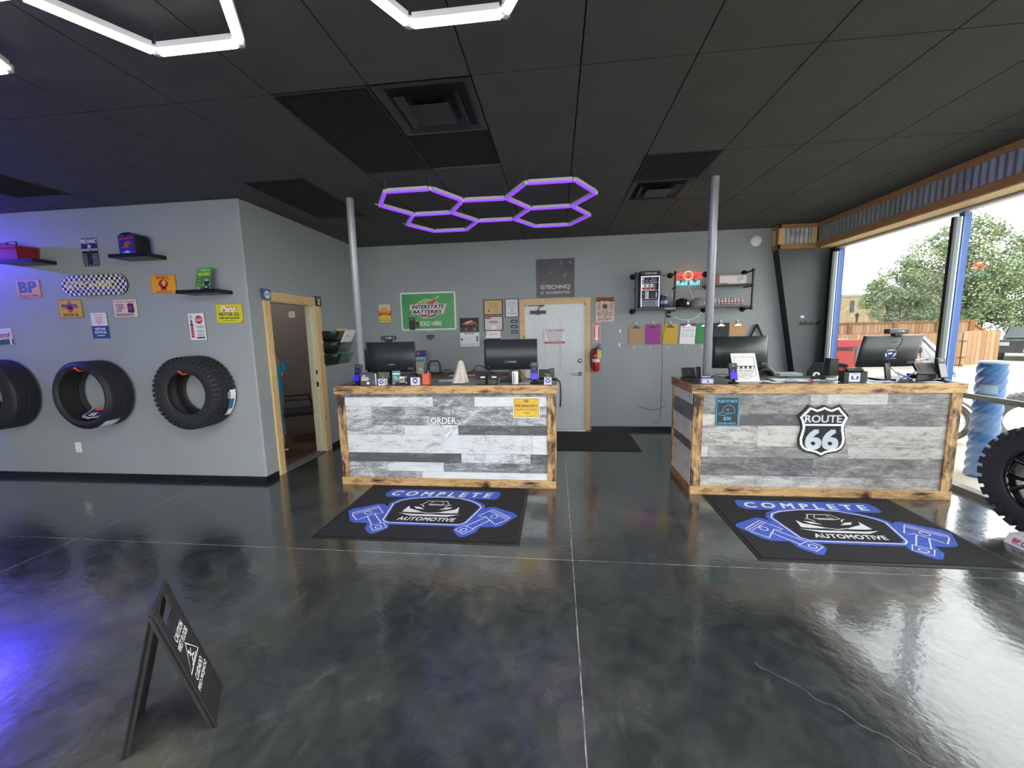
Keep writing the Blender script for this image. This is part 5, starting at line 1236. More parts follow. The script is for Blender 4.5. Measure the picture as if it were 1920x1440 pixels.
def person():
    # local frame: faces -y, standing on z=0; x to the person's left side when seen from the front
    t = thing('person', 'person in teal t-shirt, cropped jeans and dark slip-ons standing in the office doorway', 'person', (-3.925, 5.06, .008), radians(-78))
    SK = mat('skin', S('c08c74'), .55, noise=.06, nscale=14)
    V = []; E_ = []; Rr = []
    def v(p, r, par=None):
        V.append(p); Rr.append(r)
        if par is not None: E_.append((par, len(V)-1))
        return len(V)-1
    pel = v((0, 0, .92), (.125, .10)); sp = v((0, 0, 1.08), (.11, .085), pel); ch = v((0, .0, 1.26), (.13, .095), sp); nb = v((0, .01, 1.40), (.055, .055), ch); nk = v((0, .0, 1.46), .048, nb)
    hd = v((0, -.015, 1.53), (.066, .075), nk); h2 = v((0, -.012, 1.60), (.078, .09), hd); h3 = v((0, -.005, 1.66), (.062, .072), h2)
    for s in (-1, 1):
        sh = v((s*.155, .01, 1.34), .052, ch); el = v((s*.215, .055, 1.07), .040, sh); wr = v((s*.07, -.21, 1.10), .026, el); pm = v((s*.01, -.235, 1.12), (.034, .018), wr)
        for k in range(4):
            a = v((s*-.03, -.243-.004*k, 1.145-.018*k), .0085, pm); b = v((s*-.062, -.236-.004*k, 1.14-.018*k), .0078, a); v((s*-.085+s*.004*k, -.215-.004*k, 1.13-.018*k), .007, b)
        th = v((s*.02, -.25, 1.152), .009, pm); v((s*-.01, -.262, 1.175), .0075, th)
        hp = v((s*.09, .0, .86), .085, pel); kn = v((s*.095, -.01, .49), .052, hp); cf = v((s*.095, .02, .34), .050, kn); an = v((s*.095, .025, .10), .034, cf); v((s*.095, .03, .045), .034, an); v((s*.10, -.10, .03), .03, an)
    skin('body', V, E_, Rr, SK, t)
    # face details
    f = MB(); f.add([(-.010, -.095, 1.575), (.010, -.095, 1.575), (.0, -.118, 1.578), (0, -.097, 1.612)], [(0, 2, 3), (2, 1, 3), (0, 1, 2)], SK); f.build('nose', t)
    for s in (-1, 1):
        f = MB(); f.lathe([(0, -.004), (.011, -.002), (.013, .004)], flat('e8e4e0'), 12, c=(s*.03, -.098, 1.612), axis='Y'); f.lathe([(0, -.006), (.006, -.0045)], flat('3a2a20'), 10, c=(s*.03, -.0985, 1.612), axis='Y'); f.build('eye', t)
        f = MB(); f.lathe([(0, -.012), (.014, -.008), (.018, 0), (0, .004)], SK, 12, c=(s*.083, .0, 1.595), axis='X'); f.build('ear', t)
    f = MB(); f.tube([(-.022, -.095, 1.55), (0, -.101, 1.547), (.022, -.095, 1.55)], .0045, flat('a8605c'), 6); f.build('mouth', t)
    # hair: long, light brown, down the back
    HR = mat('light_brown_hair', S('8d6d52'), .6, noise=.35, nscale=40, stretch=(3, 3, .3))
    h = MB(); rings = []
    for z, cy, rx, ry in ((1.735, .0, .03, .035), (1.715, .01, .065, .075), (1.67, .02, .088, .098), (1.60, .04, .092, .085), (1.52, .06, .09, .062), (1.44, .075, .10, .05), (1.36, .095, .10, .04), (1.28, .115, .085, .028), (1.22, .12, .06, .018)):
        rings.append(((0, cy, z), rx, ry, 0))
    h.loft(rings, HR, 20); h.build('hair', t)
    TS = mat('teal_cotton', S('1f8fae'), .85, noise=.1, nscale=10, bump=.1, bscale=30)
    c = MB(); c.loft([((0, 0, .86), .165, .122, 0), ((0, 0, .98), .16, .118, 0), ((0, 0, 1.10), .15, .115, 0), ((0, 0, 1.24), .172, .13, 0), ((0, 0, 1.33), .185, .12, 0), ((0, .005, 1.385), .155, .095, 0), ((0, .005, 1.42), .085, .07, 0)], TS, 24)
    for s in (-1, 1):
        c.tube([(s*.12, .005, 1.35), (s*.17, .01, 1.33), (s*.20, .035, 1.22), (s*.215, .05, 1.14)], .07, TS, 14, radii=[.075, .084, .08, .074])
    c.build('t_shirt', t)
    J = mat('blue_denim', S('5f7d96'), .8, noise=.15, nscale=14, bump=.08, bscale=120)
    j = MB(); j.loft([((0, .0, .93), .155, .115, 0), ((0, .0, .86), .165, .12, 0), ((0, .0, .78), .165, .115, 0)], J, 24)
    for s in (-1, 1):
        j.loft([((s*.085, .0, .82), .088, .108, 0), ((s*.09, .0, .70), .085, .095, 0), ((s*.095, -.005, .50), .068, .078, 0), ((s*.095, .01, .36), .068, .076, 0), ((s*.095, .02, .24), .064, .07, 0)], J, 18)
    j.build('jeans', t)
    for s in (-1, 1):
        k = MB(); k.loft([((s*.098, -.035, .0), .045, .13, 0), ((s*.098, -.035, .022), .047, .133, 0)], flat('d8d4cc'), 20); k.loft([((s*.098, -.035, .0225), .045, .13, 0), ((s*.098, -.025, .05), .042, .115, 0), ((s*.097, .0, .075), .038, .075, 0)], flat('232326'), 20); k.build('shoe', t)
    for o in t.children:   # she leans forward, looking down
        for vt in o.data.vertices:
            u = min(1., max(0., (vt.co.z-1.22)/.40)); vt.co.y -= .10*u*u*(3-2*u)
person()

# ================================================================== COUNTER ITEMS
CZ = CT+.0005
def monitor(x, y, w, h, label, rz=0, tilt=0, curved=0, z0=.10, stand='plate', sticker=False, foot=True):
    t = thing('monitor', label, 'monitor', (x, y, CZ), rz)
    D = mat('monitor_back_grey', S('303437'), .4, noise=.05); b = MB()
    b.M = Matrix.Translation((0, 0, z0+h/2)) @ Matrix.Rotation(radians(tilt), 4, 'X'); n = 24; vs = []; fs = []
    for i in range(n+1):
        u = -1+2*i/n; xx = u*w/2; cy = curved*(u*u)
        yb = -.022+.012*abs(u)**3
        vs += [(xx, cy+yb, -h/2), (xx, cy+yb, h/2), (xx, cy+.012, h/2), (xx, cy+.012, -h/2)]
    for i in range(n):
        for k in range(4): fs.append((4*i+k, 4*i+(k+1) % 4, 4*i+4+(k+1) % 4, 4*i+4+k))
    fs = [tuple(reversed(f)) for f in fs]; fs += [(0, 1, 2, 3), (4*n+3, 4*n+2, 4*n+1, 4*n)]
    b.add(vs, fs, D); b.sm = [i < 4*n and i % 4 == 0 for i in range(len(fs))]; b.build('housing', t)
    s = MB(); s.M = b.M; vs = []; fs = []
    for i in range(n+1):
        u = -1+2*i/n; vs += [(u*(w/2-.006), curved*u*u+.0125, -h/2+.008), (u*(w/2-.006), curved*u*u+.0125, h/2-.006)]
    for i in range(n): fs.append((2*i, 2*i+1, 2*i+3, 2*i+2))
    s.add(vs, fs, mat('monitor_screen', S('10131a'), .15, emit=.15, ecol=(.5, .6, .8), noise=0)); s.build('screen', t)
    p = MB(); p.M = b.M
    for sx in (-.04, .04):
        for sz in (-.0, .08): p.disc(sx, sz+.0, .0035, -.0235, flat('9a9ea2'), 8)
    p.box(-.07, .07, -.026, -.02, -h/2+.075, -h/2+.10, BLACK); p.rect(-.02, .06, -h/2+.084, -h/2+.092, -.0265, flat('8a8e92')); p.rect(-.022, .022, h/2-.063, h/2-.057, -.0235, flat('1f2224')); p.rect(w/2-.09, w/2-.02, -h/2+.03, -h/2+.055, -.0205, flat('3f4b50'))
    p.disc(-w/2+.05, -h/2+.03, .01, -.0215, BLACK, 12)
    if sticker:
        p.poly([(-.05, .0), (.05, .0), (.06, -.03), (.03, -.065), (-.03, -.065), (-.06, -.03)], -.0237, flat('2b3a7c')); p.text('COMPLETE', 0, .014, .014, W_, -.0242, w=.09, bold=.02); p.poly([(-.03, -.025), (.03, -.025), (.02, -.01), (-.02, -.01)], -.0242, W_); p.line([(-.05, -.015), (-.035, -.05)], .01, -.0242, W_); p.line([(.05, -.015), (.035, -.05)], .01, -.0242, W_)
    p.build('back_ports', t)
    if foot:
        f = MB(); f.box(-.12, .12, -.09, .09, 0, .012, BLACK); f.build('stand_base', t, bevel=.004)
        f = MB(); f.cbox((0, .0, z0/2+.03), (.05, .02, z0+.05), BLACK if stand == 'plate' else DGREY, Matrix.Rotation(radians(-tilt), 3, 'X')); f.build('stand_neck', t, bevel=.003)
    return t
monitor(-1.90, 4.40, .60, .345, 'black monitor with its back to us on the whitewashed counter, beside the pole', rz=radians(-4), z0=.105)
monitor(-.51, 4.40, .59, .335, 'black monitor with its back to us at the right of the whitewashed counter', rz=radians(3), z0=.12)
monitor(1.95, 4.46, .58, .335, 'black curved monitor behind the white tilted card on the grey counter', rz=radians(8), curved=.05, z0=.105)
monitor(3.21, 4.26, .56, .31, 'black monitor with crew sticker on its back, in front of the window', rz=radians(6), tilt=13, z0=.12, stand='arm', sticker=True)
m = monitor(-2.17, 4.56, .34, .25, 'black screen peeking out behind the left monitor beside the pole', z0=.12)
def webcam(x, y, z, rz, label, w=.17):
    t = thing('webcam', label, 'webcam', (x, y, z), rz)
    b = MB(); b.box(-w/2, w/2, -.035, .03, .018, .068, DGREY); b.build('body', t, bevel=.012)
    b = MB(); b.rect(-.02, .05, .035, .055, -.0355, flat('77797a')); b.disc(.03, .045, .006, -.036, W_, 10); b.build('lens', t)
    b = MB(); b.box(-.035, .035, -.03, .02, .0, .02, BLACK); b.build('clamp', t, bevel=.003)
webcam(-1.91, 4.40, 1.5425, radians(-4), 'black box camera clipped on top of the left monitor')
webcam(3.23, 4.225, 1.513, radians(6), 'long black webcam on top of the window-side monitor', .20)
cable([(3.20, 4.17, 1.54), (3.24, 4.16, 1.46), (3.19, 4.2, 1.33), (3.17, 4.2, 1.24), (3.24, 4.14, 1.13), (3.28, 4.12, 1.097)], .0035, K, 'black webcam cable looping down the back of the window-side monitor')
def terminal(x, y, label, rz=0, lean=-16, h=.19, blank=False):
    t = thing('card_terminal', label, 'card reader', (x, y, CZ), rz)
    b = MB(); b.lathe([(0, 0), (.05, 0), (.048, .010), (.014, .016), (.012, .04), (0, .04)], BLACK, 20); b.build('base', t)
    R = Matrix.Translation((0, 0, .028)) @ Matrix.Rotation(radians(lean), 4, 'X')
    b = MB(); b.M = R; b.box(-.038, .038, -.012, .012, 0, h, BLACK); b.box(-.040, .040, -.02, .014, h-.045, h+.005, DGREY); b.rect(-.008, .008, h-.022, h-.017, -.0205, W_); b.build('body', t, bevel=.006)
    SN = mat('blue_screen', S('2018c8'), .3, emit=.75, ecol=S('2a22e0'), noise=0)
    b = MB(); b.M = R; b.rect(-.033, .033, .008, h-.05, -.0125, flat('8a9296') if blank else flat('16145a'))
    if not blank: b.rect(-.031, .031, .012, .075, -.0130, SN); b.disc(0, h-.07, .008, -.0130, flat('6a70c8'), 12)
    b.build('screen', t)
    return t
terminal(-2.175, 4.10, 'card reader with blue screen at the left end of the whitewashed counter', radians(-14))
terminal(-.235, 4.13, 'card reader with blue screen at the right end of the whitewashed counter', radians(2))
terminal(1.70, 4.04, 'card reader with blue screen in front of the white tilted card', radians(6), h=.16)
t = terminal(3.555, 4.08, 'grey-faced handset standing at the window end of the grey counter', radians(10), h=.185, blank=True)
def box(nm, x0, x1, y, d, h, m, label, cat, draw=None, rz=0, z=CZ, bev=.001, grp=None):
    b = MB(); b.box(-(x1-x0)/2, (x1-x0)/2, 0, d, 0, h, m)
    if draw: draw(b, (x1-x0), h)
    return tag(b.build(nm, loc=((x0+x1)/2, y, z), rotz=rz, bevel=bev), label, cat, grp)
def dd(b, w, h):
    b.poly([(-.07, .095), (-.035, .095), (-.04, .110), (-.05, .106)], -.0006, W_)
    for i in range(3): b.rect(-.078, .0+.012*(i % 2), .078-.014*i, .085-.014*i, -.0006, W_)
    b.rect(-.02, .008, .008, .034, -.0006, W_); b.ring(.085, .01, .034, .038, -.0006, flat('a8a0d0'), a0=pi*.35, a1=pi*1.0); b.rect(w/2-.012, w/2, 0, h, -.0006, W_)
box('product_carton', -2.105, -1.925, 4.05, .06, .125, flat('4b4a4e'), 'charcoal printed carton with white lines of text left on the whitewashed counter', 'box', dd)
def pot(x, y, label, w=.075, plant=True):
    t = thing('printed_cup', label, 'cup', (x, y, CZ))
    b = MB(); b.box(-w/2, w/2, -w/2, w/2, 0, .072, flat('d6d8e4')); b.M = Matrix.Translation((0, 0, .036)); b.line(rrect(w-.01, .060, .004), .002, -w/2-.0005, flat('3c4a8c'), True); b.disc(0, .0, .021, -w/2-.0006, flat('3b4a94'), 16); b.poly([(-.014, -.006), (.014, -.006), (.008, .006), (-.008, .006)], -w/2-.001, W_); b.rect(-.03, .03, .024, .030, -w/2-.0006, flat('3b4a94')); b.line([(-.03, .01), (-.015, -.015)], .007, -w/2-.0008, flat('3b4a94')); b.line([(.03, .01), (.015, -.015)], .007, -w/2-.0008, flat('3b4a94'))
    b.build('body', t)
    if plant:
        for k in range(9):
            p = MB(); a = k*2.4; r = .008+.003*k; p.M = Matrix.Translation((0, 0, .072)); p.add([(0, 0, 0), (r*cos(a)-.008*sin(a), r*sin(a)+.008*cos(a), .02), (1.9*r*cos(a), 1.9*r*sin(a), .036), (r*cos(a)+.008*sin(a), r*sin(a)-.008*cos(a), .02)], [(0, 1, 2, 3)], flat('8aa04a')); p.build('leaf', t)
pot(-1.852, 4.045, 'small printed white cup with a succulent right of the charcoal carton')
pot(-.093, 4.05, 'small printed white cup with green sprout at the right end of the whitewashed counter')
def slab(x0, x1, y, h, m, tilt, label, nm, cat, th=.006, draw=None, rz=0, z=CZ, y1=None):
    b = MB(); b.M = Matrix.Rotation(radians(tilt), 4, 'X'); b.box(-(x1-x0)/2, (x1-x0)/2, 0, th, 0, h, m)
    if draw: draw(b)
    return tag(b.build(nm, loc=((x0+x1)/2, y, z), rotz=rz), label, cat)
def dt(b): b.rect(-.04, .04, .10, .115, -.0005, flat('dfe8ea')); b.disc(0, .065, .014, -.0005, flat('dcdcd8'), 14); b.rect(-.02, .02, .03, .06, -.0007, flat('9aa2a0'))
slab(-1.80, -1.71, 4.16, .14, flat('4a8a94'), -10, 'teal picture card standing behind the succulent cup', 'picture_card', 'card', draw=dt)
slab(-1.62, -1.545, 4.17, .105, flat('4478a8'), -8, 'blue card standing behind the wrenches on the whitewashed counter', 'picture_card', 'card')
def wrenches(x, y, m1, m2, label, rz=0):
    t = thing('wrench_card_holder', label, 'holder', (x, y, CZ), rz)
    b = MB(); b.box(-.075, .075, -.01, .05, 0, .006, BLACK); b.box(-.07, .07, .02, .045, .006, .022, BLACK); b.build('base', t)
    for s in (-1, 1):
        w = MB(); p0 = Vector((-s*.075, -.006*s+.01, .014)); p1 = Vector((s*.07, -.006*s+.01, .082)); w.tube([p0, p1], .006, m1 if s > 0 else m2, 8)
        for p in (p0, p1): w.M = Matrix.Translation(p); w.lathe([(.007, -.005), (.014, -.005), (.014, .005), (.007, .005)], CHROME, 14, axis='Y', closed=True); w.M = Matrix.Identity(4)
        w.build('wrench', t)
    c = MB(); c.M = Matrix.Rotation(radians(-12), 4, 'X'); c.box(-.03, .03, .03, .034, .02, .092, PAPER); c.rect(-.02, .02, .06, .068, .0295, flat('6a6c74')); c.build('business_cards', t)
wrenches(-1.66, 4.06, CHROME, CHROME, 'two crossed chrome wrenches holding cards on the whitewashed counter')
wrenches(3.22, 4.045, flat('3a4a9c', .3), flat('5a6ab0', .3), 'two crossed blue wrenches holding cards in front of the window-side monitor')
def cupbox(x, y, w, h, m, label, nm='pen_cup', cat='pen cup', pens=(), wire=False):
    t = thing(nm, label, cat, (x, y, CZ)); b = MB(); e = .003
    for q in ((-w/2, w/2, -w/2, -w/2+e, 0, h), (-w/2, w/2, w/2-e, w/2, 0, h), (-w/2, -w/2+e, -w/2+e, w/2-e, 0, h), (w/2-e, w/2, -w/2+e, w/2-e, 0, h), (-w/2+e, w/2-e, -w/2+e, w/2-e, 0, .003)): b.box(*q, m)
    b.build('body', t, bevel=.001)
    g = MB(); g.box(-w/2-.003, w/2+.003, -w/2-.003, -w/2-.0005, h-.012, h, m); g.build('rim', t)
    for i, (px, py, c, L) in enumerate(pens):
        p = MB(); p.tube([(px*.5, py*.5, .004), (px, py, L)], .004, flat(c), 6); tag(p.build('pen', loc=(x, y, CZ)), ['leftmost', 'second', 'third', 'fourth', 'fifth'][i]+' pen standing in the '+label.split(' on ')[0].split(' beside ')[0], 'pen', 'pens standing in counter cups')
cupbox(-1.535, 4.09, .095, .11, BLACKM, 'black mesh pen cup beside the orange one', pens=((-.03, 0, '2a2a30', .15), (0, .02, '3a3a40', .16), (.03, -.01, '26262c', .145)))
cupbox(-1.385, 4.10, .072, .115, mat('orange_mesh', S('d9603c'), .5, noise=.1), 'orange mesh pen cup on the whitewashed counter', pens=((-.02, .0, '2a2a30', .15), (.02, .01, 'c8ccd0', .145)))
box('logo_card', -1.535, -1.435, 4.02, .012, .083, flat('d4d5e6'), 'small white card with dark blue round crew logo before the black pen cup', 'card',
    lambda b, w, h: (b.disc(0, .045, .028, -.0006, flat('4a4a80'), 18), b.poly([(-.018, .038), (.018, .038), (.010, .054), (-.010, .054)], -.001, W_), b.rect(-.03, .03, .074, .079, -.0006, flat('4a4a80'))))
def towel():
    t = thing('draped_towel', 'grey speckled cloth draped to a point over a bottle', 'towel', (-1.04, 4.17, CZ))
    T = mat('speckled_towel', S('c6c0b6'), .95, noise=.28, nscale=90, bump=.3, bscale=150)
    b = MB(); vs = []; fs = []; n = 40; lv = [(0, .002, .247), (.02, .020, .244), (.08, .031, .215), (.3, .042, .15), (.6, .06, .08), (1, .075, .004)]
    for k, (f, r, z) in enumerate(lv):
        for i in range(n):
            a = 2*pi*i/n; w = 1+.22*f*sin(5*a)+.10*f*sin(9*a+1); vs.append((r*w*cos(a)*1.12+(.018*(1-f)), r*w*sin(a)*.9, z))
    for k in range(len(lv)-1):
        for i in range(n): fs.append((k*n+i, (k+1)*n+i, (k+1)*n+(i+1) % n, k*n+(i+1) % n))
    fs = [tuple(reversed(f)) for f in fs] if 0 else fs
    b.add(vs, fs, T, True); b.build('cloth', t, sub=1)
towel()
def smallbin(x, label):
    t = thing('card_bin', label, 'holder', (x, 4.06, CZ)); b = MB(); b.box(-.046, .046, -.03, .04, 0, .055, BLACK); b.box(-.046, .046, .0, .04, .055, .066, BLACK); b.build('body', t, bevel=.003)
    b = MB(); b.M = Matrix.Rotation(radians(-15), 4, 'X'); b.box(-.012, .036, .0, .006, .045, .082, PAPER); b.rect(.005, .02, .055, .062, -.0006, K); b.build('cards', t)
smallbin(-.785, 'black card bin with white cards, left of the pair beside the draped towel')
smallbin(-.665, 'black card bin with white cards, right of the pair beside the draped towel')
cupbox(-.79, 4.25, .075, .115, BLACKM, 'dark pen cup behind the left card bin', pens=((-.025, 0, '2b3a9c', .15), (0, .01, '1a1a20', .17), (.025, 0, '1f3a9a', .16), (.01, -.02, '8a8c90', .15)))
t = thing('energy_drink_can', 'tall white drink can with black and red lettering on the whitewashed counter', 'can', (-.43, 4.06, CZ))
b = MB(); b.lathe([(0, .0), (.026, 0), (.033, .008), (.033, .125), (.027, .134), (0, .134)], W_, 24)
b.M = Matrix.Rotation(radians(-90), 4, 'Y') ; b.M = Matrix.Identity(4)
for i in range(5): b.rect(-.016, -.003, .10-.021*i, .114-.021*i, -.0336, flat('26262a'))
for i in range(6): b.rect(.004, .013, .10-.017*i, .110-.017*i, -.0336, RED)
b.build('body', t)
b = MB(); b.ring(0, 0, .0, .01, 0, CHROME); b.v = [(x, z, .1345) for x, y, z in b.v]; b.build('pull_tab', t)
def phone_base(x, y, label, rz=0, w=.13):
    t = thing('desk_phone', label, 'phone', (x, y, CZ), rz)
    b = MB(); b.prism([(-w/2, 0), (w/2, 0), (w/2, .03), (-w/2, .03)], -.05, .08, BLACK); b.M = Matrix.Translation((0, .05, .03)) @ Matrix.Rotation(radians(-20), 4, 'X'); b.box(-w/2+.005, w/2-.005, -.012, .012, 0, .10, BLACK); b.rect(-.008, .008, .048, .052, -.0125, flat('8a8c90')); b.build('body', t, bevel=.005)
    return t
phone_base(-.135, 4.24, 'black desk scanner behind the right card reader')
b = MB(); b.M = Matrix.Rotation(radians(-12), 4, 'X'); b.box(-.028, .028, -.012, .014, 0, .125, BLACK); b.box(-.024, .024, -.016, -.012, .08, .11, DGREY)
tag(b.build('cordless_handset', loc=(-.055, 4.22, CZ+.02), bevel=.008), 'black cordless handset upright at the right end of the whitewashed counter', 'phone')
cable([(-.05, 4.15, 1.12), (.0, 4.08, 1.13), (.03, 4.03, 1.10), (.036, 4.0, 1.02), (.035, 3.99, .93), (.03, 4.02, .86)], .008, K, 'thick black cable hanging over the right corner of the whitewashed counter')
cable([(-1.9, 4.3, 1.12), (-1.8, 4.28, 1.20), (-1.72, 4.32, 1.24), (-1.7, 4.35, 1.2)], .003, K, 'thin cable behind the teal picture card')
cable([(-.55, 4.3, 1.11), (-.45, 4.3, 1.18), (-.4, 4.3, 1.2), (-.33, 4.25, 1.13), (-.2, 4.2, 1.10)], .004, K, 'black cables tangled under the right monitor of the whitewashed counter')
def paper(x, y, w, d, rz, label, m=PAPER, nm='paper_sheet', lines=True, z=CZ, cat='paper'):
    b = MB(); b.box(-w/2, w/2, -d/2, d/2, 0, .0015, m)
    if lines:
        for i in range(5): b.box(-w*.38, w*.3*random.uniform(.3, 1), -d*.35+i*d*.15, -d*.35+i*d*.15+.004, .0016, .0018, flat('9a9ea6'))
    tag(b.build(nm, loc=(x, y, z), rotz=rz), label, cat)
paper(-1.20, 4.42, .28, .2, .2, 'white paper lying behind the draped towel')
paper(-.35, 4.14, .2, .1, .1, 'white paper beside the drink can on the whitewashed counter')
b = MB(); b.box(-.04, .04, -.03, .03, 0, .03, BLACK); b.tube([(-.02, 0, .03), (-.05, .02, .2)], .012, BLACK); b.tube([(.02, 0, .03), (.03, .02, .16)], .01, flat('8a2a30')); b.tube([(-.01, 0, .03), (-.03, -.01, .14)], .012, flat('5a1a20'))
tag(b.build('tool_holder', loc=(-2.295, 4.42, CZ)), 'black and red barcode scanners standing at the far left end of the counter', 'tool holder')
b = MB(); b.M = Matrix.Rotation(radians(18), 4, 'Y'); b.box(-.02, .02, -.015, .015, 0, .15, BLACK); b.box(-.016, .005, -.017, -.015, .02, .12, flat('a82a34'))
tag(b.build('handset', loc=(-2.24, 4.30, CZ+.01)), 'black and red handset leaning behind the left card reader', 'phone')
# back desk
def back_desk():
    t = thing('back_desk', 'brown wooden desk along the back wall behind the whitewashed counter', 'desk', (-1.6, 6.1, 0))
    b = MB(); b.box(-1.0, 1.0, -.28, .375, .93, .975, desk_m); b.build('desktop', t, bevel=.004)
    for x in (-.95, .95):
        for y in (-.22, .3): b = MB(); b.box(x-.03, x+.03, y-.03, y+.03, 0, .93, BLACKM); b.build('leg', t)
back_desk()
DZ_ = .9755
slab(-2.29, -2.13, 6.30, .10, BLACK, -12, 'tablet with colourful screen propped behind the left monitor on the back desk', 'tablet', 'tablet', z=DZ_+.28, draw=lambda b: (b.rect(-.07, .07, .012, .09, -.0006, flat('2b3aa8')), b.rect(-.065, -.02, .02, .08, -.001, flat('b05a3c'))))
b = MB(); b.box(-.08, .05, -.05, .05, 0, .28, flat('a9afb0')); b.rect(-.075, -.05, .02, .24, -.0506, flat('c8a85a')); b.rect(-.03, .02, .02, .10, -.0506, flat('dfe2e2')); b.rect(-.02, .01, .03, .05, -.051, flat('3a8a50')); b.box(-.08, .05, -.052, -.05, .20, .24, flat('4a86b0'))
tag(b.build('parts_carton', loc=(-2.19, 6.28, DZ_), bevel=.002), 'pale carton supporting the tablet on the back desk', 'box')
t = thing('work_light', 'black and silver portable work light on the back desk', 'lamp', (-1.97, 6.25, DZ_))
b = MB(); b.box(-.075, .075, -.04, .03, .03, .14, flat('8d9094')); bars(b, -.03, .03, .09, .105, 1, W_, -.0405); b.build('lamp_head', t, bevel=.008)
b = MB(); b.tube([(-.095, 0, .0), (-.095, 0, .15), (-.06, 0, .205), (.06, 0, .205), (.095, 0, .15), (.095, 0, .0)], .011, BLACK, 8); b.box(-.1, .1, -.04, .04, .0, .02, BLACK); b.build('handle_frame', t)
cable([(-1.85, 6.2, .99), (-1.8, 6.22, 1.03), (-1.72, 6.2, 1.04), (-1.66, 6.22, 1.0), (-1.72, 6.15, .985)], .008, K, 'black cable coil right of the work light on the back desk')
cable([(-1.33, 6.2, .99), (-1.28, 6.22, 1.09), (-1.2, 6.2, 1.10), (-1.1, 6.22, 1.04), (-1.0, 6.2, .99)], .007, K, 'black cable arching behind the draped towel on the back desk')
cable([(-1.4, 6.1, .99), (-1.3, 6.15, 1.03), (-1.15, 6.12, 1.0), (-.95, 6.1, .99)], .006, K, 'lower black cable lying right of the draped towel on the back desk')
paper(-1.45, 5.98, .4, .24, .1, 'white sheets lying on the back desk', z=DZ_)
b = MB()
for i, c in enumerate(('26262c', '2c3c9a', 'c04a8a', '3a4aa8')):
    b = MB(); b.tube([(0, 0, .006), (.12, .02*(i-1), .006)], .006, flat(c), 6)
    tag(b.build('marker', loc=(-.86+.04*i, 6.0+.03*i, DZ_+.0005)), ['black', 'dark blue', 'pink', 'bright blue'][i]+' marker pen lying on the back desk under the right monitor', 'marker')
# hooks with keys
t = thing('key_hooks', 'row of three clear hooks with black key fobs on the back wall', 'hooks', (-2.09, YB, 1.66))
b = MB(); b.box(-.022, .022, -.003, 0, .055, .075, W_); b.build('label', t)
for i in range(3):
    b = MB(); x = -.045+.045*i; b.box(x-.008, x+.008, -.006, 0, .0, .03, HK); b.build('hook', t)
    b = MB(); b.tube([(x, -.01, .0), (x-.01, -.012, -.03), (x, -.012, -.05), (x+.01, -.012, -.03), (x, -.01, .0)], .002, CHROME, 5); b.box(x-.014, x+.014, -.02, -.006, -.12+.02*(i % 2)*-1, -.055, BLACK); tag(b.build('key_fob', loc=(-2.09, YB, 1.66), bevel=.004), ['left', 'middle', 'right'][i]+' black key fob hanging on the row of clear hooks', 'keys')
# right counter items
phone_base(1.372, 4.26, 'black desk scanner at the left end of the grey counter', radians(4), .145)
b = MB(); b.M = Matrix.Rotation(radians(-14), 4, 'X'); b.box(-.025, .025, -.012, .014, 0, .13, BLACK); tag(b.build('cordless_handset', loc=(1.478, 4.34, CZ+.005), bevel=.008), 'black cordless handset standing behind the pole on the grey counter', 'phone')
box('logo_card', 1.395, 1.50, 4.0, .05, .045, flat('c8cbe0'), 'low white and blue printed card box left on the grey counter', 'card', lambda b, w, h: (b.line([(x, z+.0225) for x, z in rrect(.09, .03, .003)], .002, -.0006, flat('3c4a8c'), True), b.disc(0, .022, .010, -.0008, flat('3c4a8c'), 14)))
box('logo_card', 1.405, 1.492, 4.06, .02, .072, flat('34448c'), 'blue lettered card behind the low white card box', 'card', lambda b, w, h: b.text('COMPLETE', 0, .062, .010, W_, -.0006, w=.08, bold=.02))
def card_sign():
    t = thing('tilted_sign', 'white tilted shield card sign in front of the curved monitor', 'sign', (1.865, 4.12, CZ), radians(4))
    R = Matrix.Rotation(radians(-24), 4, 'X')
    b = MB(); b.M = R; b.box(-.12, .12, 0, .006, 0, .30, flat('e2e2e0')); y = -.0008; D = flat('3a3a42')
    b.line([(-.095, .26), (.095, .26), (.095, .07), (0, .03), (-.095, .07)], .004, y, D, True)
    b.rect(-.09, .09, .135, .165, y-.0004, K)
    for i in range(4): b.poly([(-.08+.045*i, .138), (-.05+.045*i, .138), (-.055+.045*i, .162), (-.07+.045*i, .155)], y-.0008, W_)
    b.text('TECHNIQ', .0, .112, .022, D, y-.0004, w=.15, bold=.012); b.text('ACCREDITED', .0, .088, .010, D, y-.0004, w=.14, bold=.01, space=1.1); bars(b, -.05, .05, .055, .078, 2, flat('8a8a90'), y-.0004)
    b.build('printed_panel', t)
    b = MB(); b.box(-.12, .12, -.03, .10, -.0, .004, flat('dcdcda')); b.build('foot', t)
card_sign()
cable([(1.55, 4.3, 1.10), (1.62, 4.25, 1.15), (1.69, 4.15, 1.16), (1.70, 4.12, 1.15)], .003, K, 'thin black cable running to the card reader by the tilted sign')
cable([(1.56, 4.35, 1.10), (1.63, 4.3, 1.13), (1.70, 4.2, 1.12)], .003, K, 'second thin cable below the card reader cable on the grey counter')
paper(2.08, 4.12, .12, .2, .3, 'small striped papers right of the tilted white sign')
t = thing('clipboard', 'brown clipboard with papers lying flat on the grey counter', 'clipboard', (2.28, 4.20, CZ), radians(80))
b = MB(); b.box(-.11, .11, -.17, .17, 0, .004, flat('6a4038')); b.build('board', t); b = MB(); b.box(-.105, .10, -.15, .14, .0045, .008, PAPER); b.build('papers', t); b = MB(); b.box(-.11, -.07, -.05, .05, .0085, .014, CHROME); b.tube([(-.1, -.04, .014), (-.115, 0, .035), (-.1, .04, .014)], .003, CHROME, 6); b.build('clip', t)
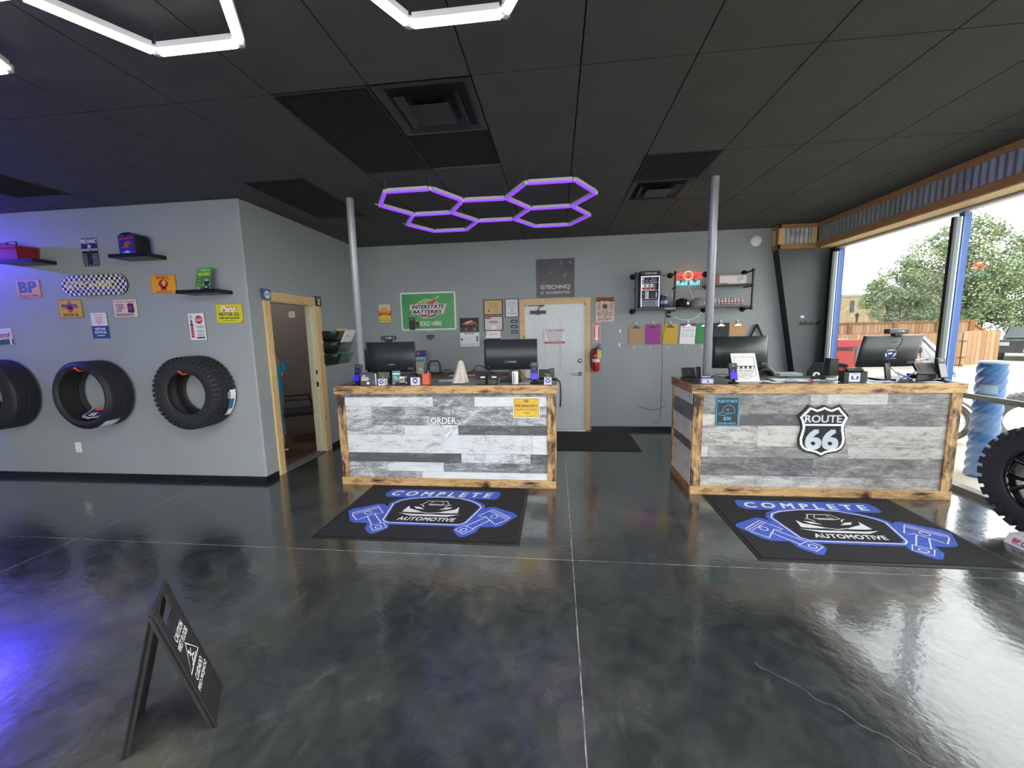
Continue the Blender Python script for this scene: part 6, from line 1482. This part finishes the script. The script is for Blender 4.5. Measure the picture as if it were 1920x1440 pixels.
paper(2.50, 4.25, .22, .17, -.1, 'white form lying behind the red marker on the grey counter'); paper(2.75, 4.28, .2, .16, .15, 'white form lying behind the black caddy on the grey counter')
b = MB(); b.tube([(0, 0, .008), (.04, .01, .008)], .009, RED, 8); b.tube([(.04, .01, .008), (.11, .03, .008)], .006, W_, 8); tag(b.build('marker', loc=(2.43, 4.13, CZ)), 'red-capped marker lying on the grey counter', 'marker')
t = thing('tape_dispenser', 'black tape dispenser with white tape left of the black caddy', 'tape dispenser', (2.60, 4.27, CZ))
b = MB(); b.prism([(-.06, 0), (.06, 0), (.055, .025), (.0, .045), (-.045, .04), (-.06, .02)], -.02, .02, BLACK); b.build('body', t, bevel=.004); b = MB(); b.lathe([(.015, -.01), (.03, -.01), (.03, .01), (.015, .01)], W_, 20, c=(-.025, 0, .045), axis='Y', closed=True); b.build('tape_roll', t)
cable([(2.5, 4.08, 1.10), (2.55, 4.06, 1.12), (2.60, 4.08, 1.10), (2.56, 4.1, 1.105), (2.62, 4.07, 1.12), (2.66, 4.09, 1.10)], .003, CHROME, 'silver keyring and clips lying left of the black caddy', 'keyring')
def caddy():
    t = thing('desk_caddy', 'black desk caddy with scissors and stapler left of the window-side monitor', 'desk caddy', (2.78, 4.09, CZ))
    b = MB(); e = .004
    for q in ((-.09, .11, -.04, -.04+e, 0, .095), (-.09, .11, .04-e, .04, 0, .11), (-.09, -.09+e, -.036, .036, 0, .11), (.11-e, .11, -.036, .036, 0, .10), (-.086, .106, -.036, .036, 0, .004), (.02, .024, -.036, .036, 0, .095)): b.box(*q, BLACK)
    b.build('body', t)
    b = MB(); b.box(-.05, .045, -.0425, -.0412, .004, .085, flat('e0e4ee')); b.M = Matrix.Translation((0, 0, .045)); b.poly([(-.035, .012), (.035, .012), (.03, -.02), (-.03, -.02)], -.043, flat('3346a0')); b.disc(0, 0, .014, -.0434, W_, 12); b.text('COMPLETE', 0, .026, .010, flat('3346a0'), -.043, w=.07, bold=.02); b.build('logo_label', t)
    s = MB(); s.box(-.05, .09, -.02, .02, .10, .118, BLACK); s.box(-.055, .08, -.02, .02, .122, .135, DGREY); tag(s.build('stapler', loc=(2.78, 4.09, CZ+.0), bevel=.004), 'black stapler lying on top of the desk caddy', 'stapler')
    for i, x in enumerate((-.075, -.055)):
        s = MB(); s.tube([(x, .0, .01), (x-.01, .0, .12), (x-.03, .0, .135), (x-.035, .0, .115), (x-.012, .0, .10)], .005, mat('orange_grip', S('e0452c'), .5, noise=.05), 6); tag(s.build('scissors', loc=(2.78, 4.10, CZ)), ['left', 'right'][i]+' orange-handled scissors in the desk caddy', 'scissors', 'orange scissors in the desk caddy')
caddy()
box('phone_dock', 3.36, 3.52, 4.12, .12, .06, BLACK, 'black phone dock beside the grey-faced handset', 'phone dock', rz=.1, bev=.004)
b = MB(); b.M = Matrix.Rotation(radians(-35), 4, 'X'); b.box(-.085, .085, -.01, .012, 0, .12, BLACK); b.box(-.06, .06, -.012, -.01, .02, .10, flat('2c2e30')); tag(b.build('desk_tablet', loc=(3.44, 4.10, CZ+.062), bevel=.006), 'black tilted keypad panel on the phone dock by the window', 'tablet')
paper(3.05, 4.09, .2, .1, .0, 'white envelope below the window-side monitor'); paper(3.42, 4.02, .14, .06, .1, 'white note below the phone dock')
t = thing('headset_case', 'black and white round headset case behind the curved monitor on the side table', 'case', (2.42, 4.97, 1.037))
b = MB(); b.lathe([(.05, -.05), (.115, -.05), (.135, -.02), (.135, .03), (.12, .05), (.05, .05)], BLACK, 32, axis='Y', closed=True); b.build('rim', t); b = MB(); b.lathe([(0, -.03), (.10, -.03), (.10, .0), (0, .0)], mat('silver_disc', S('7a8088'), .25, .6, noise=.2, nscale=6), 32, axis='Y', closed=True); b.build('disc', t); b = MB(); b.box(-.05, .17, .055, .10, -.12, .05, flat('b4b6b4')); b.build('backing', t, bevel=.02)
t = thing('side_table', 'white-topped table behind the grey counter by the column', 'table', (2.75, 5.15, 0))
b = MB(); b.box(-.55, .65, -.3, .3, .87, .90, flat('b9babc')); b.build('tabletop', t, bevel=.003)
for x in (-.5, .6):
    for y in (-.25, .25): b = MB(); b.box(x-.02, x+.02, y-.02, y+.02, 0, .87, BLACKM); b.build('leg', t)
box('loudspeaker', 3.17, 3.26, 5.02, .10, .34, BLACK, 'black speaker on the side table against the window frame', 'speaker', z=.901)
box('paper_box', 2.62, 2.87, 5.0, .18, .17, flat('b8c6c8'), 'pale box on the side table right of the round case', 'box', z=.901)
t = thing('office_chair', 'black mesh chair back rising behind the desk caddy', 'chair', (3.50, 5.55, 0), radians(-20))
b = MB(); b.prism([(-.24, 0), (.24, 0), (.235, .36), (.17, .47), (0, .5), (-.17, .47), (-.235, .36)], -.02, .02, mat('black_mesh', S('1a1b1e'), .7, noise=.1)); b.v = [(x, y, z+.66) for x, y, z in b.v]; b.build('backrest', t, bevel=.01)
b = MB(); b.box(-.25, .25, -.5, -.02, .45, .53, BLACKM); b.build('seat', t, bevel=.02)
b = MB(); b.tube([(0, -.02, .5), (0, .03, .6), (0, .02, .8)], .02, BLACK); b.tube([(0, -.25, .45), (0, -.25, .09)], .025, BLACK); b.build('support', t)
for k in range(5): a = 2*pi*k/5; b = MB(); b.tube([(0, -.25, .10), (.28*cos(a), -.25+.28*sin(a), .05)], .016, BLACK, 8); b.lathe([(0, -.01), (.022, -.01), (.022, .01), (0, .01)], BLACK, 12, c=(.28*cos(a), -.25+.28*sin(a), .024), axis='Y'); b.build('leg', t)

# ================================================================== WET FLOOR SIGN
def wet():
    t = thing('wet_floor_sign', 'black folding caution wet floor sign standing at the lower left', 'floor sign', (-1.64, 1.34, 0))
    wd = Vector((-.145, .19, 0)).normalized(); sd_ = Vector((.26, .158, 0)).normalized()
    Wd, half, Ht = .235, .152, .585; BKS = mat('sign_black_plastic', S('232325'), .42, noise=.1, nscale=30, bump=.05)
    for s, nm in ((1, 'front_panel'), (-1, 'rear_panel')):
        ex = wd*s if s > 0 else -wd; top = Vector((0, 0, Ht)); foot = sd_*half*s
        dn = (foot-top); L = dn.length; dz = -dn.normalized(); nrm = ex.cross(dz)   # local: x along ex, z up the panel
        if nrm.dot(sd_*s) < 0: nrm = -nrm
        M = Matrix.Identity(4)
        for i in range(3): M[i][0] = ex[i]; M[i][1] = -nrm[i]; M[i][2] = dz[i]; M[i][3] = foot[i]
        if s > 0 and ex.cross(-nrm).dot(dz) < 0: pass
        b = MB(); b.M = M; w2 = Wd/2; hz0, hz1, hx = L-.115, L-.03, .065
        for q in ((-w2, w2, 0, hz0), (-w2, -hx, hz0, hz1), (hx, w2, hz0, hz1), (-w2, w2, hz1, L)): b.box(q[0], q[1], .0, .009, q[2], q[3], BKS)
        b.box(-w2, -w2+.008, -.004, .02, 0, L-.02, BKS); b.box(w2-.008, w2, -.004, .02, 0, L-.02, BKS)
        b.build(nm, t)
        if s > 0:
            g = MB(); g.M = M; y = -.0015; c = L*.5
            g.text('CAUTION', 0, c+.115, .030, W_, y, w=.125, bold=.02); g.text('WET FLOOR', 0, c+.075, .030, W_, y, w=.155, bold=.02); g.line([(-.085, c-.045), (.085, c-.045), (0, c+.05)], .009, y, W_, True)
            g.disc(-.012, c+.012, .008, y, W_, 10); g.line([(-.008, c+.003), (.004, c-.018), (.03, c-.025)], .007, y, W_); g.line([(-.02, c-.005), (.0, c-.002), (.02, c+.008)], .005, y, W_); g.line([(.004, c-.018), (-.02, c-.03)], .006, y, W_); g.line([(-.04, c-.036), (.05, c-.036)], .004, y, W_)
            g.text('CUIDADO', 0, c-.085, .030, W_, y, w=.13, bold=.02); g.text('PISO MOJADO', 0, c-.125, .030, W_, y, w=.18, bold=.02); g.build('lettering', t)
    b = MB(); a = wd*Wd/2; b.tube([a+Vector((0, 0, Ht-.004)), -a+Vector((0, 0, Ht-.004))], .010, BKS, 10); b.build('hinge', t)
wet()

# ================================================================== MUD TIRE AND STAND AT THE WINDOW
def mudwheel():
    t = thing('mud_wheel', 'big mud-terrain wheel with black spoked rim standing by the window', 'wheel', (3.63, 3.19, .445), radians(-84))
    b = tire_mesh(.415, .255, .25, 'mud'); b.build('tire_body', t)
    GB = mat('gloss_black_rim', S('0c0c0e'), .15, .3, coat=.5, noise=.1)
    r = MB(); r.lathe([(.262, -.105), (.250, -.108), (.235, -.09), (.225, .0), (.215, .08), (.225, .10), (.255, .10)], GB, 56, axis='Y'); r.build('rim_barrel', t)
    s = MB()
    for k in range(6):
        a = pi/3*k+.3
        for d in (-.22, .22):
            p0 = (.045*cos(a+d*2), -.04, .045*sin(a+d*2)); p1 = (.15*cos(a+d*.6), -.055, .15*sin(a+d*.6)); p2 = (.242*cos(a+d), -.085, .242*sin(a+d)); s = MB(); s.tube([p0, p1, p2], .015, GB, 8, radii=[.02, .015, .018]); s.build('spoke', t)
    h = MB(); h.lathe([(0, -.085), (.035, -.082), (.045, -.06), (.065, -.045), (.065, .03), (0, .03)], GB, 24, axis='Y'); h.build('hub', t)
    t2 = thing('tire_stand', 'white tire display stand with red and blue lettering under the mud wheel', 'stand', (3.42, 2.96, 0), radians(-90))
    w = MB(); w.M = Matrix.Identity(4)
    w.add([(-.22, -.12, 0), (.22, -.12, 0), (.22, -.085, .075), (-.22, -.085, .075), (-.22, .0, .0), (.22, .0, .0), (.22, .0, .085), (-.22, .0, .085)], [(0, 1, 2, 3), (3, 2, 6, 7), (0, 3, 7, 4), (1, 5, 6, 2), (4, 7, 6, 5), (0, 4, 5, 1)], flat('d4d6dc')); w.build('tray', t2, bevel=.006)
    l = MB(); sl = Matrix.Translation((0, -.12, 0)) @ Matrix.Rotation(-math.atan2(.035, .075), 4, 'X'); l.M = sl; l.text('BF', -.15, .045, .028, RED, -.0012, w=.045, bold=.04); l.text('Goodrich', -.035, .043, .032, flat('22305e'), -.0012, w=.165, bold=.03); l.rect(-.17, .05, .02, .024, -.0012, flat('22305e')); l.build('lettering', t2)
mudwheel()
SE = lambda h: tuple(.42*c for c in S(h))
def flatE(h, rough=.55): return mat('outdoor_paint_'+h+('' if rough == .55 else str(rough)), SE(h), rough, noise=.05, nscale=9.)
# ================================================================== OUTSIDE
GZ = -.15
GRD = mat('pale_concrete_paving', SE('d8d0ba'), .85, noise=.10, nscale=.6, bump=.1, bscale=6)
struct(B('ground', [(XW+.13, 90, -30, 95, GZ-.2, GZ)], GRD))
kb = MB(); kb.box(10, 40, 14.6, 14.9, GZ+.0, GZ+.012, flatE('b8b2a2')); struct(kb.build('trim_3'))
def bollard():
    t = thing('bollard', 'fat blue bollard sleeve with spiral ribs outside the window', 'bollard', (4.86, 5.02, GZ))
    BB = mat('blue_plastic_sleeve', SE('2f78c0'), .35, noise=.08, nscale=5); b = MB(); n = 96; vs = []; fs = []; k = 220; Hh = 1.32
    for j in range(k+1):
        z = Hh*j/k
        for i in range(n):
            a = 2*pi*i/n; r = .116+.007*cos(6*(a-z*9.5)); vs.append((r*cos(a), r*sin(a), z))
    for j in range(k):
        for i in range(n): fs.append((j*n+i, j*n+(i+1) % n, (j+1)*n+(i+1) % n, (j+1)*n+i))
    b.add(vs, fs, BB, True); b.build('sleeve', t)
    b = MB(); b.lathe([(.121, Hh-.01), (.119, Hh+.012), (.09, Hh+.022), (0, Hh+.026)], flatE('9fb8c8'), 40); b.build('cap', t)
    b = MB(); vs = []; fs = []
    for i in range(13):
        a = radians(188+5.5*i); vs += [(.125*cos(a), .125*sin(a), .98), (.125*cos(a), .125*sin(a), 1.08)]
    for i in range(12): fs.append((2*i, 2*i+2, 2*i+3, 2*i+1))
    b.add(vs, fs, flatE('9fb9cf')); b.build('sticker', t)
bollard()
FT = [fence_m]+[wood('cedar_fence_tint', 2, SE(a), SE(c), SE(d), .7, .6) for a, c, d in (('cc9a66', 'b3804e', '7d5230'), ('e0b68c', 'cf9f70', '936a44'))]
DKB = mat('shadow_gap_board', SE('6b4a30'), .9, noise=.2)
def boards(b, x0, x1, y, z0, z1, w, m, jit=.0, th=.02):
    n = max(1, int((x1-x0)/w)); w = (x1-x0)/n
    for i in range(n): b.box(x0+i*w+.006, x0+(i+1)*w-.006, y, y+th, z0, z1+random.uniform(-jit, jit), random.choice(FT))
def fence():
    P_ = [fence_m, mat('cedar_fence_dark', SE('a56e3e'), .8, noise=.25, nscale=4, stretch=(4, 4, .6))]
    t = thing('wooden_fence', 'tall cedar fence with rails and posts behind the gates across the lot', 'fence', (14, 19.6, GZ))
    b = MB(); boards(b, -3.6, 4.0, 0, 0, 1.86, .15, P_[0], .012); b.box(-3.6, 4.0, .021, .03, 0, 1.8, DKB); b.build('board_panel', t)
    for i, dx in enumerate((4.08, 4.22, 4.36, 4.5)):
        b = MB(); b.box(dx-.07, dx+.07, 0, .02, 0, 1.78-.13*i, P_[0]); b.build('stepped_board', t)
    for z in (1.28, 1.78): b = MB(); b.box(-3.6, 4.0, -.05, -.001, z, z+.07, P_[1]); b.build('rail', t)
    for x in (-2.9, -.95, .9, 2.6, 3.9): b = MB(); b.box(x-.09, x+.09, -.07, -.001, 0, 1.86, P_[1]); b.build('post', t)
    b = MB(); b.M = Matrix.Translation((4.2, -.04, 1.55)) @ Matrix.Rotation(radians(35), 4, 'Y'); b.box(-.4, .4, -.02, .02, -.04, .04, P_[1]); b.build('brace', t)
    for x0, x1, lab in ((10.6, 15.45, 'long cedar gate of upright boards carrying the small red and white sign'), (15.5, 16.1, 'narrow cedar gate panel between the long gate and the end gate'), (16.15, 17.45, 'end cedar gate panel nearest the parked dark car')):
        g = thing('fence_gate', lab, 'gate', (x0, 17.9, GZ)); b = MB(); boards(b, 0, x1-x0, 0, .08, 1.36 if x0 < 16 else 1.42, .145, P_[0], .014); b.box(0, x1-x0, .0201, .0209, .1, 1.3, DKB); b.build('board_panel', g)
        for x in (.05, x1-x0-.05): b = MB(); b.box(x-.05, x+.05, .021, .09, 0, 1.34, P_[1]); b.build('post', g)
        if x0 > 16:
            for z in (.35, 1.0): b = MB(); b.box(-.14, .10, -.03, -.001, z, z+.03, K); b.build('hinge', g)
    def dg(g): g.text('KEEP GATE', 0, .055, .06, flatE('b0383c'), A2, w=.34, bold=.03); g.text('CLOSED', 0, -.045, .07, flatE('b0383c'), A2, w=.34, bold=.03)
    sign('small white gate sign with red letters on the long cedar gate', 14.15, 1.0, .42, .28, flatE('eceaea'), dg, 17.895, edge='d8d4d4', name='gate_sign')
fence()
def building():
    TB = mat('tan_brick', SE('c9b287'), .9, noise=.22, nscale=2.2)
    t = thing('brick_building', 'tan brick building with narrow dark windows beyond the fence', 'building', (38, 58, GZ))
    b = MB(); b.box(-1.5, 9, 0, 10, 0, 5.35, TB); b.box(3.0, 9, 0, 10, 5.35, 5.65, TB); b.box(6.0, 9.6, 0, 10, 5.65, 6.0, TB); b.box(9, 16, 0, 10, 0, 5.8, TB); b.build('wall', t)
    b = MB(); b.box(-1.5, 3, -.1, .2, 5.35, 5.45, flatE('b8a888')); b.box(3, 6, -.1, .2, 5.65, 5.75, flatE('b8a888')); b.build('coping', t)
    for x in (.7, 3.85, 7.5, 11.2):
        b = MB(); b.box(x-.26, x+.26, -.02, .1, 3.3, 4.85, flatE('3e4452')); o = b.build('window', t); b = MB(); b.box(x-.32, x+.32, -.08, -.021, 3.17, 3.29, flatE('d8cdb0')); b.build('sill', o)
        b = MB(); b.box(x-.24, x+.24, -.04, -.021, 4.05, 4.1, flatE('9a9080')); b.build('pane_bar', o)
    b = MB(); b.box(-1.2, .6, 2, 4, 5.35, 6.1, flatE('b4bcbc')); b.build('rooftop_unit', t); b = MB(); b.box(1.0, 3.2, 2.5, 4, 5.35, 5.85, flatE('c4c8c6')); b.build('rooftop_unit', t)
building()
def lamp_post(x, y, h, lab):
    t = thing('street_lamp', lab, 'street lamp', (x, y, GZ)); b = MB(); b.tube([(0, 0, 0), (0, 0, h)], .07, K, 8); b.build('pole', t)
    b = MB(); b.lathe([(.06, h), (.11, h+.25), (.17, h+.3), (.03, h+.45), (0, h+.55)], K, 10); b.build('lantern', t)
lamp_post(23.1, 34, 2.2, 'small black lantern street lamp in front of the tan building')
def upole(x, y, h, lab):
    b = MB(); b.tube([(0, 0, 0), (0, 0, h)], .06, flatE('4a5450'), 6); tag(b.build('utility_pole', loc=(x, y, GZ)), lab, 'pole')
upole(29.4, 38, 4.6, 'thin dark green post before the tan building at the tree edge')
upole(24.7, 40, 8.0, 'tall thin pole at the left edge of the window view')
for i, (za, zb) in enumerate(((8.2, 7.6), (7.6, 7.0), (4.3, 4.0))):
    cable([(20, 40, za), (26, 40, (za+zb)/2-.25), (34, 40, zb)], .018, flatE('a8b0b4'), ['topmost', 'middle', 'lowest'][i]+' overhead wire outside above the fence', 'overhead_wire', 3)
LEAF = [mat('leaf_green_a', SE('9ab480'), .7, noise=.25, nscale=3), mat('leaf_green_b', SE('b8cc94'), .7, noise=.25, nscale=3), mat('leaf_green_c', SE('789468'), .7, noise=.25, nscale=3)]
BARK = mat('tree_bark', SE('5a4c40'), .9, noise=.3, nscale=8)
def tree(x, y, trunk_h, blobs, n, size, lab, nm='leafy_tree'):
    t = thing(nm, lab, 'tree', (x, y, GZ))
    b = MB(); b.tube([(0, 0, 0), (.05, 0, trunk_h*.6), (0, .05, trunk_h)], .2, BARK, 10, radii=[.24, .18, .13]); b.build('trunk', t)
    b = MB()
    for cx, cy, cz, r in blobs:
        b.tube([(0, 0, trunk_h*.7), ((cx)*.5, cy*.5, (trunk_h*.7+cz)*.5), (cx, cy, cz)], .07, BARK, 6, radii=[.10, .06, .02])
    b.build('branches', t)
    l = MB(); tot = sum(r*r for *_, r in blobs)
    V = {0: ([], []), 1: ([], []), 2: ([], [])}
    for cx, cy, cz, r in blobs:
        sub = [(random.gauss(0, 1), random.gauss(0, 1), random.gauss(0, 1)) for _ in range(26)]
        sub = [Vector(s).normalized()*r*random.uniform(.55, .95) for s in sub]
        for _ in range(int(n*r*r/tot)):
            c = random.choice(sub); d = Vector((random.gauss(0, 1), random.gauss(0, 1), random.gauss(0, 1))).normalized()*r*.34*random.random()**.4
            p = Vector((cx, cy, cz))+c+d; u = Vector((random.gauss(0, 1), random.gauss(0, 1), random.gauss(0, .6))).normalized(); w = u.orthogonal().normalized(); w.rotate(Matrix.Rotation(random.uniform(0, 6.28), 3, u)); s = size*random.uniform(.6, 1.3)
            vv, ff = V[random.choice((0, 0, 1, 1, 2))]; o = len(vv); vv += [tuple(p-u*s), tuple(p+w*s*.55), tuple(p+u*s), tuple(p-w*s*.55)]; ff.append((o, o+1, o+2, o+3))
    for k in V: l.add(V[k][0], V[k][1], LEAF[k])
    tag(l.build('foliage', t), kind='stuff')
tree(17.9, 23.5, 2.2, [(0, 0, 3.6, 1.15), (.5, .2, 4.35, .75), (-.7, 0, 2.9, .95), (.7, 0, 2.6, 1.1), (-.9, .2, 3.6, .5), (.2, 0, 2.0, .8)], 15000, .062, 'smaller leafy green tree behind the fence, left of the big tree')
tree(22.2, 24.0, 2.6, [(-.4, 0, 6.2, 1.1), (-2.4, 0, 5.0, 1.3), (-3.0, 0, 3.6, 1.3), (0, 0, 4.6, 1.9), (2.4, 0, 5.2, 1.5), (-1.2, -.3, 3.0, 1.8), (1.6, -.3, 3.1, 2.0), (3.6, 0, 3.8, 1.8), (-.2, -.5, 2.2, 1.3), (2.6, -.4, 2.0, 1.2), (-2.0, 0, 6.0, .7)], 46000, .07, 'big leafy green tree filling the view above the right end of the fence')
tree(22.3, 39, 1.5, [(0, 0, 2.8, 1.0), (.3, 0, 3.7, .8)], 900, .13, 'pale yellow-green small tree at the left edge of the tan building')
def car_paint(h): return mat('car_paint_'+h, SE(h), .25, .2, coat=.6, noise=.04)
def wheel(t, x, y, z, r, w=.22, nm='wheel', ax='Y'):
    b = MB(); b.lathe([(r*.6, -w/2), (r*.92, -w/2), (r, -w*.35), (r, w*.35), (r*.92, w/2), (r*.6, w/2)], RUBBER, 30, c=(x, y, z), axis=ax, closed=True); o = b.build(nm, t)
    b = MB(); b.lathe([(0, -w*.42), (r*.25, -w*.45), (r*.58, -w*.3), (r*.6, 0), (0, 0)], CHROME, 20, c=(x, y, z), axis=ax); b.build('rim', o)
def truck():
    t = thing('pickup_truck', 'bright red pickup truck parked beyond the window behind the monitor', 'truck', (6.72, 9.6, GZ))
    RP = car_paint('d02a2c'); b = MB(); b.prism([(0, .55), (0, 1.38), (-.04, 1.44), (-1.9, 1.46), (-1.95, 1.9), (-3.2, 1.95), (-3.6, 1.46), (-4.9, 1.35), (-5.0, .6), (-4.7, .5), (-4.5, .9), (-4.1, 1.05), (-3.7, .9), (-3.5, .5), (-1.6, .5), (-1.4, .9), (-1.0, 1.05), (-.6, .9), (-.4, .52)], 0, 1.9, RP); b.build('body', t, bevel=.03)
    b = MB(); b.box(-.16, .012, -.012, .2, .92, 1.30, flatE('6c7076')); b.build('tail_light', t); b = MB(); b.text('MAXX', -.37, 1.24, .085, flatE('1c1214'), -.012, w=.31, bold=.04); b.build('lettering', t)
    b = MB(); b.ring(-1.0, .5, .50, .58, -.02, K, a0=0, a1=pi); b.build('fender_flare', t)
    b = MB(); b.box(-3.1, -2.0, -.005, 1.905, 1.5, 1.85, flatE('1e2226', .2)); b.build('side_window', t); b = MB(); b.box(-.02, .14, .1, 1.8, .5, .66, CHROME); b.build('bumper', t)
    for x in (-1.0, -4.1): wheel(t, x, .16, .42, .42)
truck()
def suv():
    t = thing('parked_car', 'dark green car facing the shop, parked right of the cedar gates', 'car', (20.5, 19.8, GZ), radians(-45))
    G_ = car_paint('2f3f3a'); b = MB(); b.box(-.95, .95, 0, 4.4, .35, .95, G_); b.add([(-.80, .95, .95), (.80, .95, .95), (.68, 1.7, 1.5), (-.68, 1.7, 1.5), (-.68, 3.8, 1.5), (.68, 3.8, 1.5), (-.85, 4.3, .95), (.85, 4.3, .95)], [(0, 1, 2, 3), (3, 2, 5, 4), (1, 7, 5, 2), (0, 3, 4, 6), (4, 5, 7, 6)], G_); b.build('body', t, bevel=.04)
    b = MB(); b.add([(-.72, 1.0, .985), (.72, 1.0, .985), (.62, 1.63, 1.46), (-.62, 1.63, 1.46)], [(0, 1, 2, 3)], flatE('3a4644', .35)); b.v = [(x, y-.03, z+.02) for x, y, z in b.v]; b.build('windshield', t)
    b = MB(); b.box(-.55, .55, -.02, .0, .66, .84, flatE('1c2022')); b.build('grille', t); b = MB(); b.box(-.98, .98, -.06, .05, .36, .6, flatE('2a2e30')); b.build('bumper', t)
    for s in (-1, 1):
        b = MB(); b.box(min(s*.58, s*.9), max(s*.58, s*.9), -.025, 0, .68, .84, flatE('c8ccc8', .2)); b.build('headlight', t); b = MB(); b.box(s*1.02-.09, s*1.02+.09, 1.15, 1.25, .98, 1.12, K); b.build('mirror', t); wheel(t, s*.8, .85, .32, .32, ax='X'); wheel(t, s*.8, 3.5, .32, .32, ax='X')
    b = MB(); b.box(-.17, .17, -.075, -.061, .40, .54, flatE('e4e4e0')); b.build('licence_plate', t)
suv()
t = thing('box_trailer', 'white trailer with a grey tailgate panel behind the dark parked car', 'trailer', (30.4, 27.1, GZ), radians(-45))
b = MB(); b.box(-2.0, 3.4, 0, 5, .55, 1.95, flatE('e6e6e2')); b.build('body', t, bevel=.03); b = MB(); b.box(-1.45, -.35, -.03, 0, 1.2, 1.75, flatE('8d9296')); b.box(-1.35, -.45, -.04, -.03, 1.2, 1.3, flatE('5a3a3a')); b.build('tailgate_panel', t)
for s in (-1.2, 2.4): wheel(t, s, 1.0, .35, .35, ax='X')
def motorcycle():
    # local +x is forward
    t = thing('motorcycle', 'white and black touring motorcycle parked outside behind the grey counter', 'motorcycle', (5.305, 6.97, GZ), radians(-42))
    def tyre(x, r):
        b = MB(); b.lathe([(r*.78, -.05), (r*.93, -.06), (r, -.03), (r, .03), (r*.93, .06), (r*.78, .05)], RUBBER, 40, c=(x, 0, r), axis='Y', closed=True); o = b.build('wheel', t)
        b = MB(); b.lathe([(r*.72, -.03), (r*.79, -.035), (r*.79, .035), (r*.72, .03)], CHROME, 32, c=(x, 0, r), axis='Y', closed=True)
        for k in range(9): a = 2*pi*k/9; b.tube([(x, 0, r), (x+r*.74*cos(a), 0, r+r*.74*sin(a))], .008, CHROME, 5)
        b.build('rim', o)
    tyre(.62, .31); tyre(-.85, .31)
    Wp = mat('pearl_white_paint', SE('dcdedb'), .25, coat=.5, noise=.04)
    b = MB()
    n = 14; vs = []; fs = []
    for i in range(n+1):
        a = radians(-10+150*i/n); vs += [(.62+.35*cos(a), -.075, .31+.35*sin(a)), (.62+.37*cos(a), 0, .31+.37*sin(a)), (.62+.35*cos(a), .075, .31+.35*sin(a))]
    for i in range(n): fs += [(3*i, 3*i+1, 3*i+4, 3*i+3), (3*i+1, 3*i+2, 3*i+5, 3*i+4)]
    b.add(vs, fs, flatE('3c4044'), True); o = b.build('front_fender', t); sm = o.modifiers.new('s', 'SOLIDIFY'); sm.thickness = .008
    for s in (-1, 1): b = MB(); b.tube([(.62, s*.09, .31), (.45, s*.09, 1.05)], .022, CHROME, 8); b.build('fork', t)
    FX = Matrix.Translation((.17, 0, .13))
    b = MB(); b.M = FX; b.loft([((.36, 0, .82), .12, .17, 0), ((.36, 0, .95), .17, .24, 0), ((.32, 0, 1.08), .15, .23, 0), ((.24, 0, 1.20), .11, .18, 0), ((.16, 0, 1.33), .08, .13, 0), ((.08, 0, 1.45), .03, .06, 0)], Wp, 20); b.build('fairing', t)
    b = MB(); b.lathe([(0, 0), (.08, .005), (.09, .03)], flatE('e8ecee', .15), 20, c=(0, 0, 0), axis='Y'); b.v = [(x*0+.71-y, x, z+1.05) for x, y, z in b.v]; b.build('headlamp', t)
    b = MB(); b.M = FX; b.add([(.40, -.17, 1.10), (.40, .17, 1.10), (.16, .11, 1.42), (.14, 0, 1.47), (.16, -.11, 1.42), (.46, 0, 1.12)], [(0, 5, 3, 4), (5, 1, 2, 3)], mat('smoky_screen', SE('c9d0cf'), .15, noise=.05)); o = b.build('windscreen', t); sm = o.modifiers.new('s', 'SOLIDIFY'); sm.thickness = .006
    b = MB(); b.M = FX; b.tube([(.10, -.38, 1.10), (.16, -.3, 1.12), (.26, -.12, 1.10), (.26, .12, 1.10), (.16, .3, 1.12), (.10, .38, 1.10)], .016, CHROME, 8); b.build('handlebar', t)
    for s in (-1, 1):
        b = MB(); b.M = FX; b.tube([(.10, s*.38, 1.10), (.04, s*.47, 1.08)], .022, K, 8); b.build('grip', t)
        b = MB(); b.M = FX; b.tube([(.16, s*.3, 1.12), (.15, s*.36, 1.24)], .007, K, 6); b.loft([((.15, s*.38, 1.21), .02, .05, 0), ((.15, s*.38, 1.25), .03, .085, 0), ((.15, s*.38, 1.30), .02, .06, 0)], K, 14); b.build('mirror', t)
    b = MB(); b.loft([((.02, 0, .70), .22, .12, 0), ((.0, 0, .82), .26, .15, 0), ((-.03, 0, .90), .2, .11, 0)], Wp, 20); b.build('fuel_tank', t)
    b = MB(); b.loft([((-.45, 0, .66), .32, .13, 0), ((-.45, 0, .74), .34, .16, 0), ((-.47, 0, .79), .3, .14, 0)], BLACK, 20); b.build('seat', t)
    b = MB(); b.box(-.25, .2, -.13, .13, .28, .66, flatE('55585a')); b.build('engine', t, bevel=.03)
    b = MB(); b.tube([(.2, -.13, .3), (-.2, -.18, .22), (-1.0, -.2, .26)], .035, CHROME, 10); b.build('exhaust', t)
    b = MB(); b.tube([(.3, 0, .9), (-.1, 0, .7), (-.7, 0, .6), (-.85, 0, .31)], .03, K, 8); b.build('chassis', t)
    for s in (-1, 1): b = MB(); b.box(-1.05, -.6, min(s*.14, s*.34), max(s*.14, s*.34), .42, .72, Wp); b.build('pannier', t, bevel=.04)
motorcycle()
t = thing('offroad_tire', 'pale dusty off-road tire outside the glass above the mud wheel', 'tire', (6.40, 6.05, .262), radians(-42)); b = tire_mesh(.40, .24, .26, 'at')
for i in range(len(b.mats)): b.mats[i] = mat('dusty_rubber', SE('6f726c'), .8, noise=.15, nscale=12)
b.build('tire_body', t)
